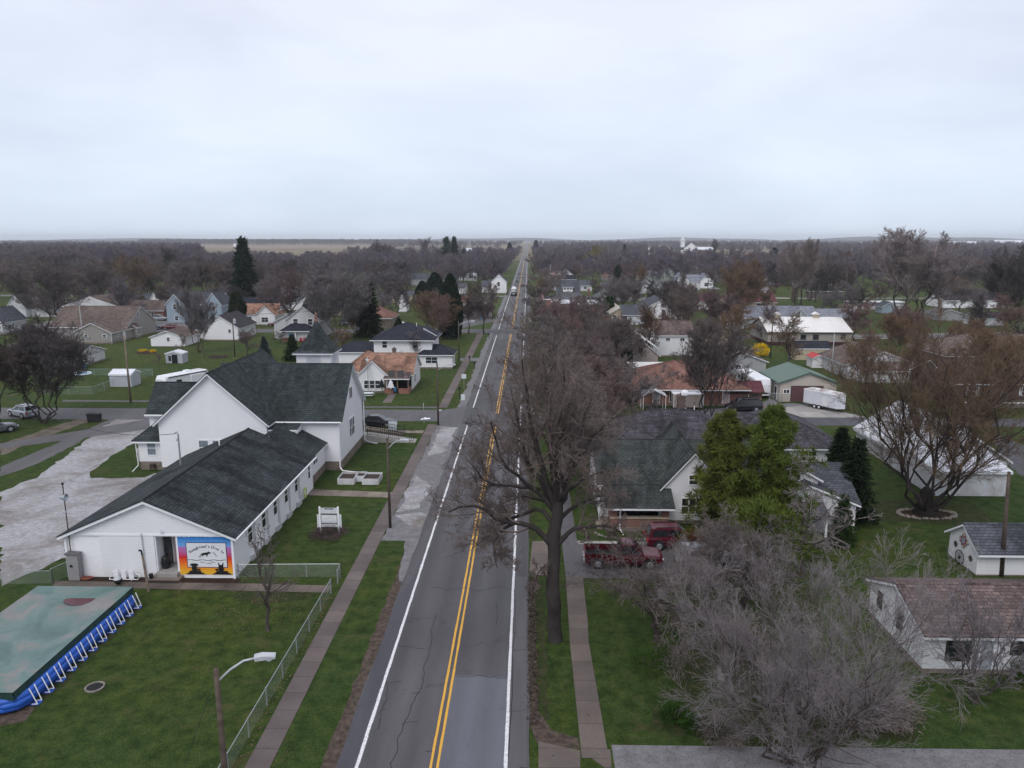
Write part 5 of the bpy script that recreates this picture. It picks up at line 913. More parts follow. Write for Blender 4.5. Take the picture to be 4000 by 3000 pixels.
b = bld('house', 'white two storey house with dark porch roof and blue panel', [(-58.8, -51, 180, 190, 5.4, 8.4, 'y', dict(oh=.6)), (-59.2, -52, 176.3, 180, 2.9, 4.2, 'h', dict(openw=True, oh=.3)), (-62.5, -58.8, 181, 188, 4.5, 6.5, 'sW')], [('S', 180, -56.8, 3.8, 1.1, 1.4), ('S', 180, -53.2, 3.8, 1.1, 1.4)], wall='old_white', roof='roof_blackish', mark='the dark porch house', anchor=(-55, 176.5))
b.part('porch_wall', MB().box(-58.9, -52.2, 176.9, 179.9, .3, 2.6), 'old_white'); b.part('porch_base', MB().box(-58.9, -56, 176.2, 176.5, 0, 1.1), 'brick_red'); b.part('blue_panel', MB().box(-57.6, -56.4, 176.8, 176.88, 1.3, 2.0), 'blue_plastic')
for x in (-58.8, -55.9, -52.4): b.part('porch_column', MB().box(x-.1, x+.1, 176.3, 176.5, 0, 2.8), 'white_paint')
for k in range(2): th = Thing('porch_chair', ('left' if k == 0 else 'right')+' red chair on the dark roofed porch', 'chair', (-54.6+k*.9, 175.9, 0)); x = -54.6+k*.9; th.part('seat', MB().box(x-.3, x+.3, 175.8, 176.3, .4, .48), 'red_chair'); th.part('backrest', MB().box(x-.3, x+.3, 176.25, 176.32, .48, 1.1), 'red_chair'); th.part('leg', MB().box(x-.28, x-.22, 175.8, 176.2, 0, .4), 'red_chair'); th.part('leg', MB().box(x+.22, x+.28, 175.8, 176.2, 0, .4), 'red_chair')
b = bld('storage_shed', 'low white storage shed with bright white roof inside wire fence', [(-70.3, -66.6, 121.2, 124.2, 2.15, 2.7, 'x', dict(oh=.12, rake=.1))], wall='shed_metal', roof='white_metal', found=0, cat='shed', mark='the white storage shed')
fence('green tinted wire fence around the storage shed yard', [g('A', 1320, 1370), g('A', 990, 1460), g('A', 810, 1530), g('A', 380, 1530)], 1.3, 'chain_mesh_green', every=4); fence('long white railed wire fence across the left back yard', [g('A', 1320, 1365), g('A', 60, 1362)], 1.2, 'chain_mesh_green', every=5)
b = bld('storage_shed', 'small open metal shed with dark doorway in the lawn', [(-72.4, -69.0, 145.2, 147.6, 2.0, 2.45, 'y', dict(oh=.1, rake=.1))], wall='shed_metal', roof='white_metal', found=0, cat='shed', mark='the open metal shed'); b.part('doorway', MB().box(-71.1, -70.0, 145.1, 145.19, 0, 1.75), 'dark'); b.part('side_window', MB().box(-71.8, -71.3, 145.12, 145.19, .5, 1.5), 'glass')
x, y = g('A', 705, 1355); th = Thing('paddling_pool', 'pale blue paddling pool ring by the wire fence', 'pool', (x, y, 0)); th.part('ring', MB().lathe([(1.6, .0), (1.75, .15), (1.6, .32), (1.45, .3), (1.42, .1)], (x, y, 0), 24), 'sign_pale'); th.part('water', MB().lathe([(1.4, .12), (1.39, .13)], (x, y, 0), 24), 'blue_plastic')
x, y = g('A', 715, 1288); box_thing('blue_tub', 'small bright blue tub behind grey ranch house', 'tub', MB().lathe([(.6, 0), (.75, .3), (.6, .28), (.5, .1)], (x, y, 0), 12), 'blue_plastic', (x, y, 0))
# far left beyond the second street
for a in (('garage', 'white garage with dark roof beyond dark twin pines', [(-38.5, -28, 331, 343, 3.2, 4.6, 'x')], 'white_siding', 'roof_slate', (), 'the far white garage'),
    ('house', 'tall narrow white house between two yellow green conifers', [(-16.5, -9.8, 338, 348, 5.6, 8.8, 'y'), (-21, -16.5, 340, 348, 3, 5.5, 'x')], 'white_siding', 'roof_slate', [('S', 338, -13.2, 3.4, 1.0, 1.8, 's')], 'the tall narrow white house'),
    ('pavilion', 'small white windowed cupola building beyond the arborvitae', [(-43.5, -38, 288, 294, 4.6, 6.0, 'p')], 'white_siding', 'roof_slate', [('S', 288, -42, 2.6, .9, 1.2), ('S', 288, -39.6, 2.6, .9, 1.2)], 'the cupola building'),
    ('barn', 'ochre walled low building beside white cupola building', [(-55, -44.5, 285, 296, 3.4, 4.8, 'x')], 'tan_siding', 'roof_slate', (), 'the ochre building'),
    ('house', 'small white gable with porch among trees right of ochre building', [(-43.6, -41, 250, 256, 3.4, 6.2, 'y')], 'white_siding', 'roof_slate', (), None),
    ('house', 'grey house with long roof far beyond the ochre building', [(-62, -38, 395, 410, 3.2, 6.0, 'x')], 'grey_siding', 'roof_slate', [('S', 395, -50, 1.2, 1.5, 1.3)], 'the far grey house'),
    ('garage', 'low white flat garage behind the twin pines', [(-42, -30, 440, 450, 3.4, 4.4, 'x')], 'white_siding', 'white_metal', (), None),
    ('house', 'pink brown roofed house right of the arborvitae', [(-31, -11.5, 233, 248, 3.1, 6.2, 'h')], 'pinkish_siding', 'roof_brickred', [('S', 233, -20, 1, 1.4, 1.2)], 'the pink brown roofed house'),
    ('house', 'house with brownish roof behind the round brown tree', [(-50, -38, 205, 216, 3.0, 6.2, 'h')], 'brown_siding', 'roof_brickred', (), 'the brown roofed house'),
    ('house', 'white gabled cottage right of the ivy dark tree', [(-44.5, -41.5, 190, 198, 3.2, 5.6, 'y')], 'old_white', 'roof_dark', (), None),
    ('house', 'cream house half hidden behind the pale branched tree', [(-72, -56, 236, 248, 3.2, 6, 'x')], 'tan_siding', 'roof_dark', [('S', 236, -62, 1, 1.6, 1.2)], 'the cream house'),
    ('house', 'grey roofed house with white gable in the left wood', [(-90, -74, 255, 266, 3.2, 6, 'x'), (-78, -72, 252, 262, 3.2, 6, 'y')], 'white_siding', 'roof_slate', (), None),
    ('house', 'white house with dark roof right of pale blue house', [(-96, -84, 262, 272, 3.4, 7.5, 'x'), (-88, -82, 258, 268, 4.5, 7.8, 'y')], 'white_siding', 'roof_maroon', [('S', 258, -85, 3, .9, 1.3)], None),
    ('house', 'blue green low house far left beyond the white house', [(-160, -140, 262, 272, 3, 5.2, 'x')], 'blue_siding', 'roof_slate', (), None),
    ('house', 'dark roofed house left of the cream house', [(-90, -78, 228, 236, 3.2, 6.4, 'x')], 'old_white', 'roof_blackish', (), None),
    ('garage', 'white garage left of the red brick building', [(-157, -148, 245, 252, 2.8, 4.2, 'x')], 'white_siding', 'roof_dark', (), None)):
    b = bld(a[0], a[1], a[2], a[5], a[3], a[4], a[6])
box_thing('picket_fence', 'orange brown board fence beside the big dark spruce', 'fence', MB().box(-92, -76, 226, 226.15, 0, 1.9), 'roof_terra', (-84, 226, 0)); box_thing('board_fence', 'dark board fence between the two small evergreens', 'fence', MB().box(-54.6, -49, 138, 138.12, 0, 1.9), 'wood_dark', (-52, 138, 0)); box_thing('leaning_board', 'pale board leaning on the dark fence', 'board', MB().prism([(-53.6, 137.2, 0), (-53.0, 137.2, 0), (-53.3, 137.9, 1.9), (-53.9, 137.9, 1.9)], (0, .06, 0)), 'sign_grey', (-53.3, 137.2, 0))
# white canopy over the lot
th = Thing('canopy', 'flat white canopy on two posts over the dark lot', 'canopy', (-17, 232, 0), mark='the white canopy'); th.part('top', MB().box(-21.6, -13.0, 229.5, 238, 3.6, 4.5), 'car_white')
for x in (-20.8, -14.5): th.part('post', MB().box(x-.15, x+.15, 230.2, 230.5, 0, 3.6), 'blue_plastic')
for k, (reg, bx, by, h_, lab) in enumerate((('B', 1760, 1550, 1.25, 'black mailbox on post beside side street corner'), ('B', 1890, 1300, .9, 'black mailbox by main road opposite foursquare driveway'), ('B', 1845, 1245, .8, 'dark mailbox close to the sidewalk at foursquare driveway'), ('B', 2012, 1045, 1.0, 'mailbox by the road near pollarded street trees'))):
    x, y = g(reg, bx, by); th = Thing('mailbox', lab, 'mailbox', (x, y, 0)); th.part('post', MB().box(x-.06, x+.06, y-.06, y+.06, 0, h_), 'black'); th.part('box', MB().box(x-.22, x+.22, y-.14, y+.14, h_, h_+.25).tube([(x-.22, y, h_+.25), (x+.22, y, h_+.25)], .14, 8), 'black')
def sign(lab, x, y, h_, w_, hh, mat='sign_pale', rz=0, words=None, ring=False):
    th = Thing('road_sign', lab, 'sign', (x, y, 0)); th.part('post', MB().tube([(x, y, 0), (x, y, h_)], .04, 5), 'galv'); pn = th.part('panel', MB().box(x-w_/2, x+w_/2, y-.08, y-.05, h_-hh, h_), mat)
    if ring: th.part('ring', MB().lathe([(.2, -.085), (.24, -.085), (.24, -.095), (.19, -.095)], (x, y, h_-hh/2), 14, 'y'), 'red_paint', pn)
    if words:
        global t_text; t_text = th; text(words, .14, (x, y-.09, h_-.3), 'sign_ink', pn)
sign('pale square road sign on thin post right of far sidewalk', *g('B', 1798, 1485), 2.6, .75, .75); sign('thin tall sign post at the side street corner', *g('F', 1452, 235), 2.9, .06, .6); sign('no parking sign under right side street trees', *g('C', 213, 1400), 2.4, .6, .6, 'white_paint', ring=True); sign('small white sign on a low post by the corner lamp', *g('F', 1590, 235), 2.0, .5, .18, 'white_paint'); sign('pale sign with hood at road edge past side street', *g('B', 1790, 1640), 2.0, .6, .9)
sign('no parking sign at the brick shop corner', *g('C', 208, 870), 2.6, .6, .6, 'white_paint', ring=True)
x, y = g('F', 1465, 190); sheet('salt_patch', wob([(x-.6, y-.4), (x+.5, y-.3), (x+.6, y+.5), (x-.4, y+.6)], .15, .3, 4), .02, 'foam')
for reg, bx, by, lab in (('E', 820, 215, 'black wheeled bin standing on the track beside the lane'), ('M', 1175, 690, 'black wheeled bin at the street behind dark hip roof'), ('G', 2700, 900, 'x')):
    if lab == 'x': continue
    x, y = g(reg, bx, by); th = Thing('wheeled_bin', lab, 'bin', (x, y, 0)); th.part('body', MB().prism([(x-.8, y-.35, .05), (x+.75, y-.35, .05), (x+.85, y-.35, 1.0), (x-.9, y-.35, 1.0)], (0, .7, 0)), 'black'); th.part('lid', MB().prism([(x-.95, y-.42, 1.0), (x+.9, y-.42, 1.0), (x+.85, y-.42, 1.1), (x-.9, y-.42, 1.14)], (0, .85, 0)), 'dark'); th.part('wheel', MB().lathe([(.13, -.05), (.13, .05)], (x-.6, y-.3, .13), 8, 'y'), 'rubber')
for (reg, px, nm) in (('A', (1230, 1158), 'left clump of yellow daffodils in the back lawn bed'), ('A', (1318, 1162), 'right clump of yellow daffodils in the back lawn bed')):
    x, y = g(reg, *px); place(blob(3, .5, 1.0 if 'left' in nm else .7, 260, .14, .1), 'flower_clump', nm, 'flowers', x, y, 1, mats=('bark', 'yellow_flower'), names=('stems', 'foliage'))
x, y = -16.7, 58.6; place(blob(8, .6, 1.5, 2600, .12, .03), 'shrub', 'low purple grey bare shrub around the lawn sign posts', 'shrub', x, y-.2, 1, mats=('bark', 'shrub_purple'), names=('stems', 'foliage'))
# ---------------------------------------------------------------- buildings right of the road
b = bld('house', 'green grey roofed bungalow with brick porch behind the roadside tree', [(6.4, 20.5, 62.6, 72.5, 3.6, 6.0, 'x', dict(oh=.45)), (11.6, 17.2, 61.8, 72.4, 3.3, 6.5, 'y', dict(oh=.5)), (6.9, 12.2, 59.9, 63.4, 2.3, 3.9, 'sS', dict(openw=True, oh=.3))],
    [('S', 61.8, 14.4, .9, 1.8, 1.4, '3'), ('S', 62.6, 18.8, .9, 1.0, 1.4), ('W', 6.4, 66, 1.2, .9, 1.4), ('W', 6.4, 69.5, 1.2, .9, 1.4), ('S', 61.8, 14.4, 3.6, .7, .8)], roof='roof_green', mark='the green roofed bungalow', anchor=(12, 61.8))
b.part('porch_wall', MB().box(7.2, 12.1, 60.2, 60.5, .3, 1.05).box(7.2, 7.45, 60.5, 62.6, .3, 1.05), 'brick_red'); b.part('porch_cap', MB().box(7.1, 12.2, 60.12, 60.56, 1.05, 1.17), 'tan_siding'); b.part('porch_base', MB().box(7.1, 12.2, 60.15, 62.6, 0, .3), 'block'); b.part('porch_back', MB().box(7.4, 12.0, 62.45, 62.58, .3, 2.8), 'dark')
for x in (7.4, 11.8): b.part('porch_column', MB().box(x-.28, x+.28, 60.15, 60.6, 0, 2.25), 'brick_red')
for k in range(4): b.part('step', MB().box(6.0+k*.25, 7.1, 60.3, 62.0, k*.12, .12+k*.12), 'block')
spout(b, [(7.9, 59.8, 2.1), (7.9, 59.9, .3), (8.1, 59.0, .05)]); b.part('downspout', MB().box(6.3, 6.42, 62.0, 62.2, .2, 3.2), 'white_paint')
th = Thing('flag', 'red striped flag on short staff at bungalow porch corner', 'flag', (6.2, 63.6, 2.3)); th.part('staff', MB().tube([(6.35, 63.4, 2.2), (5.7, 63.0, 3.0)], .02, 4), 'white_paint'); m = MB(); m2 = MB()
for k in range(6): (m if k % 2 == 0 else m2).quad((5.72+.0*k, 63.0, 2.95-k*.09), (6.35, 63.15, 2.75-k*.09), (6.35, 63.15, 2.66-k*.09), (5.72, 63.0, 2.86-k*.09))
cl = th.part('cloth', m, 'red_paint'); th.part('stripe', m2, 'foam', cl)
for k in range(22): pass
def stones(lab, cx, cy, rx, ry, n, a0=0, a1=2*math.pi, s=.16, seed=3):
    r = random.Random(seed); m = MB()
    for k in range(n):
        a = a0+(a1-a0)*k/n; x, y = cx+rx*math.cos(a)+r.uniform(-.08, .08), cy+ry*math.sin(a)+r.uniform(-.08, .08); q = s*r.uniform(.6, 1.2); m.lathe([(q*.7, 0), (q, q*.4), (q*.6, q*.9)], (x, y, 0), 6)
    single('stone_edging', m, 'stone', lab, 'edging', kind=None, loc=(cx, cy, 0))
stones('curved stone edging in front of bungalow brick porch', 9.0, 59.6, 3.2, 1.5, 34, math.pi, 2*math.pi, .13)
b = bld('house', 'long white house with dark hip roofs behind the green roofed bungalow', [(8, 24, 70.5+3.6, 86, 2.9, 6.0, 'h', dict(oh=.6)), (23, 36-2.5, 77.0, 89, 2.9, 5.3, 'h', dict(oh=.6)), (22, 27, 80, 88, 2.9, 4.6, 'x')], [('S', 77.0, 30, 1.2, 1.6, 1.0, 'v'), ('W', 8, 78, 1.2, 1.2, 1.3)], roof='roof_old', mark='the dark hip roofed house', anchor=(20, 76), wall='white_siding_wide')
chim(b, 17.6, 83.5, 4.8, 7.0, .8, 'brick_dark'); b.part('satellite_dish', MB().lathe([(.05, 0), (.3, .06), (.42, .16), (.3, .1)], (17.9, 83.0, 7.2), 12, 'y'), 'foam'); vent(b, 16.7, 79.5, 4.7); vent(b, 19.3, 84.2, 5.0)
b = bld('house', 'white house with small dormer window and slate roof behind pines', [(19.5, 27.4, 59.3, 66.0, 2.9, 4.5, 'y', dict(oh=.3)), (20.3, 24.6, 60.6, 66, 4.7, 5.9, 'y', dict(found=0, z0=2.9, oh=.35)), (17, 27.6, 59.9, 67.5, 2.95, 5.0, 'x', {})], [('S', 60.6, 22.6, 3.9, .9, 1.0)], roof='roof_slate', mark='the dormer house', anchor=(23.5, 61))
b.part('porch_roof', MB().prism([(20.0, 57.2, 2.2), (24.6, 57.2, 2.2), (24.6, 59.2, 2.9), (20, 59.2, 2.9)], (0, 0, .12)), 'roof_slate'); b.part('porch_base', MB().box(20.2, 24.4, 57.4, 59.3, 0, .4), 'concrete')
for x in (20.3, 24.3): b.part('porch_column', MB().box(x-.08, x+.08, 57.4, 57.55, .4, 2.2), 'white_paint')
t = Thing('barn', 'long white metal barn with lean-to behind the stone ringed tree', 'barn', (43, 69.4, 0), mark='the long white barn')
vol(t, 39.9, 49.5, 74.6, 88, 2.2, 5.4, 'y', 'white_metal_dirty', 'galv_roof', oh=.4); vol(t, 39.3, 46.3, 69.5, 74.6, 2.55, 3.6, 'sS', 'white_metal_dirty', 'white_metal', oh=.3); 
b = bld('shed', 'white shed with painted quilt star and wagon wheel', [(33.2, 42, 51.9, 55.6, 2.15, 3.35, 'x', dict(oh=.45, rake=.25))], wall='white_siding_wide', roof='roof_slate', cat='shed', mark='the quilt star shed', found=.12)
fp = 33.2
qs = b.part('quilt_panel', MB().prism([(fp-.06, 53.75-.62, 2.0), (fp-.06, 53.75, 1.38), (fp-.06, 53.75+.62, 2.0), (fp-.06, 53.75, 2.62)], (.05, 0, 0)), 'tan_siding')
for nm, n_, ro, ri, mt, of in (('star_points', 16, .55, .28, 'flag_blue', .065), ('star_points', 16, .42, .2, 'red_paint', .07), ('star_centre', 16, .26, .2, 'blue_siding', .075)): b.part(nm, MB().prism([(fp-of, 53.75+(ro if k % 2 else ri)*math.cos(k*math.pi/8), 2.0+(ro if k % 2 else ri)*math.sin(k*math.pi/8)) for k in range(n_)], (.004, 0, 0)), mt, qs)
for y, z in ((54.7, 1.35), (52.7, 1.05)): b.part('metal_flower', MB().prism([(fp-.03, y+(.26 if k % 2 else .15)*math.cos(k*math.pi/10), z+(.26 if k % 2 else .15)*math.sin(k*math.pi/10)) for k in range(20)], (-.03, 0, 0)), 'wood_dark')
th = Thing('wagon_wheel', 'old wagon wheel leaning on white shed gable wall', 'wheel', (fp-.2, 53.9, 0)); m = MB().tube([(fp-.12-.0, 53.9+.55*math.cos(k*math.pi/12), .58+.55*math.sin(k*math.pi/12)) for k in range(25)], .035, 5); th.part('rim', m, 'black')
for k in range(10): th.part('spoke', MB().tube([(fp-.12, 53.9, .58), (fp-.12, 53.9+.54*math.cos(k*math.pi/5), .58+.54*math.sin(k*math.pi/5))], .018, 4), 'black')
th.part('hub', MB().lathe([(.08, -.08), (.09, .05)], (fp-.12, 53.9, .58), 8, 'x'), 'black')
b = bld('house', 'white sided house with brown shingle roof at lower right', [(22.7, 38, 39.15, 46.0, 2.55, 3.85, 'x', dict(oh=.3, rake=.25))], [('W', 22.7, 44.6, 1.3, .45, .9, '', 'wood_dark'), ('W', 22.7, 42.0, 1.2, .5, .95, '', 'wood_dark'), ('S', 39.15, 24.25, .9, .55, 1.25, 'd', 'wood_dark'), ('S', 39.15, 24.95, .9, .55, 1.25, 'd', 'wood_dark'), ('S', 39.15, 28.0, 1.3, .8, .8, 'v', 'wood_dark'), ('S', 39.15, 31, 1.2, .9, .9)], roof='roof_brown', wall='white_siding_wide', mark='the brown roofed white house', doors=[('S', 39.15, 26.2, .3, .7, 1.8, 'sign_grey')], anchor=(28, 39.15))
vent(b, 31.2, 42.2, 3.5); vent(b, 31.8, 43.8, 3.5)
x0 = 17.0
b = bld('house', 'red brick ranch with wide brown red roof behind the awning', [(16.6, 32, 108.7, 122, 3.0, 5.8, 'h', dict(oh=1.0)), (18, 31, 122, 130, 3.0, 5.0, 'f', dict(rm='pale_metal', wm='brick_red'))], [('S', 108.7, 21.8, .6, 1.2, 1.8, 'd'), ('S', 108.7, 24.6, 1.0, 1.2, 1.2, 'v')], wall='brick_orange', roof='roof_brickred', mark='the red brick ranch', doors=[('S', 108.7, 19.2, .3, .95, 2.0, 'sign_grey'), ('S', 108.7, 29.5, .3, .9, 2.0, 'pink_door')], anchor=(24, 108.7))
th = Thing('awning', 'pale corrugated peaked carport awning on thin white posts', 'awning', (18.2, 105, 0), mark='the peaked awning'); p1 = [(16.4, 104.2, 2.3), (18.2, 104.2, 3.2), (18.2, 106.6, 3.3), (16.4, 106.6, 2.4)]; p2 = [(18.2, 104.2, 3.2), (20.0, 104.2, 2.3), (20.0, 106.6, 2.4), (18.2, 106.6, 3.3)]; th.part('canopy', MB().slab(p1, .03, -.03).slab(p2, .03, -.03), 'galv_roof')
for x in (16.6, 19.8):
    for y in (104.3, 106.5): th.part('post', MB().tube([(x, y, 0), (x, y, 2.4)], .045, 5), 'white_paint')
th = Thing('box_trailer', 'tan patterned box trailer with yellow patches beside the bare tree', 'trailer', (23.3, 105.8, 0)); 
def pat():
    t_ = NT('trailer_pattern', .5); f_ = t_.noise(1.6, t_.vec(), 5, .7, 1.2); t_.col(t_.ramp(f_, [(.35, (.2, .12, .1)), (.48, (.4, .36, .33)), (.58, (.27, .2, .19)), (.68, (.42, .36, .06))]))
pat(); th.part('body', MB().box(21.2, 25.5, 105.6, 107.6, .45, 2.3), 'trailer_pattern'); th.part('roof', MB().box(21.15, 25.55, 105.55, 107.65, 2.3, 2.42), 'car_white')
wl = th.part('wheel', MB().lathe([(.33, 0), (.33, .2)], (22.8, 105.42, .33), 14, 'y'), 'rubber'); th.part('rim', MB().lathe([(.19, -.02), (.19, .0)], (22.8, 105.42, .33), 10, 'y'), 'car_white', wl); th.part('corner_post', MB().box(21.16, 21.26, 105.56, 105.6, .4, 2.3), 'car_white'); th.part('corner_post', MB().box(25.42, 25.52, 105.56, 105.6, .4, 2.3), 'car_white')
b = bld('shed', 'brown wooden shed with dark red roof beside the white bus', [(29.6, 34.9, 108.9, 112.2, 2.3, 3.4, 'x', dict(oh=.35))], [('S', 108.9, 33.9, 1.0, .9, .7, 'v', 'wood'), ('S', 108.9, 30.6, 1.0, .5, .6, 'd', 'wood')], wall='wood', roof='roof_maroon', cat='shed', found=0, mark='the brown wooden shed', trim='wood_dark', doors=[('S', 108.9, 32.3, .1, 1.1, 1.9, 'wood_pole_pale')])
b = bld('garage', 'tan metal garage with green roof and maroon roll door', [(38.5, 47.0, 111.8, 121, 3.1, 4.6, 'y', dict(oh=.35, rm='green_metal', trim='green_metal'))], [('S', 111.8, 39.5, 1.35, .85, .55, 'dv')], wall='tan_metal', mark='the green roofed garage', found=0, doors=[('S', 111.8, 42.6, .05, 4.7, 2.35, 'door_maroon', 'roll_door', 6, 'wood_dark'), ('W', 38.5, 113.6, .05, .9, 2.0, 'dark')])
fence('short chain link gate beside the green roofed garage', [(36.9, 111.6), (38.6, 111.2)], 1.4)
b = bld('barn', 'white ribbed pole barn with dark brown roof and lean-to', [(56.9, 69, 131.4, 143.8, 2.75, 5.0, 'y', dict(oh=.5, wm='white_metal'))], [('S', 131.4, 62.2, 3.2, .5, .5)], wall='white_metal', roof='roof_taupe', mark='the ribbed white barn', found=0, anchor=(62, 131.4))
b.o.rotation_euler = (0, 0, -.0); r, f = MB(), MB(); p = [(57.4, 127.2, 2.1), (69.3, 127.2, 2.1), (69.3, 131.3, 3.1), (57.4, 131.3, 3.1)]; r.slab(p, .05, -.02); f.slab(p, -.022, -.18); b.part('lean_to_roof', r, 'roof_brown'); b.part('lean_to_trim', f, 'trim_white'); b.part('lean_to_wall', MB().box(57.8, 69, 127.6, 131.3, 0, 2.0), 'white_metal_dirty')
bld('shed', 'small tan barrel roofed shed with black roof panel', [(55.0, 62.0, 152, 156, 2.5, 3.6, 'x', dict(oh=.15))], wall='tan_siding', roof='roof_blackish', cat='shed', found=0); bld('shed', 'tiny white shed with red roof beside ribbed white barn', [(54.9, 57.0, 142.5, 145.5, 2.0, 2.6, 'y', dict(oh=.12, rm='red_paint'))], cat='shed', found=0)
b = bld('office_building', 'long low office with pale metal roof, maroon base and two cupolas', [(56.0, 75.2, 173.3, 187, 3.3, 5.9, 'x', dict(oh=.4, rake=.3, trim='wood_dark'))], [('S', 173.3, 59.6, 1.35, 1.3, 1.2, 'd', 'taupe_siding'), ('S', 173.3, 64.2, 1.35, 1.3, 1.2, 'd', 'taupe_siding'), ('S', 173.3, 67.1, 1.35, 1.3, 1.2, 'd', 'taupe_siding'), ('S', 173.3, 73.4, 1.6, 1.1, 1.0, 'v', 'taupe_siding'), ('W', 56, 178, 1.3, 1.2, 1.2, 'd', 'taupe_siding')], wall='office_metal', roof='pale_metal', cat='office', mark='the pale roofed office', found=0, doors=[('S', 173.3, 62.1, .05, .9, 2.0, 'office_metal')], anchor=(65, 173.3))
b.part('wainscot', MB().box(55.94, 61.5, 173.22, 173.3, 0, .85), 'maroon_metal'); b.part('wainscot', MB().box(62.7, 75.26, 173.22, 173.3, 0, .85), 'maroon_metal'); b.part('wainscot', MB().box(55.92, 56.0, 173.22, 187, 0, .85), 'maroon_metal')
for x in (60, 69.3): cu = b.part('cupola', MB().box(x-.6, x+.6, 179.6, 180.8, 5.5, 6.6), 'tan_siding'); b.part('cupola_roof', MB().prism([(x-.85, 179.3, 6.6), (x+.85, 179.3, 6.6), (x, 179.3, 7.2)], (0, 1.8, 0)), 'pale_metal', cu)
bld('house', 'blue grey house with slate metal roof behind the office', [(60, 80, 206, 216, 3.3, 5.8, 'x', dict(oh=.5)), (71, 76.5, 203, 212, 3.3, 6.0, 'y'), (80, 92, 208, 216, 3.1, 5.0, 'x', dict(wm='brick_dark'))], [('S', 206, 68.5, 1.2, 1.2, 1.2, 'v'), ('S', 203, 73.6, 1.2, 1.0, 1.2), ('S', 206, 63.5, 1.2, 1.4, 1.2, 'v'), ('S', 203, 73.7, 4.2, .6, .7)], wall='greyblue_siding', roof='roof_bluegrey', mark='the blue grey house', anchor=(74, 203)); bld('garage', 'small white garage left of the blue grey house', [(54.6, 59.5, 205, 212, 2.7, 4.2, 'h')], roof='tan_metal', found=.1)
b = bld('house', 'dark brick house with white shuttered windows at right edge', [(64.5, 86, 112.5, 124, 3.2, 5.6, 'x', dict(oh=.7, rm='roof_brown')), (70, 92, 124, 136, 5.6, 8.2, 'h', dict(oh=.6))], [('S', 112.5, 67.9, 1.0, 1.1, 1.3, 's'), ('S', 112.5, 71.4, 1.0, 1.1, 1.3, 's'), ('S', 112.5, 76, 1.0, 1.1, 1.3, 's'), ('S', 124, 73.5, 3.9, 1.1, 1.2, 's'), ('S', 124, 79, 3.9, 1.1, 1.2, 's')], wall='brick_dark', roof='roof_taupe', mark='the dark brick house', anchor=(75, 112.5)); 
th = Thing('retaining_wall', 'low pale curved wall in front of dark brick house', 'wall', (70, 108, 0)); th.part('wall', MB().box(64.5, 80, 108.2, 108.6, 0, .7), 'concrete'); th.part('coping', MB().box(64.4, 80.1, 108.1, 108.7, .7, .78), 'white_paint')
# the brick commercial block
b = Thing('brick_shop', 'two storey red brick shop building with stepped white parapet', 'shop', (13, 207, 0), mark='the brick shop building'); b.part('wall', MB().box(4.3, 21, 207, 226, 0, 6.2), 'brick_red'); b.part('roof', MB().box(4.5, 20.8, 207.3, 225.8, 6.2, 6.35), 'galv_roof')
for x0, x1, z in ((4.2, 6.4, 8.0), (6.4, 9.0, 7.4), (9.0, 11.2, 6.95), (11.2, 21.05, 6.7)): b.part('parapet', MB().box(x0, x1, 206.9, 207.3, 6.2, z-.15), 'brick_red'); b.part('parapet_cap', MB().box(x0-.05, x1+.05, 206.8, 207.4, z-.15, z), 'white_paint')
b.part('parapet', MB().box(4.15, 4.5, 207.3, 226, 6.2, 7.9), 'brick_red'); b.part('belt_course', MB().box(4.2, 21, 206.9, 207, 5.5, 5.75), 'brick_dark'); b.part('addition_wall', MB().box(14, 22.8, 202.5, 206.9, 0, 3.6), 'brick_orange'); b.part('addition_roof', MB().box(13.8, 23, 202.3, 206.9, 3.6, 3.75), 'wood_dark')
for x, z in ((5.8, 3.9), (9.2, 3.9), (13.6, 3.9), (9.2, 1.0), (5.8, 1.0), (12.4, 1.0)): win(b, 'S', 207, x, z, 1.1, 1.5)
win(b, 'S', 202.5, 19.2, 1.2, 1.3, 1.5, 'd', 'tan_siding', 'pane_white'); chim(b, 15, 209, 6.3, 8.2, .9); th = Thing('rooftop_unit', 'grey air conditioning box on brick shop roof', 'unit', (9.5, 212, 6.35)); th.part('body', MB().box(9, 10.4, 211.5, 212.6, 6.35, 7.3), 'lamp_grey'); th.part('fan_cover', MB().lathe([(.4, 7.3), (.4, 7.36)], (9.7, 212.05, 0), 10), 'dark')
b.part('shop_awning', MB().prism([(2.3, 206, 2.6), (4.2, 206, 3.7), (4.2, 206, 3.3), (2.3, 206, 2.4)], (0, 8, 0)), 'shed_metal')
b = bld('house', 'pinkish house with long pale edged gable roof behind dark ivy trunks', [(18.0, 24.6, 139, 158, 3.2, 5.9, 'y', dict(oh=.5, rm='roof_taupe')), (5.5, 18, 139.5, 149, 3.2, 5.2, 'x', dict(rm='roof_old'))], [('S', 139, 21.3, 3.4, .6, .9, '', 'wood_dark'), ('S', 139.5, 10, 1.2, 1.2, 1.3), ('S', 139.5, 14, 1.2, 1.2, 1.3)], wall='pinkish_siding', mark='the pinkish gabled house', anchor=(21, 139))
b.part('metal_roof', MB().slab([(21.6, 139.2, 5.98), (24.8, 139.2, 3.9), (24.8, 158.4, 3.9), (21.6, 158.4, 5.98)], .13, .09), 'pale_metal')
bld('house', 'white house with long brown shingle roof behind the big multi stem tree', [(27.2, 34.8, 155.7, 163.5, 4.8, 7.2, 'x', dict(oh=.35)), (24.8, 27.2, 155.9, 160, 3.4, 3.6, 'f', dict(rm='white_metal'))], [('S', 155.7, 29.5, 3.4, .8, .6, 'dv'), ('S', 155.7, 32.5, 3.4, .8, .6, 'dv')], roof='roof_brown', mark='the long brown roofed house', anchor=(30, 155.7))
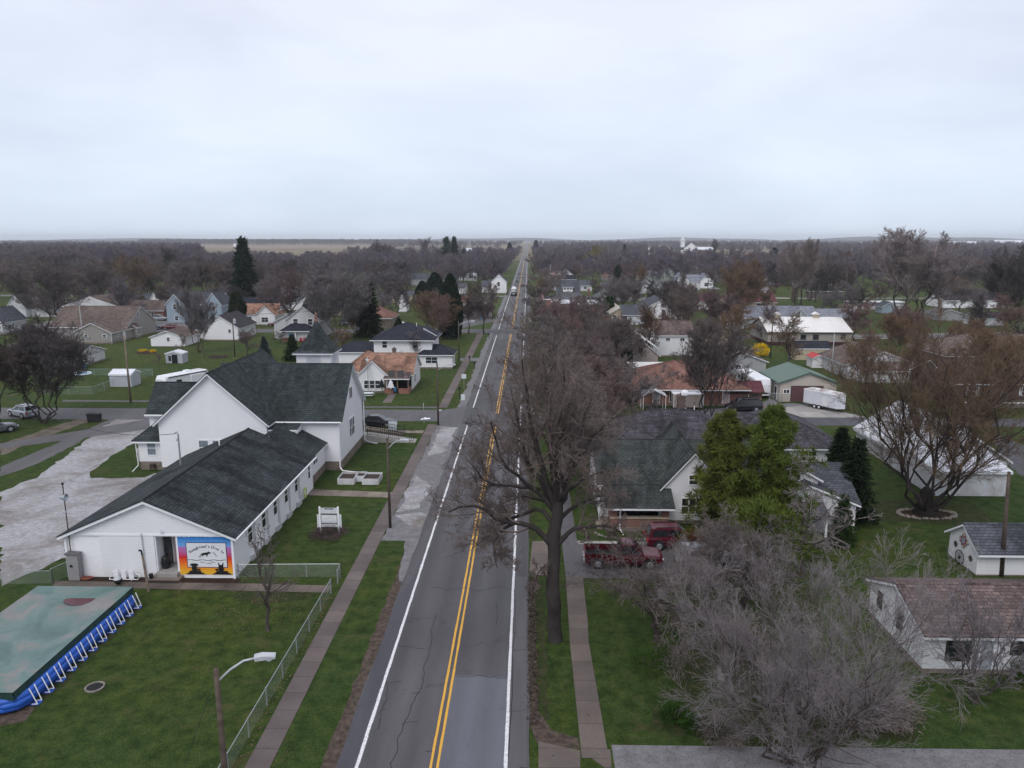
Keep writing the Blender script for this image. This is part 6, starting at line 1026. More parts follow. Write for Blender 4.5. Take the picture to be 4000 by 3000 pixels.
bld('garage', 'tan garage with orange brown roof beside brown roofed house', [(36, 46, 160, 170, 3.4, 5.6, 'y', dict(oh=.5))], roof='roof_brickred', wall='tan_siding', mark='the tan garage'); bld('house', 'pale low house with broad roof left of green roofed garage', [(33, 43, 133, 146, 2.9, 4.7, 'y')], [('S', 133, 38, 1.3, 1, .8)], wall='grey_siding', roof='roof_taupe', mark='the pale low house')
bld('house', 'white house with wide grey gable roof behind parked pickups', [(35.2, 47.5, 229.5, 245, 3.2, 6.4, 'y', dict(oh=.9))], [('S', 229.5, 41.3, 4.0, .8, .8), ('S', 229.5, 41.8, 1.0, 1.0, 1.9, 'd', 'wood')], roof='roof_slate', mark='the wide white gable house')
bld('garage', 'maroon garage with dark green roof and white doors', [(27.4, 35, 214.5, 224, 3.1, 5.4, 'x', dict(oh=.4))], roof='roof_slate', wall='maroon_metal', mark='the maroon garage', found=0, doors=[('S', 214.5, 31, .05, 4.5, 2.3, 'sign_pale', 'garage_door', 4)])
bld('house', 'tan low gabled house joined behind the brick shop', [(24.2, 30.0, 219, 235, 3.0, 4.6, 'y', dict(oh=.4))], [('S', 219, 25.6, 1.2, 1.1, 1.1)], roof='tan_metal', wall='tan_siding', mark='the tan low house')
b = bld('house', 'dark roofed cottage with white gable and white dormer beyond big grey roof', [(11.5, 20, 287, 300, 3.6, 8.2, 'x', dict(oh=.4))], [('E', 20, 292, 3.6, .8, 1.2), ('E', 20, 295, 3.6, .8, 1.2)], roof='roof_slate', mark='the dormer cottage'); vol(b, 13.5, 17.2, 287.2, 291, 6.4, 7.3, 'sS', 'white_siding', 'roof_slate', z0=4.4); 
for x in (14.2, 15.4, 16.5): win(b, 'S', 287.2, x, 5.3, .7, .75)
b = bld('house', 'building with broad weathered grey roof behind the arborvitae row', [(4.0, 24, 246, 268, 3.4, 6.6, 'h', dict(oh=.7)), (21, 30, 250, 266, 3.2, 6.0, 'y', {})], [('W', 4, 252, 1.2, 1.2, 1.2)], wall='old_white', roof='roof_grey', mark='the broad grey roof', anchor=(14, 246)); chim(b, 20.8, 256, 5, 7.6, .7)
HS = [
 ('house', 'white gabled house with dark blue porch roof behind the flagpole', [(15, 25, 412, 424, 5.0, 8.6, 'y', dict(oh=.8)), (11, 26, 404, 412, 3.2, 5.0, 'x', dict(rm='roof_blackish'))], 'white_siding', 'roof_brown', [('S', 412, 19.4, 5.6, .8, 1.0), ('S', 412, 20.8, 5.6, .8, 1.0)], 'the blue porch house'),
 ('house', 'long low white building with grey roof below blue porch house', [(8, 30, 352, 362, 3.0, 5.0, 'x'), (14, 19, 349, 358, 3.0, 5.0, 'y')], 'old_white', 'roof_slate', [('S', 352, 23, 1.2, 1.2, 1.1), ('S', 352, 27, 1.2, 1.2, 1.1), ('S', 349, 16.5, 1.2, 1.2, 1.1)], 'the long low building'),
 ('house', 'white house with small gable far up the right road side', [(21, 28, 520, 532, 3.6, 6.4, 'y')], 'white_siding', 'roof_slate', (), None),
 ('house', 'white house with hip roof above the far gabled one', [(20, 30, 560, 575, 4.2, 7.6, 'y')], 'white_siding', 'roof_brown', (), None),
 ('house', 'grey roofed house behind far bare trees near the road', [(18, 36, 640, 655, 3.6, 8, 'h')], 'grey_siding', 'roof_slate', (), None),
 ('house', 'low grey roofed building beside the orange telephone box', [(33, 50, 330, 342, 3.2, 5.4, 'x')], 'grey_siding', 'roof_slate', [('S', 330, 42, 1, 2.4, 1.4, 'd')], 'the low grey building'),
 ('house', 'white gabled shed building right of low grey building', [(50, 58, 338, 348, 3.4, 6.4, 'y'), (58, 68, 340, 348, 3.2, 5.4, 'x')], 'old_white', 'roof_grey', (), None),
 ('house', 'brick brown low roofs in the middle distance', [(44, 66, 440, 452, 3.2, 5.6, 'x')], 'pinkish_siding', 'roof_brickred', (), None),
 ('house', 'pale house below the distant white house group', [(68, 84, 470, 482, 3, 5.0, 'x')], 'pinkish_siding', 'roof_brown', (), None),
 ('house', 'pale green two storey house with grey roof', [(70, 78.5, 397, 410, 5.6, 9.2, 'y'), (62.5, 70, 399, 409, 5.0, 7.4, 'x')], 'green_siding', 'roof_bluegrey', [('S', 397, 73.3, 5.4, .8, 1.0), ('S', 397, 74.8, 5.4, .8, 1.0), ('S', 397, 74, 1.6, 1.4, 1.2)], 'the pale green house'),
 ('house', 'white house with double gables and grey roof', [(73, 80, 372, 384, 3.6, 7.6, 'y'), (80, 86, 376, 384, 3.6, 6.8, 'x'), (85.5, 92, 373, 384, 4.0, 7.4, 'y')], 'white_siding', 'roof_bluegrey', [('S', 372, 76.5, 1.3, 1.4, 1.3), ('S', 373, 88.6, 1.3, 2.0, 1.6)], 'the double gabled white house'),
 ('house', 'white house with grey roof and porch, left of the distant group', [(80, 96, 640, 652, 4.6, 9.6, 'x'), (88, 98, 634, 650, 4.4, 9.2, 'y')], 'white_siding', 'roof_slate', [('S', 634, 92, 5.8, 1.6, 1.1), ('S', 634, 91, 1.6, 1.4, 1.3)], 'the left distant white house'),
 ('house', 'small white building in the middle of the distant group', [(98, 112, 640, 652, 3.4, 6.8, 'y', dict(rm='white_metal'))], 'white_siding', 'roof_slate', (), None),
 ('house', 'white house with red brown roof right in the distant group', [(114, 138, 628, 642, 4.4, 8.4, 'x'), (114, 122, 622, 640, 4.4, 8.6, 'y'), (132, 142, 624, 640, 4.0, 8, 'y')], 'white_siding', 'roof_brown', [('S', 622, 118, 1.6, 1.8, 1.8), ('S', 628, 127, 1.6, 1.3, 1.8), ('S', 622, 118, 5.6, 1.8, 1.1)], 'the right distant white house'),
 ('house', 'long beige ranch with maroon roof beside dark pickup', [(74, 85.8, 259.0, 268, 3.2, 5.6, 'x', dict(oh=.6)), (68, 74, 258, 266, 3.2, 5.0, 'x', dict(rm='roof_maroon'))], 'tan_siding', 'roof_maroon', [('S', 259, 80.6, 1.2, 3.0, 1.3, 'v'), ('S', 258, 71.5, 1.2, 1.2, 1.1)], 'the beige maroon ranch'),
 ('house', 'long white house with maroon roof behind reddish trees', [(55, 66, 261, 272, 3.2, 5.6, 'x')], 'white_siding', 'roof_maroon', (), 'the white maroon ranch'),
 ('house', 'brown low ranch behind the curved driveway', [(112, 138, 402, 414, 3.0, 5.4, 'x')], 'brown_siding', 'roof_taupe', [('S', 402, 118, 1.2, 3, 1.3, 'v'), ('S', 402, 130, 1.2, 2, 1.3, 'v')], 'the brown low ranch'),
 ('house', 'pale hip roofed house with lit gable right of brown ranch', [(140, 158, 392, 404, 3.2, 6.4, 'h')], 'white_siding', 'roof_brown', [('S', 392, 152, 1.2, 2, 1.3)], None),
 ('house', 'two level red brick house behind the bare vase trees', [(158, 176, 415, 428, 5, 8, 'h')], 'brick_orange', 'roof_brickred', [('S', 415, 163, 4, 1.6, 1.3), ('S', 415, 168, 4, 1.6, 1.3)], 'the two level brick house'),
 ('shed', 'open dark roofed shelter in the green right field', [(118, 131, 313, 320, 3.0, 3.3, 'f', dict(rm='roof_blackish', wm='brown_siding'))], 'brown_siding', 'roof_dark', (), 'the dark shelter'),
 ('house', 'small gabled tan house in front of the brown low ranch', [(104, 114, 428, 438, 3.2, 6.6, 'y')], 'pinkish_siding', 'roof_brown', (), None),
 ('shed', 'white shed with black roof near right edge', [(127, 135, 213, 219, 2.6, 3.8, 'x')], 'white_siding', 'roof_blackish', (), None),
 ('trailer_home', 'pale long trailer home under the tallest bare tree', [(112, 131, 262, 267, 2.8, 3.2, 'f', dict(rm='white_metal'))], 'old_white', 'roof_dark', (), 'the pale trailer home'),
 ('shed', 'grey shed left beneath the tallest bare tree', [(117, 122, 248, 253, 2.6, 4, 'y')], 'blue_siding', 'roof_slate', (), None),
 ('shed', 'pale grey shed right of the tallest bare tree', [(123, 131, 226, 233, 2.4, 3.6, 'y')], 'grey_siding', 'roof_grey', (), None),
 ('house', 'white house behind right edge bare trees', [(148, 170, 268, 280, 3.2, 6.4, 'x')], 'white_siding', 'roof_dark', (), None),
 ('church', 'distant white church with small steeple right of centre', [(262, 284, 1270, 1300, 9, 18, 'y'), (240, 262, 1275, 1300, 6, 12, 'x')], 'white_siding', 'roof_slate', (), None),
 ('barn', 'distant long white roofed barn beside the distant church', [(286, 322, 1310, 1330, 6, 10, 'x', dict(rm='white_metal'))], 'brown_siding', 'white_metal', (), None),
 ('barn', 'distant barn with bright white roof on brown field', [(555, 600, 1150, 1175, 5, 9, 'x', dict(rm='white_metal'))], 'brown_siding', 'white_metal', (), None),
 ('barn', 'distant white long barn at right horizon, left one', [(1290, 1400, 2380, 2410, 9, 16, 'x', dict(rm='white_metal'))], 'brown_siding', 'white_metal', (), None),
 ('barn', 'distant white long barn at right horizon, right one', [(1440, 1580, 2350, 2390, 8, 20, 'x', dict(rm='white_metal'))], 'brown_siding', 'white_metal', (), None),
 ('barn', 'distant white farm building at left horizon', [(-905, -875, 2300, 2320, 5, 9, 'x', dict(rm='white_metal'))], 'white_siding', 'white_metal', (), None),
 ('barn', 'distant white building beyond dark conifers left of road', [(-120, -70, 1150, 1170, 6, 10, 'x', dict(rm='white_metal'))], 'white_siding', 'white_metal', (), None),
 ('barn', 'distant white building close to vanishing road', [(-48, -26, 900, 915, 5, 9, 'x', dict(rm='white_metal'))], 'white_siding', 'white_metal', (), None)]
for a in HS: bld(a[0], a[1], a[2], a[5], a[3], a[4], a[6])
b = [o for o in bpy.data.objects if o.get('label', '').startswith('distant white church')][0]; ref(b).part('steeple', MB().box(258, 264, 1278, 1284, 10, 21).prism([(257, 1277, 21), (265, 1277, 21), (261, 1277, 27)], (0, 8, 0)), 'white_siding')
th = Thing('flagpole', 'white flagpole with drooping striped flag beside dark roofed porch', 'flagpole', (10.3, 349, 0)); th.part('pole', MB().tube([(10.3, 349, 0), (10.3, 349, 12.5)], .09, 6), 'lamp_grey'); fl = th.part('flag', MB().prism([(10.4, 349, 9.9), (13.2, 349, 8.6), (13.2, 349, 7.4), (10.4, 349, 8.4)], (0, .04, 0)), 'foam')
for k in range(3): th.part('stripe', MB().prism([(10.4, 348.97, 9.6-k*.45), (13.2, 348.97, 8.4-k*.38), (13.2, 348.97, 8.22-k*.38), (10.4, 348.97, 9.4-k*.45)], (0, -.02, 0)), 'red_paint', fl)
th.part('canton', MB().prism([(10.4, 348.95, 9.9), (11.4, 348.95, 9.45), (11.4, 348.95, 8.8), (10.4, 348.95, 9.25)], (0, -.02, 0)), 'flag_blue', fl)
th = Thing('brick_booth', 'small brick red booth beyond the dark dormer cottage', 'booth', (31, 296, 0)); th.part('body', MB().box(29.4, 32.4, 296, 299, 0, 3.2), 'brick_dark'); th.part('roof', MB().box(29.1, 32.7, 295.7, 299.3, 3.2, 3.45), 'wood_dark')
sign('bright yellow rounded sign beside the brick booth', 28.3, 297, 3.2, 1.5, 1.3, 'yellow_flower')
th = Thing('goal_frame', 'white metal frame with crossbar in the distant park', 'frame', (145, 880, 0)); th.part('post', MB().box(140, 141, 880, 881, 0, 14), 'white_paint'); th.part('post', MB().box(158, 159, 880, 881, 0, 14), 'white_paint'); th.part('crossbar', MB().box(141, 158, 880, 881, 7, 8), 'white_paint')
stones('ring of stones around the big vase shaped tree base', 36.1, 64.4, 2.5, 1.25, 46, s=.22, seed=5); sheet('garden_bed', wob([(36.1+2.4*math.cos(a*.5), 64.4+1.2*math.sin(a*.5)) for a in range(13)], .1, .5, 2), .006, 'mulch')
# ---------------------------------------------------------------- vehicles (local: nose to +x, wheels on z = 0)
def loft(m, secs):                 # secs: list of (x, [(y, z)...]) closed rings
    b = len(m.v); n = len(secs[0][1])
    for x, ring in secs: m.v += [(x, y, z) for y, z in ring]
    for k in range(len(secs)-1):
        for j in range(n): q = b+k*n; m.f.append((q+j, q+n+j, q+n+(j+1) % n, q+(j+1) % n))
    m.f.append(tuple(b+j for j in range(n))); m.f.append(tuple(b+(len(secs)-1)*n+j for j in range(n-1, -1, -1)))
def ring(w_, z0, z1, c=.12): return [(-w_+.08, z0), (-w_, z0+.15), (-w_, z1-c*1.6), (-w_+c*.5, z1-c*.4), (-w_+c*1.7, z1), (w_-c*1.7, z1), (w_-c*.5, z1-c*.4), (w_, z1-c*1.6), (w_, z0+.15), (w_-.08, z0)]
SPEC = dict(sedan=(4.85, 1.84, [(-2.42, .55, .8, .72), (-2.3, .28, .98, .86), (-1.5, .24, 1.0, .92), (-.9, .2, .98, .92), (.9, .2, .95, .92), (1.7, .24, .86, .9), (2.2, .28, .74, .84), (2.42, .4, .62, .7)], (-1.85, -1.05, .35, 1.2, 1.45, .95)),
    suv=(4.9, 1.95, [(-2.45, .5, .95, .86), (-2.35, .3, 1.12, .95), (-1.2, .28, 1.12, .98), (.9, .28, 1.08, .98), (1.8, .3, 1.02, .96), (2.3, .35, .92, .9), (2.45, .45, .8, .8)], (-2.36, -2.0, .2, 1.05, 1.78, 1.1)),
    van=(5.2, 2.0, [(-2.6, .45, .95, .9), (-2.5, .3, 1.1, 1.0), (.9, .28, 1.1, 1.0), (1.9, .3, 1.0, .98), (2.45, .35, .85, .92), (2.6, .5, .7, .8)], (-2.52, -2.3, .6, 1.7, 1.85, 1.08)),
    pickup=(5.9, 2.0, [(-.4, .4, 1.12, 1.0), (1.0, .38, 1.12, 1.0), (1.9, .38, 1.1, 1.0), (2.7, .42, 1.04, .96), (2.95, .5, .9, .88)], (-.45, -.2, .75, 1.55, 1.88, 1.1)))
def car(kind, mat, x, y, rz, label, group=None, cat=None, name=None, detail=True):
    L_, W_, secs, (c0, c1, c2, c3, zt, zb) = SPEC[kind]
    name = name or dict(sedan='parked_sedan', suv='parked_suv', van='parked_van', pickup='pickup_truck')[kind]
    t = Thing(name, label, cat or dict(sedan='car', suv='car', van='van', pickup='pickup truck')[kind], (x, y, 0.02), rz, group, local=True)
    m = MB(); loft(m, [(a, ring(w_, z0, z1)) for a, z0, z1, w_ in secs]); t.part('body', m, mat, smooth=False)
    wb, wt = W_/2-.08, W_/2-.26
    if kind == 'pickup':
        m = MB(); x0, x1 = -2.95, -.38; m.box(x0, x1, -.99, -.9, .45, 1.2).box(x0, x1, .9, .99, .45, 1.2).box(x0, x0+.08, -.9, .9, .45, 1.2).box(x0+.08, x1, -.9, .9, .45, .7); t.part('bed', m, mat); t.part('bed_liner', MB().box(x0+.09, x1-.02, -.89, .89, .7, .74).box(x0+.03, x1, -.975, -.905, 1.2, 1.215).box(x0+.03, x1, .905, .975, 1.2, 1.215), 'dark')
        m = MB(); m.box(-3.05, -2.93, -.95, .95, .45, .62); t.part('bumper', m, 'chrome')
    lo = [(c0, -wb, zb-.04), (c3, -wb, zb-.04), (c3, wb, zb-.04), (c0, wb, zb-.04)]; hi = [(c1, -wt, zt-.04), (c2, -wt, zt-.04), (c2, wt, zt-.04), (c1, wt, zt-.04)]
    m = MB(); m.v = lo+hi+[(c1+.12, -wt+.12, zt), (c2-.12, -wt+.12, zt), (c2-.12, wt-.12, zt), (c1+.12, wt-.12, zt)]; m.f = [(0, 1, 5, 4), (1, 2, 6, 5), (2, 3, 7, 6), (3, 0, 4, 7), (4, 5, 9, 8), (5, 6, 10, 9), (6, 7, 11, 10), (7, 4, 8, 11), (8, 9, 10, 11)]; cb = t.part('cabin', m, mat)
    def pane(nm, a, b, c, d, s0=.1, s1=.9, h0=.14, h1=.86):
        a, b, c, d = map(Vector, (a, b, c, d)); P = lambda s_, h: (a.lerp(b, s_)).lerp(d.lerp(c, s_), h)
        q = [P(s0, h0), P(s1, h0), P(s1, h1), P(s0, h1)]; n = (q[1]-q[0]).cross(q[3]-q[0]).normalized()*.012; m = MB(); m.quad(*[tuple(p+n) for p in q]); t.part(nm, m, 'glass_car', cb)
    pane('windscreen', lo[1], lo[2], hi[2], hi[1], .06, .94, .12, .92); pane('rear_window', lo[3], lo[0], hi[0], hi[3], .08, .92, .2, .9)
    for s0, s1 in (((.08, .5), (.54, .9)) if kind != 'pickup' else ((.08, .44), (.5, .9))): pane('side_window', lo[0], lo[1], hi[1], hi[0], s0, s1); pane('side_window', lo[2], lo[3], hi[3], hi[2], 1-s1, 1-s0)
    if kind in ('suv', 'van'): m = MB(); m.box(c1+.3, c2-.1, -wt+.08, -wt+.12, zt, zt+.06).box(c1+.3, c2-.1, wt-.12, wt-.08, zt, zt+.06); t.part('roof_rail', m, 'dark')
    r_ = .34 if kind == 'sedan' else .4; wx = L_*.305
    for a in (-wx*(1.08 if kind == 'pickup' else 1), wx*(1.08 if kind == 'pickup' else 1)):
        for s in (-1, 1):
            t.part('wheel_arch', MB().lathe([(r_+.08, 0), (r_+.08, .012)], (a, s*(W_/2-.005)-(.012 if s < 0 else 0), r_+.02), 16, 'y'), 'dark') if detail else None
            wl = t.part('wheel', MB().lathe([(r_-.03, -.11), (r_, -.08), (r_, .08), (r_-.03, .11)], (a, s*(W_/2-.06), r_), 16, 'y'), 'rubber'); t.part('rim', MB().lathe([(r_*.62, -.012), (r_*.5, .012)] if s > 0 else [(r_*.5, -.012), (r_*.62, .012)], (a, s*(W_/2+.058), r_), 12, 'y'), 'rim', wl)
    f0 = secs[-1][0]; zf = secs[-1][2]; e = -L_/2 if kind != 'pickup' else -2.95
    for s in (-1, 1):
        t.part('headlight', MB().box(f0-.2, f0+.01, s*W_*.36-.16, s*W_*.36+.16, zf-.2, zf-.03), 'lamp_glass'); t.part('taillight', MB().box(e-.012, e+.12, s*W_*.41-.13, s*W_*.41+.1, .72 if kind != 'pickup' else .75, 1.0 if kind != 'pickup' else 1.12), 'taillight')
        t.part('mirror', MB().box(c3-.5, c3-.3, s*(W_/2)-.02 if s > 0 else -(W_/2)-.16, s*(W_/2)+.16 if s > 0 else -(W_/2)+.02, zb, zb+.16), mat)
    t.part('grille', MB().box(f0-.03, f0+.012, -.42, .42, zf-.26, zf-.08), 'dark')
    t.part('licence_plate', MB().box(e-.02, e, -.2, .2, .55, .68), 'car_white')
    return t
PI = math.pi
car('sedan', 'car_black', -20.0, 95.8, -.03, 'black sedan parked on the side street next to the church ramp')
car('pickup', 'car_red', 7.35, 53.4, -.02, 'dark red pickup truck parked in driveway below the green roofed bungalow')
car('suv', 'car_red', 12.0, 56.9, .05, 'red car standing ahead of the red pickup, mostly hidden'); car('suv', 'silver', 13.8, 52.9, .0, 'silver car hidden by branches in front of the red pickup')
x, y = g('E', 175, 185); car('suv', 'silver', x-.2, y+1.0, PI-.5, 'silver sport utility car beside the dark tree at left edge')
x, y = g('E', 0, 330); car('suv', 'car_grey', x-1.2, y+.8, .9, 'grey car cut by the left edge beside the gravel track')
for q in (('sedan', 'car_maroon', ('A', 622, 900), 0, 'dark red car parked before the red brick building'), ('suv', 'car_grey', ('A', 715, 902), 0.1, 'dark grey car parked beside the brick building porch'), ('sedan', 'car_white', ('A', 772, 895), .1, 'white car at right end of the brick building lot'), ('pickup', 'silver', ('A', 1350, 893), .05, 'silver pickup in the lot before the small white house'),
    ('pickup', 'car_blue', ('A', 1305, 968), -.1, 'dark blue pickup parked right behind the taupe house'), ('sedan', 'car_red', ('A', 1475, 968), .1, 'dark red car behind the white garage'), ('sedan', 'car_red', ('B', 168, 940), PI, 'dark red car by the terracotta cottage'), ('sedan', 'car_white', ('B', 1215, 932), .1, 'white car behind the foursquare house roof'),
    ('suv', 'car_grey', ('B', 790, 935), 0, 'grey car half hidden behind the pale branched tree'),
    ('pickup', 'silver', ('C', 1185, 940), PI, 'silver pickup parked left of the bright red pickup'), ('pickup', 'car_brightred', ('C', 1275, 957), PI, 'bright red pickup parked before the wide white gable house'), ('van', 'car_white', ('C', 1415, 935), PI, 'white van right of the bright red pickup'), ('sedan', 'silver', ('C', 1445, 960), PI, 'pale silver car behind the bright red pickup'),
    ('pickup', 'car_white', ('C', 1565, 632), PI, 'white pickup by the double gabled white house'), ('sedan', 'silver', ('C', 1750, 625), 0, 'silver car right of the double gabled white house'), ('pickup', 'car_maroon', ('D', 60, 604), PI, 'dark red pickup in front of the brown low ranch'), ('sedan', 'car_blue', ('C', 2150, 597), PI, 'dark blue car on the curved driveway'),
    ('pickup', 'car_blue', ('C', 2200, 868), PI, 'dark pickup beside the beige maroon ranch'), ('suv', 'car_blue', ('D', 15, 858), PI, 'dark blue sport utility car by the small white garage'), ('suv', 'car_white', ('D', 1405, 1428), PI, 'white car behind the upright twigs of the vase shaped tree'),
    ('sedan', 'car_grey', ('C', 1115, 580), 0, 'grey car below the distant brick roofs')):
    x, y = g(*q[2]); car(q[0], q[1], x, y+.9, q[3], q[4], detail=False)
x, y = g('M', 1350, 578); car('van', 'car_black', x, y+1.0, PI, 'long black van parked before the brown wooden shed', detail=True)
for reg, bx, by, mt, rz, lab in (('C', 44, 558, 'car_blue', -PI/2, 'dark car coming behind the white truck'), ('C', 68, 487, 'car_grey', -PI/2, 'farther grey car on left side of the road'), ('C', 98, 597, 'car_maroon', PI/2, 'dark red car driving away in the right lane')):
    x, y = g(reg, bx, by); car('sedan', mt, -6.2 if rz < 0 else -2.8, y+2, rz, lab, name='moving_car', detail=False)
x, y = g('C', 24, 676); t = Thing('tank_truck', 'white tank truck with dark cab coming toward the camera', 'truck', (-6.2, y, .03), -PI/2, local=True)
m = MB(); loft(m, [(-2.2, ring(1.15, .6, 2.0)), (0.2, ring(1.2, .5, 2.9, .2)), (.3, ring(1.2, .5, 2.95, .2)), (-.0, ring(1.2, .5, 2.9, .2))][:1]+[(-2.2, ring(1.2, .6, 2.9, .2)), (-.6, ring(1.2, .5, 2.9, .2)), (0, ring(1.2, .5, 1.7, .2)), (1.2, ring(1.1, .5, 1.5, .2)), (1.35, ring(1.0, .6, 1.3, .2))]); cb = t.part('cab', m, 'car_black'); t.part('windscreen', MB().quad((-.55, -1.0, 2.7), (-.05, -1.0, 1.85), (-.05, 1.0, 1.85), (-.55, 1.0, 2.7)), 'glass_sky', cb)
t.part('tank', MB().lathe([(.6, -10), (1.15, -9.8), (1.25, -9), (1.25, -3.4), (1.15, -2.6), (.6, -2.4)], (0, 0, 2.25), 16, 'x'), 'car_white', smooth=True); t.part('grille', MB().box(1.36, 1.4, -.6, .6, .7, 1.25), 'chrome'); t.part('chassis', MB().box(-10, .5, -.5, .5, .7, 1.0), 'dark')
for a in (.5, -3.4, -4.6, -8.2, -9.4):
    for s in (-1, 1): t.part('wheel', MB().lathe([(.5, -.15), (.5, .15)], (a, s*1.05, .5), 14, 'y'), 'rubber')
# white enclosed trailer
t = Thing('box_trailer', 'white enclosed trailer with rusty roof before the roll door garage', 'trailer', (43.6, 107.2, 0), math.atan2(103.9-108.3, 45.0-42.1), mark='the white trailer', local=True); L_ = 2.9
m = MB(); m.prism([(-L_, -1.1, .55), (L_-.5, -1.1, .55), (L_+.35, 0, .55), (L_-.5, 1.1, .55), (-L_, 1.1, .55)], (0, 0, 2.0)); t.part('body', m, 'white_metal'); t.part('roof', MB().prism([(-L_+.1, -1.0, 2.55), (L_-.55, -1.0, 2.55), (L_+.2, 0, 2.55), (L_-.55, 1.0, 2.55), (-L_+.1, 1.0, 2.55)], (0, 0, .05)), 'rusty_metal')
t.part('roof_edge', MB().box(-L_, L_-.5, -1.12, -1.02, 2.5, 2.63).box(-L_, L_-.5, 1.02, 1.12, 2.5, 2.63).box(-L_-.02, -L_+.08, -1.02, 1.02, 2.5, 2.63), 'white_paint')
for a in (-1.3, .9): t.part('roof_vent', MB().box(a-.25, a+.25, -.25, .25, 2.6, 2.78), 'foam')
t.part('side_door', MB().box(.3, 1.0, -1.125, -1.102, .7, 2.3), 'car_white'); t.part('trim_strip', MB().box(-L_, L_-.5, -1.12, -1.101, .55, .62), 'galv')
for a in (-.9, -.15):
    for s in (-1, 1): wl = t.part('wheel', MB().lathe([(.32, -.1), (.32, .1)], (a, s*1.08, .33), 14, 'y'), 'rubber'); t.part('rim', MB().lathe([(.17, -.01), (.17, .01)], (a, s*1.19, .33), 10, 'y'), 'car_white', wl)
t.part('tongue', MB().tube([(L_, -.3, .5), (L_+1.2, 0, .5)], .05, 4).tube([(L_, .3, .5), (L_+1.2, 0, .5)], .05, 4), 'dark')
# white bus-like motorhome
t = Thing('motorhome', 'white bus shaped motorhome between wooden shed and green garage', 'motorhome', (36.6, 119, 0), -PI/2+.02, mark='the white motorhome', local=True)
m = MB(); loft(m, [(-5.2, ring(1.2, .45, 3.0, .12)), (4.2, ring(1.25, .45, 3.1, .15)), (4.7, ring(1.22, .45, 3.0, .2)), (5.0, ring(1.15, .45, 2.2, .3)), (5.1, ring(1.1, .5, 1.4, .2))]); t.part('body', m, 'car_white'); t.part('windscreen', MB().quad((4.74, -1.0, 2.85), (5.03, -1.0, 1.95), (5.03, 1.0, 1.95), (4.74, 1.0, 2.85)), 'glass_car')
for k in range(5): t.part('side_window', MB().box(-4.2+k*1.7, -3.1+k*1.7, -1.27, -1.25, 1.7, 2.4), 'glass_car')
t.part('grille', MB().box(5.1, 5.14, -.9, .9, .75, 1.0), 'dark'); t.part('roof_unit', MB().box(-2, -1.0, -.4, .4, 3.05, 3.3), 'foam')
for s in (-1, 1):
    t.part('headlight', MB().box(5.08, 5.14, s*.8-.2, s*.8+.2, .8, 1.0), 'lamp_glass')
    for a in (3.4, -3.2): t.part('wheel', MB().lathe([(.45, -.14), (.45, .14)], (a, s*1.1, .45), 14, 'y'), 'rubber')
# travel trailer behind the church
a = g('A', 1640, 1360, 2.6); t = Thing('travel_trailer', 'white travel trailer on the lawn behind the church gable', 'travel trailer', (-57.0, 119.5, 0), math.radians(63), mark='the travel trailer', local=True)
m = MB(); loft(m, [(-4.3, ring(1.2, .6, 2.3, .35)), (-3.9, ring(1.25, .55, 2.85, .2)), (3.9, ring(1.25, .55, 2.85, .2)), (4.3, ring(1.2, .7, 2.5, .3))]); t.part('body', m, 'car_white'); t.part('roof_unit', MB().box(.4, 1.3, -.4, .4, 2.84, 3.1), 'foam'); t.part('roof_vent', MB().box(-2.4, -2.0, -.2, .2, 2.84, 2.98), 'foam'); t.part('awning_rail', MB().box(-3.6, 3.8, -1.33, -1.25, 2.55, 2.7), 'dark'); t.part('slide_out', MB().box(.4, 3.0, -1.65, -1.25, .9, 2.4), 'car_white'); t.part('side_window', MB().box(-2.2, -1.2, -1.27, -1.25, 1.4, 2.0), 'glass_car'); t.part('stripe', MB().box(-4.0, .35, -1.265, -1.25, 1.0, 1.15), 'sign_grey'); t.part('front_window', MB().box(-4.33, -4.22, -.7, .7, 1.4, 1.9), 'glass_car')
for a in (-.5, .4): t.part('wheel', MB().lathe([(.34, -.1), (.34, .1)], (a, -1.15, .34), 12, 'y'), 'rubber'); t.part('wheel', MB().lathe([(.34, -.1), (.34, .1)], (a, 1.15, .34), 12, 'y'), 'rubber')
# ---------------------------------------------------------------- trees: prototypes (height 10)
PR = {}
PR['round'] = [bare_tree(11, r0=.17, limbs=11, n=(9, 8, 7, 4), ll=.55, lang=42, lr=(.62, .6, .6, .6), tw=.0105), bare_tree(12, r0=.17, limbs=10, n=(9, 8, 7, 4), ll=.58, lang=38, fork=.22, lr=(.62, .6, .6, .6), tw=.0105), bare_tree(13, r0=.17, limbs=12, n=(9, 8, 7, 4), ll=.5, lang=46, trop=.03, lr=(.62, .6, .6, .6), tw=.0105)]
PR['vase'] = [bare_tree(21, r0=.2, stems=6, limbs=8, lang=26, ll=.42, n=(9, 8, 7), lr=(.62, .6, .6), ang=(36, 42, 42), trop=.12, spread=.27, tw=.0125), bare_tree(22, r0=.2, stems=5, limbs=9, lang=24, ll=.42, n=(9, 8, 7), lr=(.62, .6, .6), ang=(36, 40, 42), trop=.13, spread=.22, tw=.0125)]
PR['tall'] = [bare_tree(31, r0=.16, limbs=18, lang=32, ll=.36, n=(8, 8, 7), lr=(.6, .6, .6), fork=.22, trop=.1, tw=.013), bare_tree(32, r0=.16, limbs=20, lang=38, ll=.32, n=(8, 8, 6), lr=(.6, .6, .6), fork=.2, trop=.06, tw=.013)]
PR['small'] = [bare_tree(41, limbs=12, lang=40, ll=.45, n=(8, 7, 6), lr=(.62, .6, .6), fork=.18, r0=.12, tw=.019)]
PR['far'] = [bare_tree(51+k, limbs=9, lang=40, ll=.56, n=(7, 7, 6), lr=(.62, .6, .6), fork=.24, tw=.034, r0=.18) for k in range(3)]
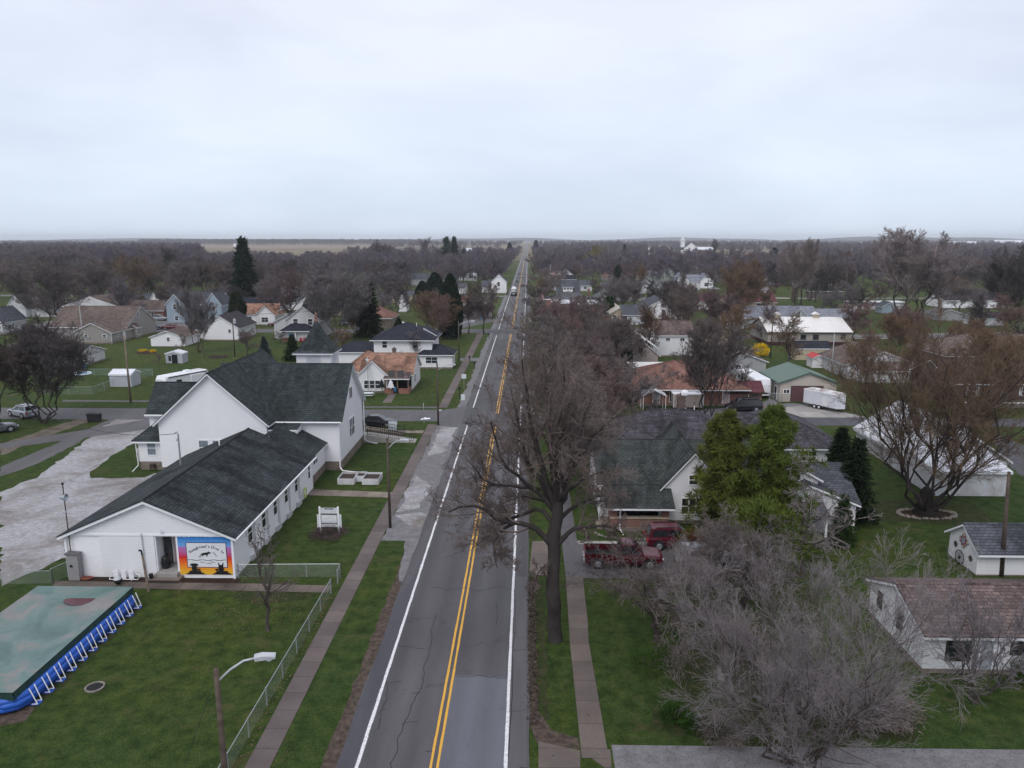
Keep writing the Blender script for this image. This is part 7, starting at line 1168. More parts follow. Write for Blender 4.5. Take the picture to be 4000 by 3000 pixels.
SPR = [conifer(1), conifer(2, R=2.2, per=8)]; CED = [arbor(5, 10, 2.0)]; PIN = [pine(4, nb=46, tufts=8, per=18, ql=.45, qw=.06)]
rt = random.Random(77)
def top_h(reg, bx, by, ty):
    x, y = g(reg, bx, by); return x, y, hz(reg, bx, ty, y)[1]
NM = dict(round='bare_tree', vase='bare_tree', tall='bare_tree', small='small_bare_tree', far='bare_tree', spr='spruce', ced='arborvitae', pine='pine_tree')
def tree(kind, x, y, h, label, tw='twig_grey', bark='bark', sxy=1., rz=None, group=None, i=None, cat='tree'):
    if kind in ('round', 'tall', 'vase', 'small', 'far'): sxy *= 1.18
    P = dict(spr=SPR, ced=CED, pine=PIN).get(kind) or PR[kind]
    p = P[rt.randrange(len(P)) if i is None else i]
    if kind in ('spr', 'ced', 'pine') and tw == 'twig_grey': tw = dict(spr='needle_dark', ced='needle_dark', pine='needle_pine')[kind]
    return place(p, NM[kind], label, cat, x, y, h/10., rt.uniform(0, 6.28) if rz is None else rz, (bark, tw), group, sxy)
# hero trees
BX, BY = 1.75, 42.3
def S(pts, ra, rb, dy):          # a limb of the roadside tree, surveyed in the photo, bending dy metres toward (-) or away from (+) the camera
    out = []
    for k, (a, b) in enumerate(pts):
        Y = BY+dy*(k/(len(pts)-1))**1.2 if len(pts) > 1 else BY; x, z = hz('G', a, b, Y); out.append((x-BX, Y-BY, z))
    return out, ra, rb
SK = [S([(368, 2280), (365, 1700), (366, 1300), (372, 1000), (378, 880)], .46, .36, 0),
 S([(345, 1290), (250, 1170), (150, 1110), (20, 1085), (-110, 1075), (-260, 960), (-420, 930), (-560, 990)], .2, .05, -1.5), S([(30, 1085), (-70, 1150), (-150, 1230), (-160, 1340), (-130, 1480)], .12, .03, -2.5), S([(340, 1080), (290, 990), (200, 960), (60, 1030), (-60, 1060), (-190, 1200), (-330, 1290)], .15, .03, 1.5),
 S([(400, 1270), (450, 1200), (540, 1130), (700, 1130), (840, 1110), (960, 1180)], .17, .04, -1), S([(390, 1080), (480, 980), (640, 900), (800, 850), (900, 870)], .15, .03, 2), S([(385, 960), (450, 860), (545, 560), (700, 340), (960, 140)], .2, .04, 1.5), S([(380, 920), (520, 780), (640, 700), (800, 640)], .14, .03, -3),
 S([(372, 920), (400, 680), (420, 400), (470, 180), (520, -40)], .2, .04, -1), S([(370, 900), (350, 640), (330, 380), (340, 100), (300, -200), (260, -380)], .22, .03, 2), S([(365, 920), (300, 700), (240, 560), (190, 350), (140, 100), (110, -150), (90, -330)], .24, .03, -1.5), S([(360, 940), (250, 760), (150, 620), (80, 380), (40, 120), (-20, -80)], .2, .03, 2.5),
 S([(355, 980), (230, 820), (90, 720), (-40, 600), (-160, 380), (-190, 200)], .16, .03, -2), S([(240, 800), (100, 780), (-80, 780), (-260, 700), (-380, 540)], .1, .02, -3.5), S([(375, 900), (450, 620), (560, 420), (640, 150), (700, -60)], .16, .03, 3), S([(370, 950), (300, 900), (100, 860), (-60, 900)], .1, .02, 4), S([(360, 1480), (310, 1440), (240, 1500), (190, 1620)], .07, .02, -1), S([(372, 900), (380, 600), (400, 300), (430, 0), (450, -250)], .16, .03, -3.5)]
big = bare_tree(101, skel=SK, limbs=10, lang=42, lav=14, ll=.42, n=(8, 7, 5), ang=(44, 46, 46), lr=(.62, .6, .58), trop=.03, wobv=.2, tw=.0085)
place(big, 'bare_tree', 'huge bare roadside tree with thick dark trunk over the road', 'tree', BX, BY, 1, 0, ('bark_dark', 'twig_brown'))
low = bare_tree(102, H=8, r0=.2, fork=.25, limbs=9, lang=55, ll=.55, n=(7, 6, 5), ang=(45, 48, 45), lr=(.6, .55, .5), trop=.02, wobv=.2, tw=.012)
vs = bare_tree(103, H=19.2, r0=.62, stems=12, limbs=9, lang=26, lav=8, ll=.34, n=(9, 8, 7), ang=(38, 42, 42), lr=(.6, .58, .58), trop=.09, spread=.4, tw=.0105, fork=.2, wobv=.15)
o = place(vs, 'bare_tree', 'great vase shaped tree ringed with stones, orange brown twigs', 'tree', 36.1, 64.8, 1.0, .4, ('bark_dark', 'twig_orange'))
m = MB().lathe([(1.05, -.1), (.76, .4), (.66, 1.1), (.6, 1.7), (.42, 2.2), (.1, 2.6)], (0, 0, 0), 12); c = bpy.data.objects.new('trunk_base', to_mesh('trunk_base', m, smooth=True)); c.data.materials.append(MAT['plant']); c.color = (.04, .034, .03, 1); COL.objects.link(c); c.parent = o
br_ = bare_tree(104, H=12.3, r0=.34, stems=15, limbs=9, lang=24, lav=9, ll=.38, n=(8, 7, 4), ang=(30, 34, 38), lr=(.62, .62, .6), trop=.03, spread=.55, tw=.006, fork=.08, wobv=.07)
place(br_, 'bare_tree', 'wide pale grey many stemmed bare tree in lower right foreground', 'tree', 13.1, 31.4, .92, 0, ('bark', 'twig_pale'))
br2 = bare_tree(105, H=7.0, r0=.16, stems=7, limbs=7, lang=24, ll=.34, n=(6, 6, 3), ang=(34, 38, 40), lr=(.6, .6, .6), trop=.06, spread=.36, tw=.009, fork=.15)
x, y = g('L', 1800, 1100); place(br2, 'bare_tree', 'pinkish small bare tree before the brown roofed white house', 'tree', x, y, 1.0, 1, ('bark', 'twig_pale')); 
pass
dg = bare_tree(106, H=7.0, r0=.17, fork=.22, limbs=14, lang=62, ll=.72, n=(9, 8, 6, 4), ang=(46, 48, 46, 40), lr=(.62, .58, .52, .5), trop=-.02, wobv=.22, tw=.007)
x, y = g('K', 1245, 560); place(dg, 'bare_tree', 'low spreading dark bare tree on the lawn below the red pickup', 'tree', x, y, 1.05, 0, ('bark_dark', 'twig_brown'), sxy=1.3)
place(dg, 'bare_tree', 'spreading bare tree below the pines, right of low dark one', 'tree', 14.6, 46.5, .95, 2.4, ('bark_dark', 'twig_brown'), sxy=1.3); place(dg, 'bare_tree', 'dark bare tree screening the silver car beside the pickup', 'tree', 14.2, 50.6, .8, 4.1, ('bark_dark', 'twig_grey'), sxy=1.1); pass
place(low, 'bare_tree', 'grey open branched tree in front of the dormer house', 'tree', 20.2, 51.5, 1.12, 1.2, ('bark', 'twig_pale')); 
yg = bare_tree(107, H=7.6, r0=.13, fork=.25, limbs=16, lang=38, ll=.34, n=(6, 5, 4), ang=(40, 42, 42), lr=(.5, .5, .5), trop=.08, tw=.009)
place(yg, 'young_tree', 'slender young bare tree on the lawn before the mural hall', 'tree', -16.44, 43.0, 1.0, .5, ('bark', 'twig_brown'))
pn = pine(201, H=10.5, R=2.7, nb=60, tufts=8, per=60, ql=.34, qw=.05, spreadt=.3); pn2 = pine(202, H=11.0, R=3.9, nb=74, tufts=10, per=60, ql=.34, qw=.05, base=.08, spreadt=.3)
place(pn, 'pine_tree', 'slimmer yellow green pine in front of the green roofed bungalow', 'tree', 15.9, 58.6, 1.0, 0, ('bark_dark', 'needle_yellow')); place(pn2, 'pine_tree', 'broad yellow green pine, the right one of the two foreground pines', 'tree', 19.4, 57.5, 1.0, 1, ('bark_dark', 'needle_pine'))
place(blob(9, 5.4, 3.4, 7200, .3, .05), 'evergreen_shrub', 'dense green evergreen shrub beneath the two foreground pines', 'shrub', 18.0, 53.6, 1, mats=('bark_dark', 'needle_pine'), names=('stems', 'foliage')); place(blob(10, 2.2, 1.6, 1500, .2, .04), 'evergreen_shrub', 'olive green shrub beside hood of the red pickup', 'shrub', 13.2, 55.2, 1, mats=('bark_dark', 'gold_leaf'), names=('stems', 'foliage'))
for x, y, h, lab, mt in ((28.6, 62.5, 7.5, 'dark evergreen at right end of the dormer house', 'needle_dark'), (25.6, 57.5, 4.2, 'green fir between the dormer house and the lawn', 'needle_green'), (29.5, 68.0, 7, 'tall dark evergreen near the long white barn', 'needle_dark')): tree('spr', x, y, h, lab, mt, 'bark_dark', 1.15)
for x, y, s, lab in ((7.7, 34.6, 1.0, 'bright green clump of iris leaves on the right lawn, left part'), (8.6, 33.9, .8, 'bright green leafy clump beside the pale many stemmed tree')): place(blob(14, .7, .75, 700, .3, .04, .9), 'leafy_clump', lab, 'plant', x, y, s, mats=('bark', 'green_plant'), names=('stems', 'foliage'))
x, y = g('K', 1180, 770); place(blob(15, .5, 1.3, 500, .25, .03, .9), 'daffodil_clump', 'daffodil clump with few yellow flowers on right lawn', 'plant', x, y, 1, mats=('bark', 'green_plant'), names=('stems', 'foliage'))
x, y = g('L', 1950, 870); place(blob(17, 1.4, 1.3, 1600, .18, .05), 'evergreen_shrub', 'green shrub under the windows of brown roofed white house', 'shrub', x+2, y-.6, 1, mats=('bark', 'green_plant'), names=('stems', 'foliage'))
pur = blob(8, 1.2, 1.5, 2400, .2, .03)
for x, y, s, lab in ((9.8, 33.2, .8, 'reddish brown bare shrub below green leaf clump'), (14.5, 36.5, 1.2, 'russet shrub inside the pale many stemmed tree'), (18.0, 35.0, 1.3, 'russet brown shrub at left wall of brown roofed white house'), (13.0, 41.0, 1.2, 'dark bare shrub below the spreading trees')): place(pur, 'bare_shrub', lab, 'shrub', x, y, s, mats=('bark', 'twig_brown'), names=('stems', 'foliage'))
# trees told apart one by one: (kind, region, base x, base y, top y, label, twig, width, bark)
TL = [
 ('vase', 'E', 370, 225, -680, 'dark thick limbed tree beside the silver car at left edge', 'twig_dark', 1.2, 'bark_dark'), ('round', 'E', 12, 270, -760, 'dark ivy hung tree cut by the left edge', 'twig_dark', .8, 'bark_dark'),
 ('round', 'A', 515, 972, 330, 'big bare tree behind the grey ranch house', 'twig_brown', 1.15, 'bark_dark'), ('round', 'A', 900, 830, 360, 'big bare tree over the taupe house roof', 'twig_brown', 1.1, 'bark_dark'), ('round', 'A', 1160, 770, 310, 'orange brown tree behind ridge of the taupe house', 'twig_orange', 1.1, 'bark_dark'),
 ('tall', 'A', 1510, 600, 245, 'dark rounded bare tree standing behind pale blue house', 'twig_dark', 1.3, 'bark_dark'), ('vase', 'A', 1725, 1168, 600, 'narrow many stemmed tree right of the white garage', 'twig_grey', .75, 'bark'), ('small', 'A', 1585, 1170, 1000, 'small thin tree in front of the white garage', 'twig_grey', .9, 'bark'),
 ('small', 'A', 2140, 1190, 960, 'reddish low spreading tree behind the church roof', 'twig_red', 1.6, 'bark'), ('round', 'A', 1650, 640, 480, 'reddish budding tree behind the pale blue house', 'twig_red', 1.5, 'bark'), ('spr', 'A', 2130, 800, 185, 'very tall dark spruce left of the steeple', None, 1.0, 'bark_dark'), ('spr', 'A', 1885, 755, 565, 'short dark spruce left of the very tall one', None, 1.0, 'bark_dark'),
 ('ced', 'A', 2060, 960, 640, 'brown green columnar evergreen before the tall spruce', 'ivy', 1.1, 'bark_dark'), ('small', 'A', 1375, 1270, 1170, 'brown bushy shrub tree left of the open metal shed', 'twig_brown', 1.2, 'bark'), ('pine', 'A', 1120, 790, 610, 'yellowish evergreen behind the taupe house, larger', 'needle_yellow', 1.3, 'bark'), ('pine', 'A', 1230, 800, 650, 'yellowish evergreen near the small white house', 'needle_yellow', 1.1, 'bark'),
 ('round', 'A', 160, 800, 330, 'bare tree over the far left white house', 'twig_grey', 1.1, 'bark'), ('vase', 'A', 560, 1340, 1010, 'dark brushy tree before the grey ranch house wall', 'twig_dark', 1.2, 'bark_dark'), ('vase', 'A', 380, 1330, 880, 'bare tree growing against the grey ranch house', 'twig_brown', .9, 'bark'), ('round', 'A', 700, 800, 420, 'bare tree above the red brick building', 'twig_brown', 1.1, 'bark'),
 ('round', 'B', 340, 1032, 400, 'large bare tree left of the steeple tip', 'twig_red', 1.05, 'bark'), ('vase', 'B', 690, 1082, 370, 'tall pale branched tree right of the steeple', 'twig_grey', 1.25, 'bark_pale'), ('spr', 'B', 985, 1030, 560, 'dark ivy clad evergreen behind the foursquare house', 'ivy', 1.15, 'bark_dark'), ('round', 'B', 1210, 780, 530, 'dense bare tree left of the brown round tree', 'twig_brown', 1.2, 'bark'),
 ('vase', 'B', 1560, 1060, 640, 'round orange brown tree behind the foursquare house', 'twig_orange', 1.35, 'bark'), ('ced', 'B', 1440, 760, 545, 'dark columnar arborvitae, leftmost of the three', None, 1.3, 'bark'), ('ced', 'B', 1550, 780, 475, 'dark broad arborvitae, middle of the three', None, 1.3, 'bark'), ('ced', 'B', 1685, 1040, 490, 'very tall arborvitae right of the foursquare house', None, .85, 'bark'),
 ('round', 'B', 1835, 1003, 560, 'pollarded street tree left of the far sidewalk', 'twig_brown', .85, 'bark'), ('round', 'B', 1970, 1003, 560, 'pollarded street tree right of the far sidewalk', 'twig_brown', .95, 'bark'), ('tall', 'B', 2040, 880, 560, 'street tree behind the pollarded pair', 'twig_brown', 1.0, 'bark'), ('pine', 'B', 1645, 470, 180, 'left tree of the tall dark twin pines', 'needle_dark', .9, 'bark_dark'), ('spr', 'B', 1715, 465, 170, 'right tree of the tall dark twin pines', None, .9, 'bark_dark'),
 ('spr', 'B', 1843, 535, 362, 'yellow green conifer left of the narrow white house', 'needle_yellow', 1.15, 'bark'), ('spr', 'B', 2040, 525, 318, 'yellow green conifer right of the narrow white house', 'needle_yellow', 1.15, 'bark'), ('tall', 'B', 1465, 405, 165, 'tall bare tree left of the twin pines', 'twig_grey', 1.3, 'bark'), ('round', 'B', 1095, 450, 190, 'dark gnarled bare tree in the distance', 'twig_dark', 1.2, 'bark_dark'),
 ('spr', 'B', 78, 1225, 1030, 'small blue green spruce behind the church ridge', 'needle_blue', 1.25, 'bark'), ('spr', 'B', 320, 1235, 1015, 'small green spruce left of the steeple', 'needle_green', 1.5, 'bark'), ('ced', 'B', 1240, 1180, 868, 'ivy covered leaning trunk before the foursquare house', 'ivy', .8, 'bark'), ('small', 'B', 1385, 1295, 975, 'small bare tree by the foursquare house wall', 'twig_grey', .9, 'bark'),
 ('small', 'B', 215, 1085, 980, 'low dark spreading tree left of the small green spruce', 'twig_dark', 1.7, 'bark_dark'), ('spr', 'B', 1570, 455, 370, 'dark evergreen at foot of the twin pines', None, 1.5, 'bark_dark'),
 ('round', 'B', 1000, 560, 380, 'pinkish budding tree in the left middle distance', 'twig_red', 1.4, 'bark'), ('vase', 'B', 860, 1030, 700, 'brushy bare tree left of the ivy clad evergreen', 'twig_brown', 1.0, 'bark'), ('small', 'B', 760, 1160, 960, 'russet scrubby tree behind the terracotta bungalow', 'twig_orange', 1.8, 'bark'),
 ('round', 'C', 205, 862, 545, 'brown street tree on right kerb near the brick shop', 'twig_brown', 1.05, 'bark_dark'), ('round', 'C', 190, 540, 310, 'reddish street tree right of the far road', 'twig_red', 1.1, 'bark'), ('round', 'C', 310, 480, 300, 'reddish bare tree behind the blue porch house', 'twig_red', 1.1, 'bark'), ('round', 'C', 740, 470, 232, 'olive tinged tall tree in the middle distance', 'twig_olive', 1.25, 'bark'),
 ('spr', 'C', 970, 375, 232, 'dark spruce behind the left distant white house', None, 1.1, 'bark'), ('spr', 'C', 452, 350, 238, 'narrow dark spruce near the far road', None, .7, 'bark'), ('pine', 'C', 910, 668, 425, 'dark pine in the park right of the booth', 'needle_dark', 1.0, 'bark_dark'), ('spr', 'C', 1265, 510, 425, 'small dark spruce left of the pale green house', None, 1.0, 'bark'), ('round', 'C', 1050, 805, 520, 'brown bare tree by the wide white gable house', 'twig_brown', 1.25, 'bark_dark'),
 ('round', 'C', 1205, 752, 585, 'small reddish round tree in the park', 'twig_red', .9, 'bark'), ('tall', 'C', 380, 362, 255, 'dark bare tree near the far narrow spruce', 'twig_dark', 1.2, 'bark'), ('round', 'C', 880, 345, 190, 'tall purple bare tree on the horizon', 'twig_grey', 1.1, 'bark'), ('vase', 'C', 1480, 992, 560, 'upright many stemmed tree behind brown roofed house', 'twig_brown', .95, 'bark_dark'), ('vase', 'C', 1965, 935, 330, 'great reddish tree rising over the middle right blocks', 'twig_orange', .9, 'bark'),
 ('tall', 'C', 1740, 345, 180, 'tall dark bare tree on the right skyline', 'twig_dark', 1.2, 'bark'), ('vase', 'M', 1020, 655, -250, 'big many limbed tree standing before the red brick ranch', 'twig_brown', .95, 'bark_dark'), ('small', 'M', 1240, 690, 480, 'dark leafless bush by the wheeled bin', 'twig_dark', .8, 'bark_dark'),
 ('round', 'C', 230, 1292, 840, 'first bare street tree along the right kerb', 'twig_olive', .75, 'bark_dark'), ('round', 'C', 385, 1190, 780, 'dark bare street tree behind the first one', 'twig_dark', .85, 'bark_dark'), ('round', 'C', 620, 1260, 840, 'crimson budding tree before the brick shop', 'twig_red', .9, 'bark'), ('round', 'C', 760, 1330, 850, 'crimson brown tree before the shop addition', 'twig_red', .9, 'bark'), ('ced', 'C', 965, 1350, 900, 'thick ivy clad dark trunks before the pinkish gable', 'ivy', .7, 'bark_dark'), ('round', 'C', 1010, 1340, 880, 'bare crown above the ivy clad trunks', 'twig_dark', 1.0, 'bark_dark'),
 ('round', 'C', 300, 1560, 1130, 'bare tree at the right side street corner', 'twig_brown', 1.0, 'bark'), ('round', 'C', 520, 1610, 1080, 'reddish tangle of branches on the corner lot', 'twig_red', 1.0, 'bark'), ('round', 'C', 800, 1600, 1050, 'pale tangled bare tree on the corner lot', 'twig_grey', 1.0, 'bark_pale'), ('small', 'C', 950, 1620, 1380, 'dark scrubby tree left of the peaked awning', 'twig_dark', 1.3, 'bark'), ('small', 'C', 160, 1500, 1200, 'low tree beside the no parking sign', 'twig_olive', 1.2, 'bark'),
 ('round', 'G', 760, 560, -80, 'purplish bare tree left of the bungalow roof', 'twig_red', .8, 'bark_dark'), ('vase', 'D', 1230, 935, 95, 'tallest bare tree of the right side, rising above the horizon', 'twig_pale', 1.25, 'bark_dark'), ('vase', 'D', 260, 785, 185, 'fan shaped bare tree behind the blue grey house', 'twig_grey', .85, 'bark'), ('vase', 'D', 500, 765, 300, 'narrow bare tree right of the fan shaped one', 'twig_brown', .85, 'bark'), ('round', 'D', 770, 880, 590, 'crooked bare tree right of blue grey house', 'twig_brown', 1.0, 'bark_dark'),
 ('vase', 'D', 2185, 1000, 190, 'dark big tree cut by the right edge', 'twig_dark', 1.1, 'bark_dark'), ('round', 'D', 640, 560, 278, 'reddish fan tree over the two level brick house', 'twig_red', 1.0, 'bark'), ('pine', 'D', 50, 470, 270, 'dark green pine clump beyond the brown low ranch', 'needle_dark', 1.2, 'bark'), ('spr', 'D', 360, 480, 330, 'dark evergreen between bare trees at right', None, 1.2, 'bark'), ('round', 'D', 960, 760, 560, 'reddish brown tree left of the tallest tree', 'twig_red', 1.2, 'bark'), ('round', 'D', 1650, 850, 520, 'grey bare tree right of the tallest tree', 'twig_grey', 1.2, 'bark'),
 ('vase', 'D', 1950, 1600, 960, 'orange brown tree before the dark brick house', 'twig_orange', 1.3, 'bark'), ('vase', 'D', 1100, 1180, 830, 'orange twiggy tree behind the ribbed white barn', 'twig_orange', 1.2, 'bark'), ('vase', 'D', 1700, 1230, 880, 'orange twiggy tree behind the dark brick house roof', 'twig_orange', 1.3, 'bark'), ('round', 'D', 850, 1180, 960, 'low reddish tree at right end of the office', 'twig_red', 1.0, 'bark'), ('small', 'D', 720, 1440, 1320, 'brown dry shrub at corner of the ribbed white barn', 'twig_orange', .7, 'bark')]
for q in TL:
    kind, reg, bx, by, ty, lab, tw, wd, bk = q; x, y, h = top_h(reg, bx, by, ty)
    if tw is None: tw = dict(spr='needle_dark', ced='needle_dark', pine='needle_pine')[kind]
    tree(kind, x, y, h, lab, tw, bk, wd*(1. if kind in ('spr', 'ced', 'pine') else .95))
for k, (x0, top) in enumerate(((505, 690), (560, 690), (597, 694), (650, 688), (676, 688), (722, 692), (742, 678), (768, 684), (430, 715), (392, 705))):
    x, y, h = top_h('C', x0, 800, top); tree('ced', x, 227+(k % 3)*.6, h+2.5, 'dark green arborvitae standing in the row behind the brick shop', 'needle_green', 'bark', .75, group='arborvitae row behind the brick shop')
x, y = g('D', 2140/2.212*0+0, 0) if False else g('C', 2148, 1195); place(blob(20, 2.6, 1.7, 1100, .3, .1), 'forsythia', 'bright yellow forsythia bush on green lawn before the office', 'shrub', x, y, 1, mats=('bark', 'yellow_flower'), names=('stems', 'foliage')); x, y = g('C', 655, 1450); place(blob(21, 1.2, .9, 500, .25, .1), 'forsythia', 'small yellow forsythia bush among the corner lot trees', 'shrub', x, y, 1, mats=('bark', 'yellow_flower'), names=('stems', 'foliage'))
x, y = g('C', 1400, 690); place(blob(22, 5, 4.2, 1600, .5, .2), 'evergreen_shrub', 'olive evergreen mass in the park', 'shrub', x, y, 1, mats=('bark', 'gold_leaf'), names=('stems', 'foliage')); x, y = g('D', 195, 895); place(blob(23, 1.8, 1.2, 500, .25, .1), 'evergreen_shrub', 'round dark shrub in front of the blue grey house', 'shrub', x, y-.8, 1, mats=('bark', 'needle_green'), names=('stems', 'foliage'))
# the crowd of street and yard trees on the right between the bungalow and the brick shop
for k, (x, y, h, tw, lab) in enumerate(((3.4, 68, 11, 'twig_grey', 'grey bare street tree left of the bungalow on the kerb'), (6.0, 76, 9, 'twig_brown', 'brown bare tree at left end of dark hip roofed house'), (3.2, 84, 12, 'twig_brown', 'tall brown street tree before the right side street'), (9.0, 91, 10, 'twig_red', 'reddish bare tree on near side of right side street'), (14.0, 94, 9, 'twig_grey', 'grey bare tree behind the dark hip roofed house'),
 (5.0, 108, 12, 'twig_grey', 'grey bare tree on the far corner of right side street'), (9.0, 112, 11, 'twig_red', 'reddish bare tree left of the peaked awning'), (12.5, 120, 12, 'twig_brown', 'brown bare tree behind the corner lot'), (4.0, 122, 12, 'twig_brown', 'brown kerbside tree before the old roofed cottage'), (8.0, 130, 12, 'twig_red', 'reddish tree in front of the cottage beside pinkish house'),
 (3.4, 138, 11, 'twig_grey', 'grey kerbside tree midway to the brick shop'), (13.5, 133, 12, 'twig_brown', 'brown tree in front of the pinkish house wall'), (4.2, 158, 12, 'twig_red', 'reddish kerbside tree past the pinkish house'), (10.0, 163, 12, 'twig_red', 'crimson brown tree behind the pinkish house'), (15.0, 170, 12, 'twig_brown', 'brown tree standing behind pinkish house gable'), (3.6, 176, 11, 'twig_grey', 'grey kerbside tree close to the brick shop'), (12.0, 185, 11, 'twig_red', 'reddish tree hiding the brick shop windows'), (25, 150, 12, 'twig_orange', 'orange brown tree between pinkish house and white house'), (41, 150, 12, 'twig_orange', 'orange brown tree before the tan garage'), (45, 175, 13, 'twig_red', 'reddish tree left of the pale roofed office'), (38, 185, 13, 'twig_brown', 'brown tree behind the long brown roofed house'), (49, 140, 11, 'twig_orange', 'orange brown tree behind the green roofed garage'))):
    tree(['round', 'tall', 'round', 'vase'][k % 4], x, y, h, lab, tw, 'bark', 1.1)
# town trees standing between the far houses: individuals, labelled by the landmark next to them
FIXED = [(o.location.x, o.location.y) for o in COL.objects if o.parent is None and o.get('category') == 'tree']
BLK = [(o.location.x, o.location.y, 9) for o in COL.objects if o.parent is None and o.get('category') in ('house', 'garage', 'shop', 'office', 'barn', 'shed', 'church', 'hall', 'trailer home')]
def near_road(x, y): return -13 < x < 4.5 or any(abs(y-c) < 5.5 for c in (102, 199, 190, 322, 315))
rg = random.Random(5); NT_ = 0; SH = ['bare', 'bare brown', 'greyish bare', 'reddish bare']
adjs = dict(twig_grey='grey bare tree', twig_brown='brown bare tree', twig_red='reddish bare tree', twig_orange='orange brown tree', twig_olive='olive tinged bare tree', twig_dark='dark bare tree')
def auto_label(x, y, tw):
    ms = sorted(MARKS, key=lambda q: (q[0]-x)**2+((q[1]-y)*.6)**2)
    for q in ms[:7]:
        du = x/y-q[0]/max(q[1], 1)
        rel = ('behind' if y > q[1] else 'in front of') if abs(du)*q[1] < 7 else ('to the left of' if du < 0 else 'to the right of')
        for pre in ('', 'tall ' if rg.random() < .5 else 'spreading '):
            lab = pre+adjs[tw]+' '+rel+' '+q[2]
            if lab not in USED: return lab
    q, q2 = ms[0], ms[1]; lab = adjs[tw]+' between '+q[2]+' and '+q2[2]
    return lab if lab not in USED else None
tries = 0
while NT_ < 162 and tries < 6000:
    tries += 1; y = 165+rg.random()**1.35*330; x = rg.uniform(-.68, .68)*y
    if near_road(x, y) or any(abs(x-a) < 9 and -4 < b-y < 14 for a, b, r_ in BLK) or any((x-a)**2+(y-b)**2 < 90 for a, b in FIXED): continue
    if x > 0 and y < 240 and x/y < .56 and rg.random() < .55: continue
    if x < 0 and y < 200 and x/y < -.15: continue
    tw = rg.choice(['twig_grey', 'twig_brown', 'twig_brown', 'twig_red', 'twig_orange' if x > 0 else 'twig_grey', 'twig_dark']); lab = auto_label(x, y, tw)
    if not lab: continue
    tree(rg.choice(['round', 'round', 'vase', 'tall']), x, y, rg.uniform(9, 15.5), lab, tw, 'bark', rg.uniform(.95, 1.25)); FIXED.append((x, y)); NT_ += 1
# the wood at the left: near edge as trees, the mass beyond as one object
k = 0
while k < 62:
    y = rg.uniform(240, 470); x = -y*rg.uniform(.3, .74)
    if any(abs(x-a) < 10 and -5 < b-y < 12 for a, b, r_ in BLK): continue
    tree('round' if rg.random() < .7 else 'tall', x, y, rg.uniform(12, 17), 'bare grey brown tree in the dense wood behind the left houses', rg.choice(['twig_grey', 'twig_brown', 'twig_dark', 'twig_brown']), 'bark', rg.uniform(.9, 1.2), group='bare trees of the wood on the left'); k += 1
def mass(name, label, pts, mat, seed):      # a far-off wood: one object, tree shapes set out on its points
    r = np.random.default_rng(seed); me = bpy.data.meshes.new(name); me.from_pydata([(x, y, 0) for x, y, h in pts], [], [])
    a = me.attributes.new('sc', 'FLOAT', 'POINT'); a.data.foreach_set('value', [h/10. for x, y, h in pts]); a = me.attributes.new('rz', 'FLOAT', 'POINT'); a.data.foreach_set('value', r.uniform(0, 6.28, len(pts)).astype(np.float32))
    a = me.attributes.new('kd', 'INT', 'POINT'); a.data.foreach_set('value', r.integers(0, len(WP), len(pts)).astype(np.int32)); me.materials.append(MAT[mat])
    o = bpy.data.objects.new(name, me); COL.objects.link(o); tag(o, label, 'wood', kind='stuff')
    t = bpy.data.node_groups.new(name, 'GeometryNodeTree'); t.interface.new_socket('Geometry', in_out='INPUT', socket_type='NodeSocketGeometry'); t.interface.new_socket('Geometry', in_out='OUTPUT', socket_type='NodeSocketGeometry')
    n = t.nodes.new; gi, go_ = n('NodeGroupInput'), n('NodeGroupOutput'); J = n('GeometryNodeJoinGeometry')
    def at(nm, ty):
        q = n('GeometryNodeInputNamedAttribute'); q.data_type = ty; q.inputs[0].default_value = nm; return next(k for k in q.outputs if k.enabled and k.name == 'Attribute')
    sc_, rz_, kd = at('sc', 'FLOAT'), at('rz', 'FLOAT'), at('kd', 'INT'); cx = n('ShaderNodeCombineXYZ'); t.links.new(rz_, cx.inputs[2])
    for i, ob in enumerate(WP):
        cmp_ = n('FunctionNodeCompare'); cmp_.data_type = 'INT'; cmp_.operation = 'EQUAL'; A = [k for k in cmp_.inputs if k.enabled and k.name in 'AB']; t.links.new(kd, A[0]); A[1].default_value = i
        for c in ob.children:
            oi = n('GeometryNodeObjectInfo'); oi.inputs['Object'].default_value = c; ip = n('GeometryNodeInstanceOnPoints')
            t.links.new(gi.outputs[0], ip.inputs['Points']); t.links.new(cmp_.outputs[0], ip.inputs['Selection']); t.links.new(next(k for k in oi.outputs if k.name == 'Geometry'), ip.inputs['Instance']); t.links.new(cx.outputs[0], ip.inputs['Rotation']); t.links.new(sc_, ip.inputs['Scale'])
            sm = n('GeometryNodeSetMaterial'); sm.inputs['Material'].default_value = MAT[mat]; t.links.new(ip.outputs[0], sm.inputs[0]); t.links.new(sm.outputs[0], J.inputs[0])
    t.links.new(J.outputs[0], go_.inputs[0]); md = o.modifiers.new('wood', 'NODES'); md.node_group = t
WP = [tree('far', x, y, 15, lab, 'twig_brown', 'bark', 1.1, i=i) for i, (x, y, lab) in enumerate(((-150, 415, 'brown bare tree at near edge of the left wood'), (60, 425, 'brown bare tree right of the blue porch house'), (-20, 430, 'grey brown bare tree left of the far main road')))]
r = random.Random(9)
P_ = [( -y*r.uniform(.44, .76), y, r.uniform(15, 20.5)) for y in [430+820*(i/850)**1.1 for i in range(850)]]+[( -y*r.uniform(.2, .45), y, r.uniform(11, 15.5)) for y in [430+200*i/330 for i in range(330)]]
mass('left_wood', 'dense far wood of bare trees filling the left background', P_, 'twig_far', 1)
P_ = []
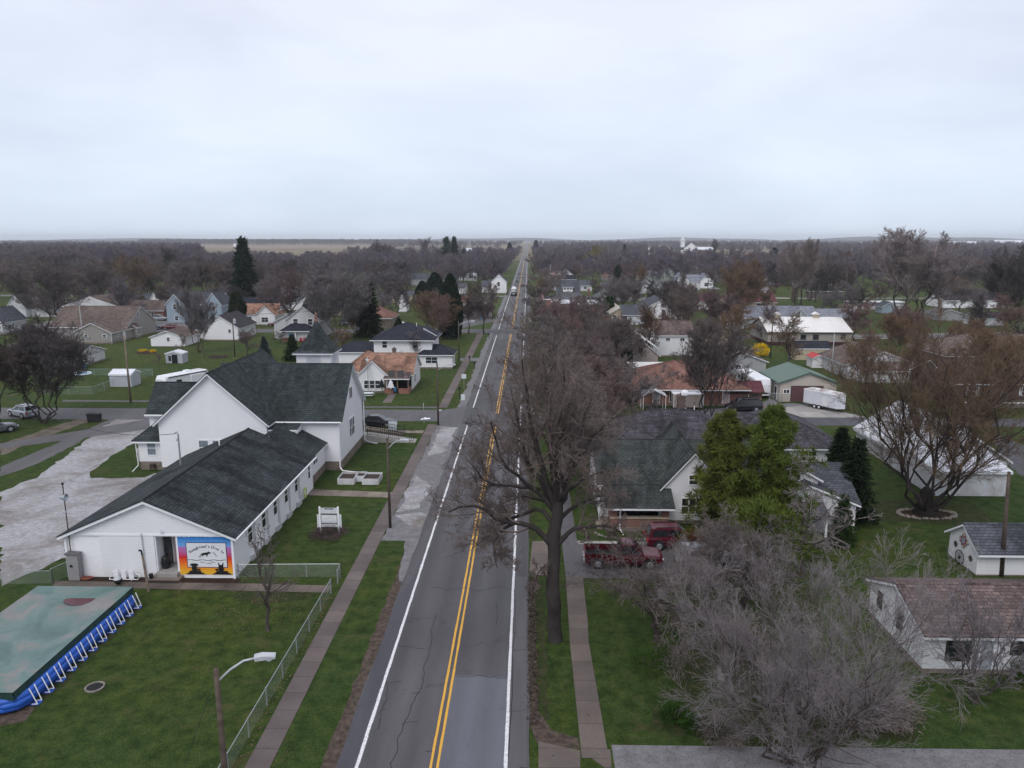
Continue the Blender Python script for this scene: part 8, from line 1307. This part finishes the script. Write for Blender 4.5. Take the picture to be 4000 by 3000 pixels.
while len(P_) < 1150:
    y = 390+r.random()**1.25*830; x = r.uniform(-.24 if y > 600 else -.2, .74)*y
    if -16 < x < 9 or (60 < x < 150 and 560 < y < 660) or (.2*y < x < .36*y and 700 < y < 1320 and r.random() < .9) or (x < -30 and y > 1000): continue
    P_.append((x, y, r.uniform(10, 18)))
mass('town_trees', 'far scattered bare trees beyond the last houses of town', P_, 'twig_far', 2)
P_ = []
for y0, y1, n_, a, b in ((1300, 1500, 560, .02, .8), (1800, 2150, 900, -.75, .8), (2400, 2600, 600, -.8, .5), (3000, 3300, 900, -.8, .8), (2760, 3100, 700, -.52, -.14), (4300, 4600, 1000, -.8, .8)):
    for i in range(n_):
        y = r.uniform(y0, y1); x = r.uniform(a, b)*y
        if (-.47 < x/y < -.2 and y < 2750) or abs(x+4) < 22 or (y0 == 1300 and .16 < x/y < .25) or (y0 == 1800 and x < 0 and r.random() < .3): continue
        P_.append((x, y, r.uniform(13, 19)+(6 if y0 == 2760 else 0)))
mass('far_treeline', 'blue grey treelines along the horizon', P_, 'twig_far', 3)
P_ = [(r.choice([-14-r.random()*6, 8+r.random()*8]), y, r.uniform(8, 14)) for y in [560+r.random()*1100 for _ in range(60)]]
mass('roadside_trees', 'distant trees lining the road near its vanishing point', P_, 'twig_far', 4)
for nm, x, y, h in (('tall dark conifer group left of road near vanishing point', -22, 900, 20), ('dark conifers right of road near vanishing point', 12, 1150, 22), ('dark conifer row beyond twin pines', -60, 700, 15), ('second dark conifer of the row beyond twin pines', -48, 715, 14), ('third dark conifer of the row beyond twin pines', -36, 705, 13)): tree('spr', x, y, h, nm, 'needle_dark', 'bark', 1.3)
# leaf litter and grass tufts on the near lawns
rn = np.random.default_rng(3)
def litter(name, lab, n_, box, mat, ln, wd, up, cl=None):
    x = rn.uniform(box[0], box[1], n_); y = rn.uniform(box[2], box[3], n_)
    if cl is not None: x = rn.normal(cl[0], cl[2], n_); y = rn.normal(cl[1], cl[3], n_)
    C = np.stack([x, y, np.full(n_, .035)], 1); D = rn.normal(size=(n_, 3)); D[:, 2] = np.abs(D[:, 2])*up; D /= np.linalg.norm(D, axis=1)[:, None]
    V, F = quads(rn, C, D, np.full(n_, ln), np.full(n_, wd)); o = bpy.data.objects.new(name, np_mesh(name, [(V, F)], mat, False)); COL.objects.link(o); tag(o, lab, 'leaves', kind='stuff')
litter('leaf_litter', 'dry brown leaves scattered under the young tree', 600, (0, 1, 0, 1), 'wood', .08, .055, .3, (-18, 46.2, 2.4, 2.2)); litter('leaf_litter', 'dry leaves caught along the fence and sidewalk', 400, (-13.95, -13.4, 28, 50), 'wood', .07, .05, .3); litter('leaf_litter', 'dry leaves along the right kerb', 900, (.1, .7, 34, 51), 'wood_dark', .11, .08, .3); litter('leaf_litter', 'brown leaves on the lower right lawn', 900, (0, 1, 0, 1), 'wood_dark', .09, .06, .3, (12, 36.5, 4.0, 2.6))
# ---------------------------------------------------------------- the air
m = MB().box(-8100, 8100, -60, 8100, -1, 60); hm = bpy.data.materials.new('haze_air'); hm.use_nodes = True; hm.node_tree.nodes.clear()
pv = hm.node_tree.nodes.new('ShaderNodeVolumePrincipled'); oo = hm.node_tree.nodes.new('ShaderNodeOutputMaterial'); pv.inputs['Color'].default_value = (.88, .93, 1, 1); pv.inputs['Density'].default_value = HAZE = .00014; pv.inputs['Anisotropy'].default_value = .6
hm.node_tree.links.new(pv.outputs[0], oo.inputs['Volume']); MAT['haze_air'] = hm
hz_ = single('haze', m, 'haze_air', 'pale haze lying over the far fields', 'haze', kind='stuff')
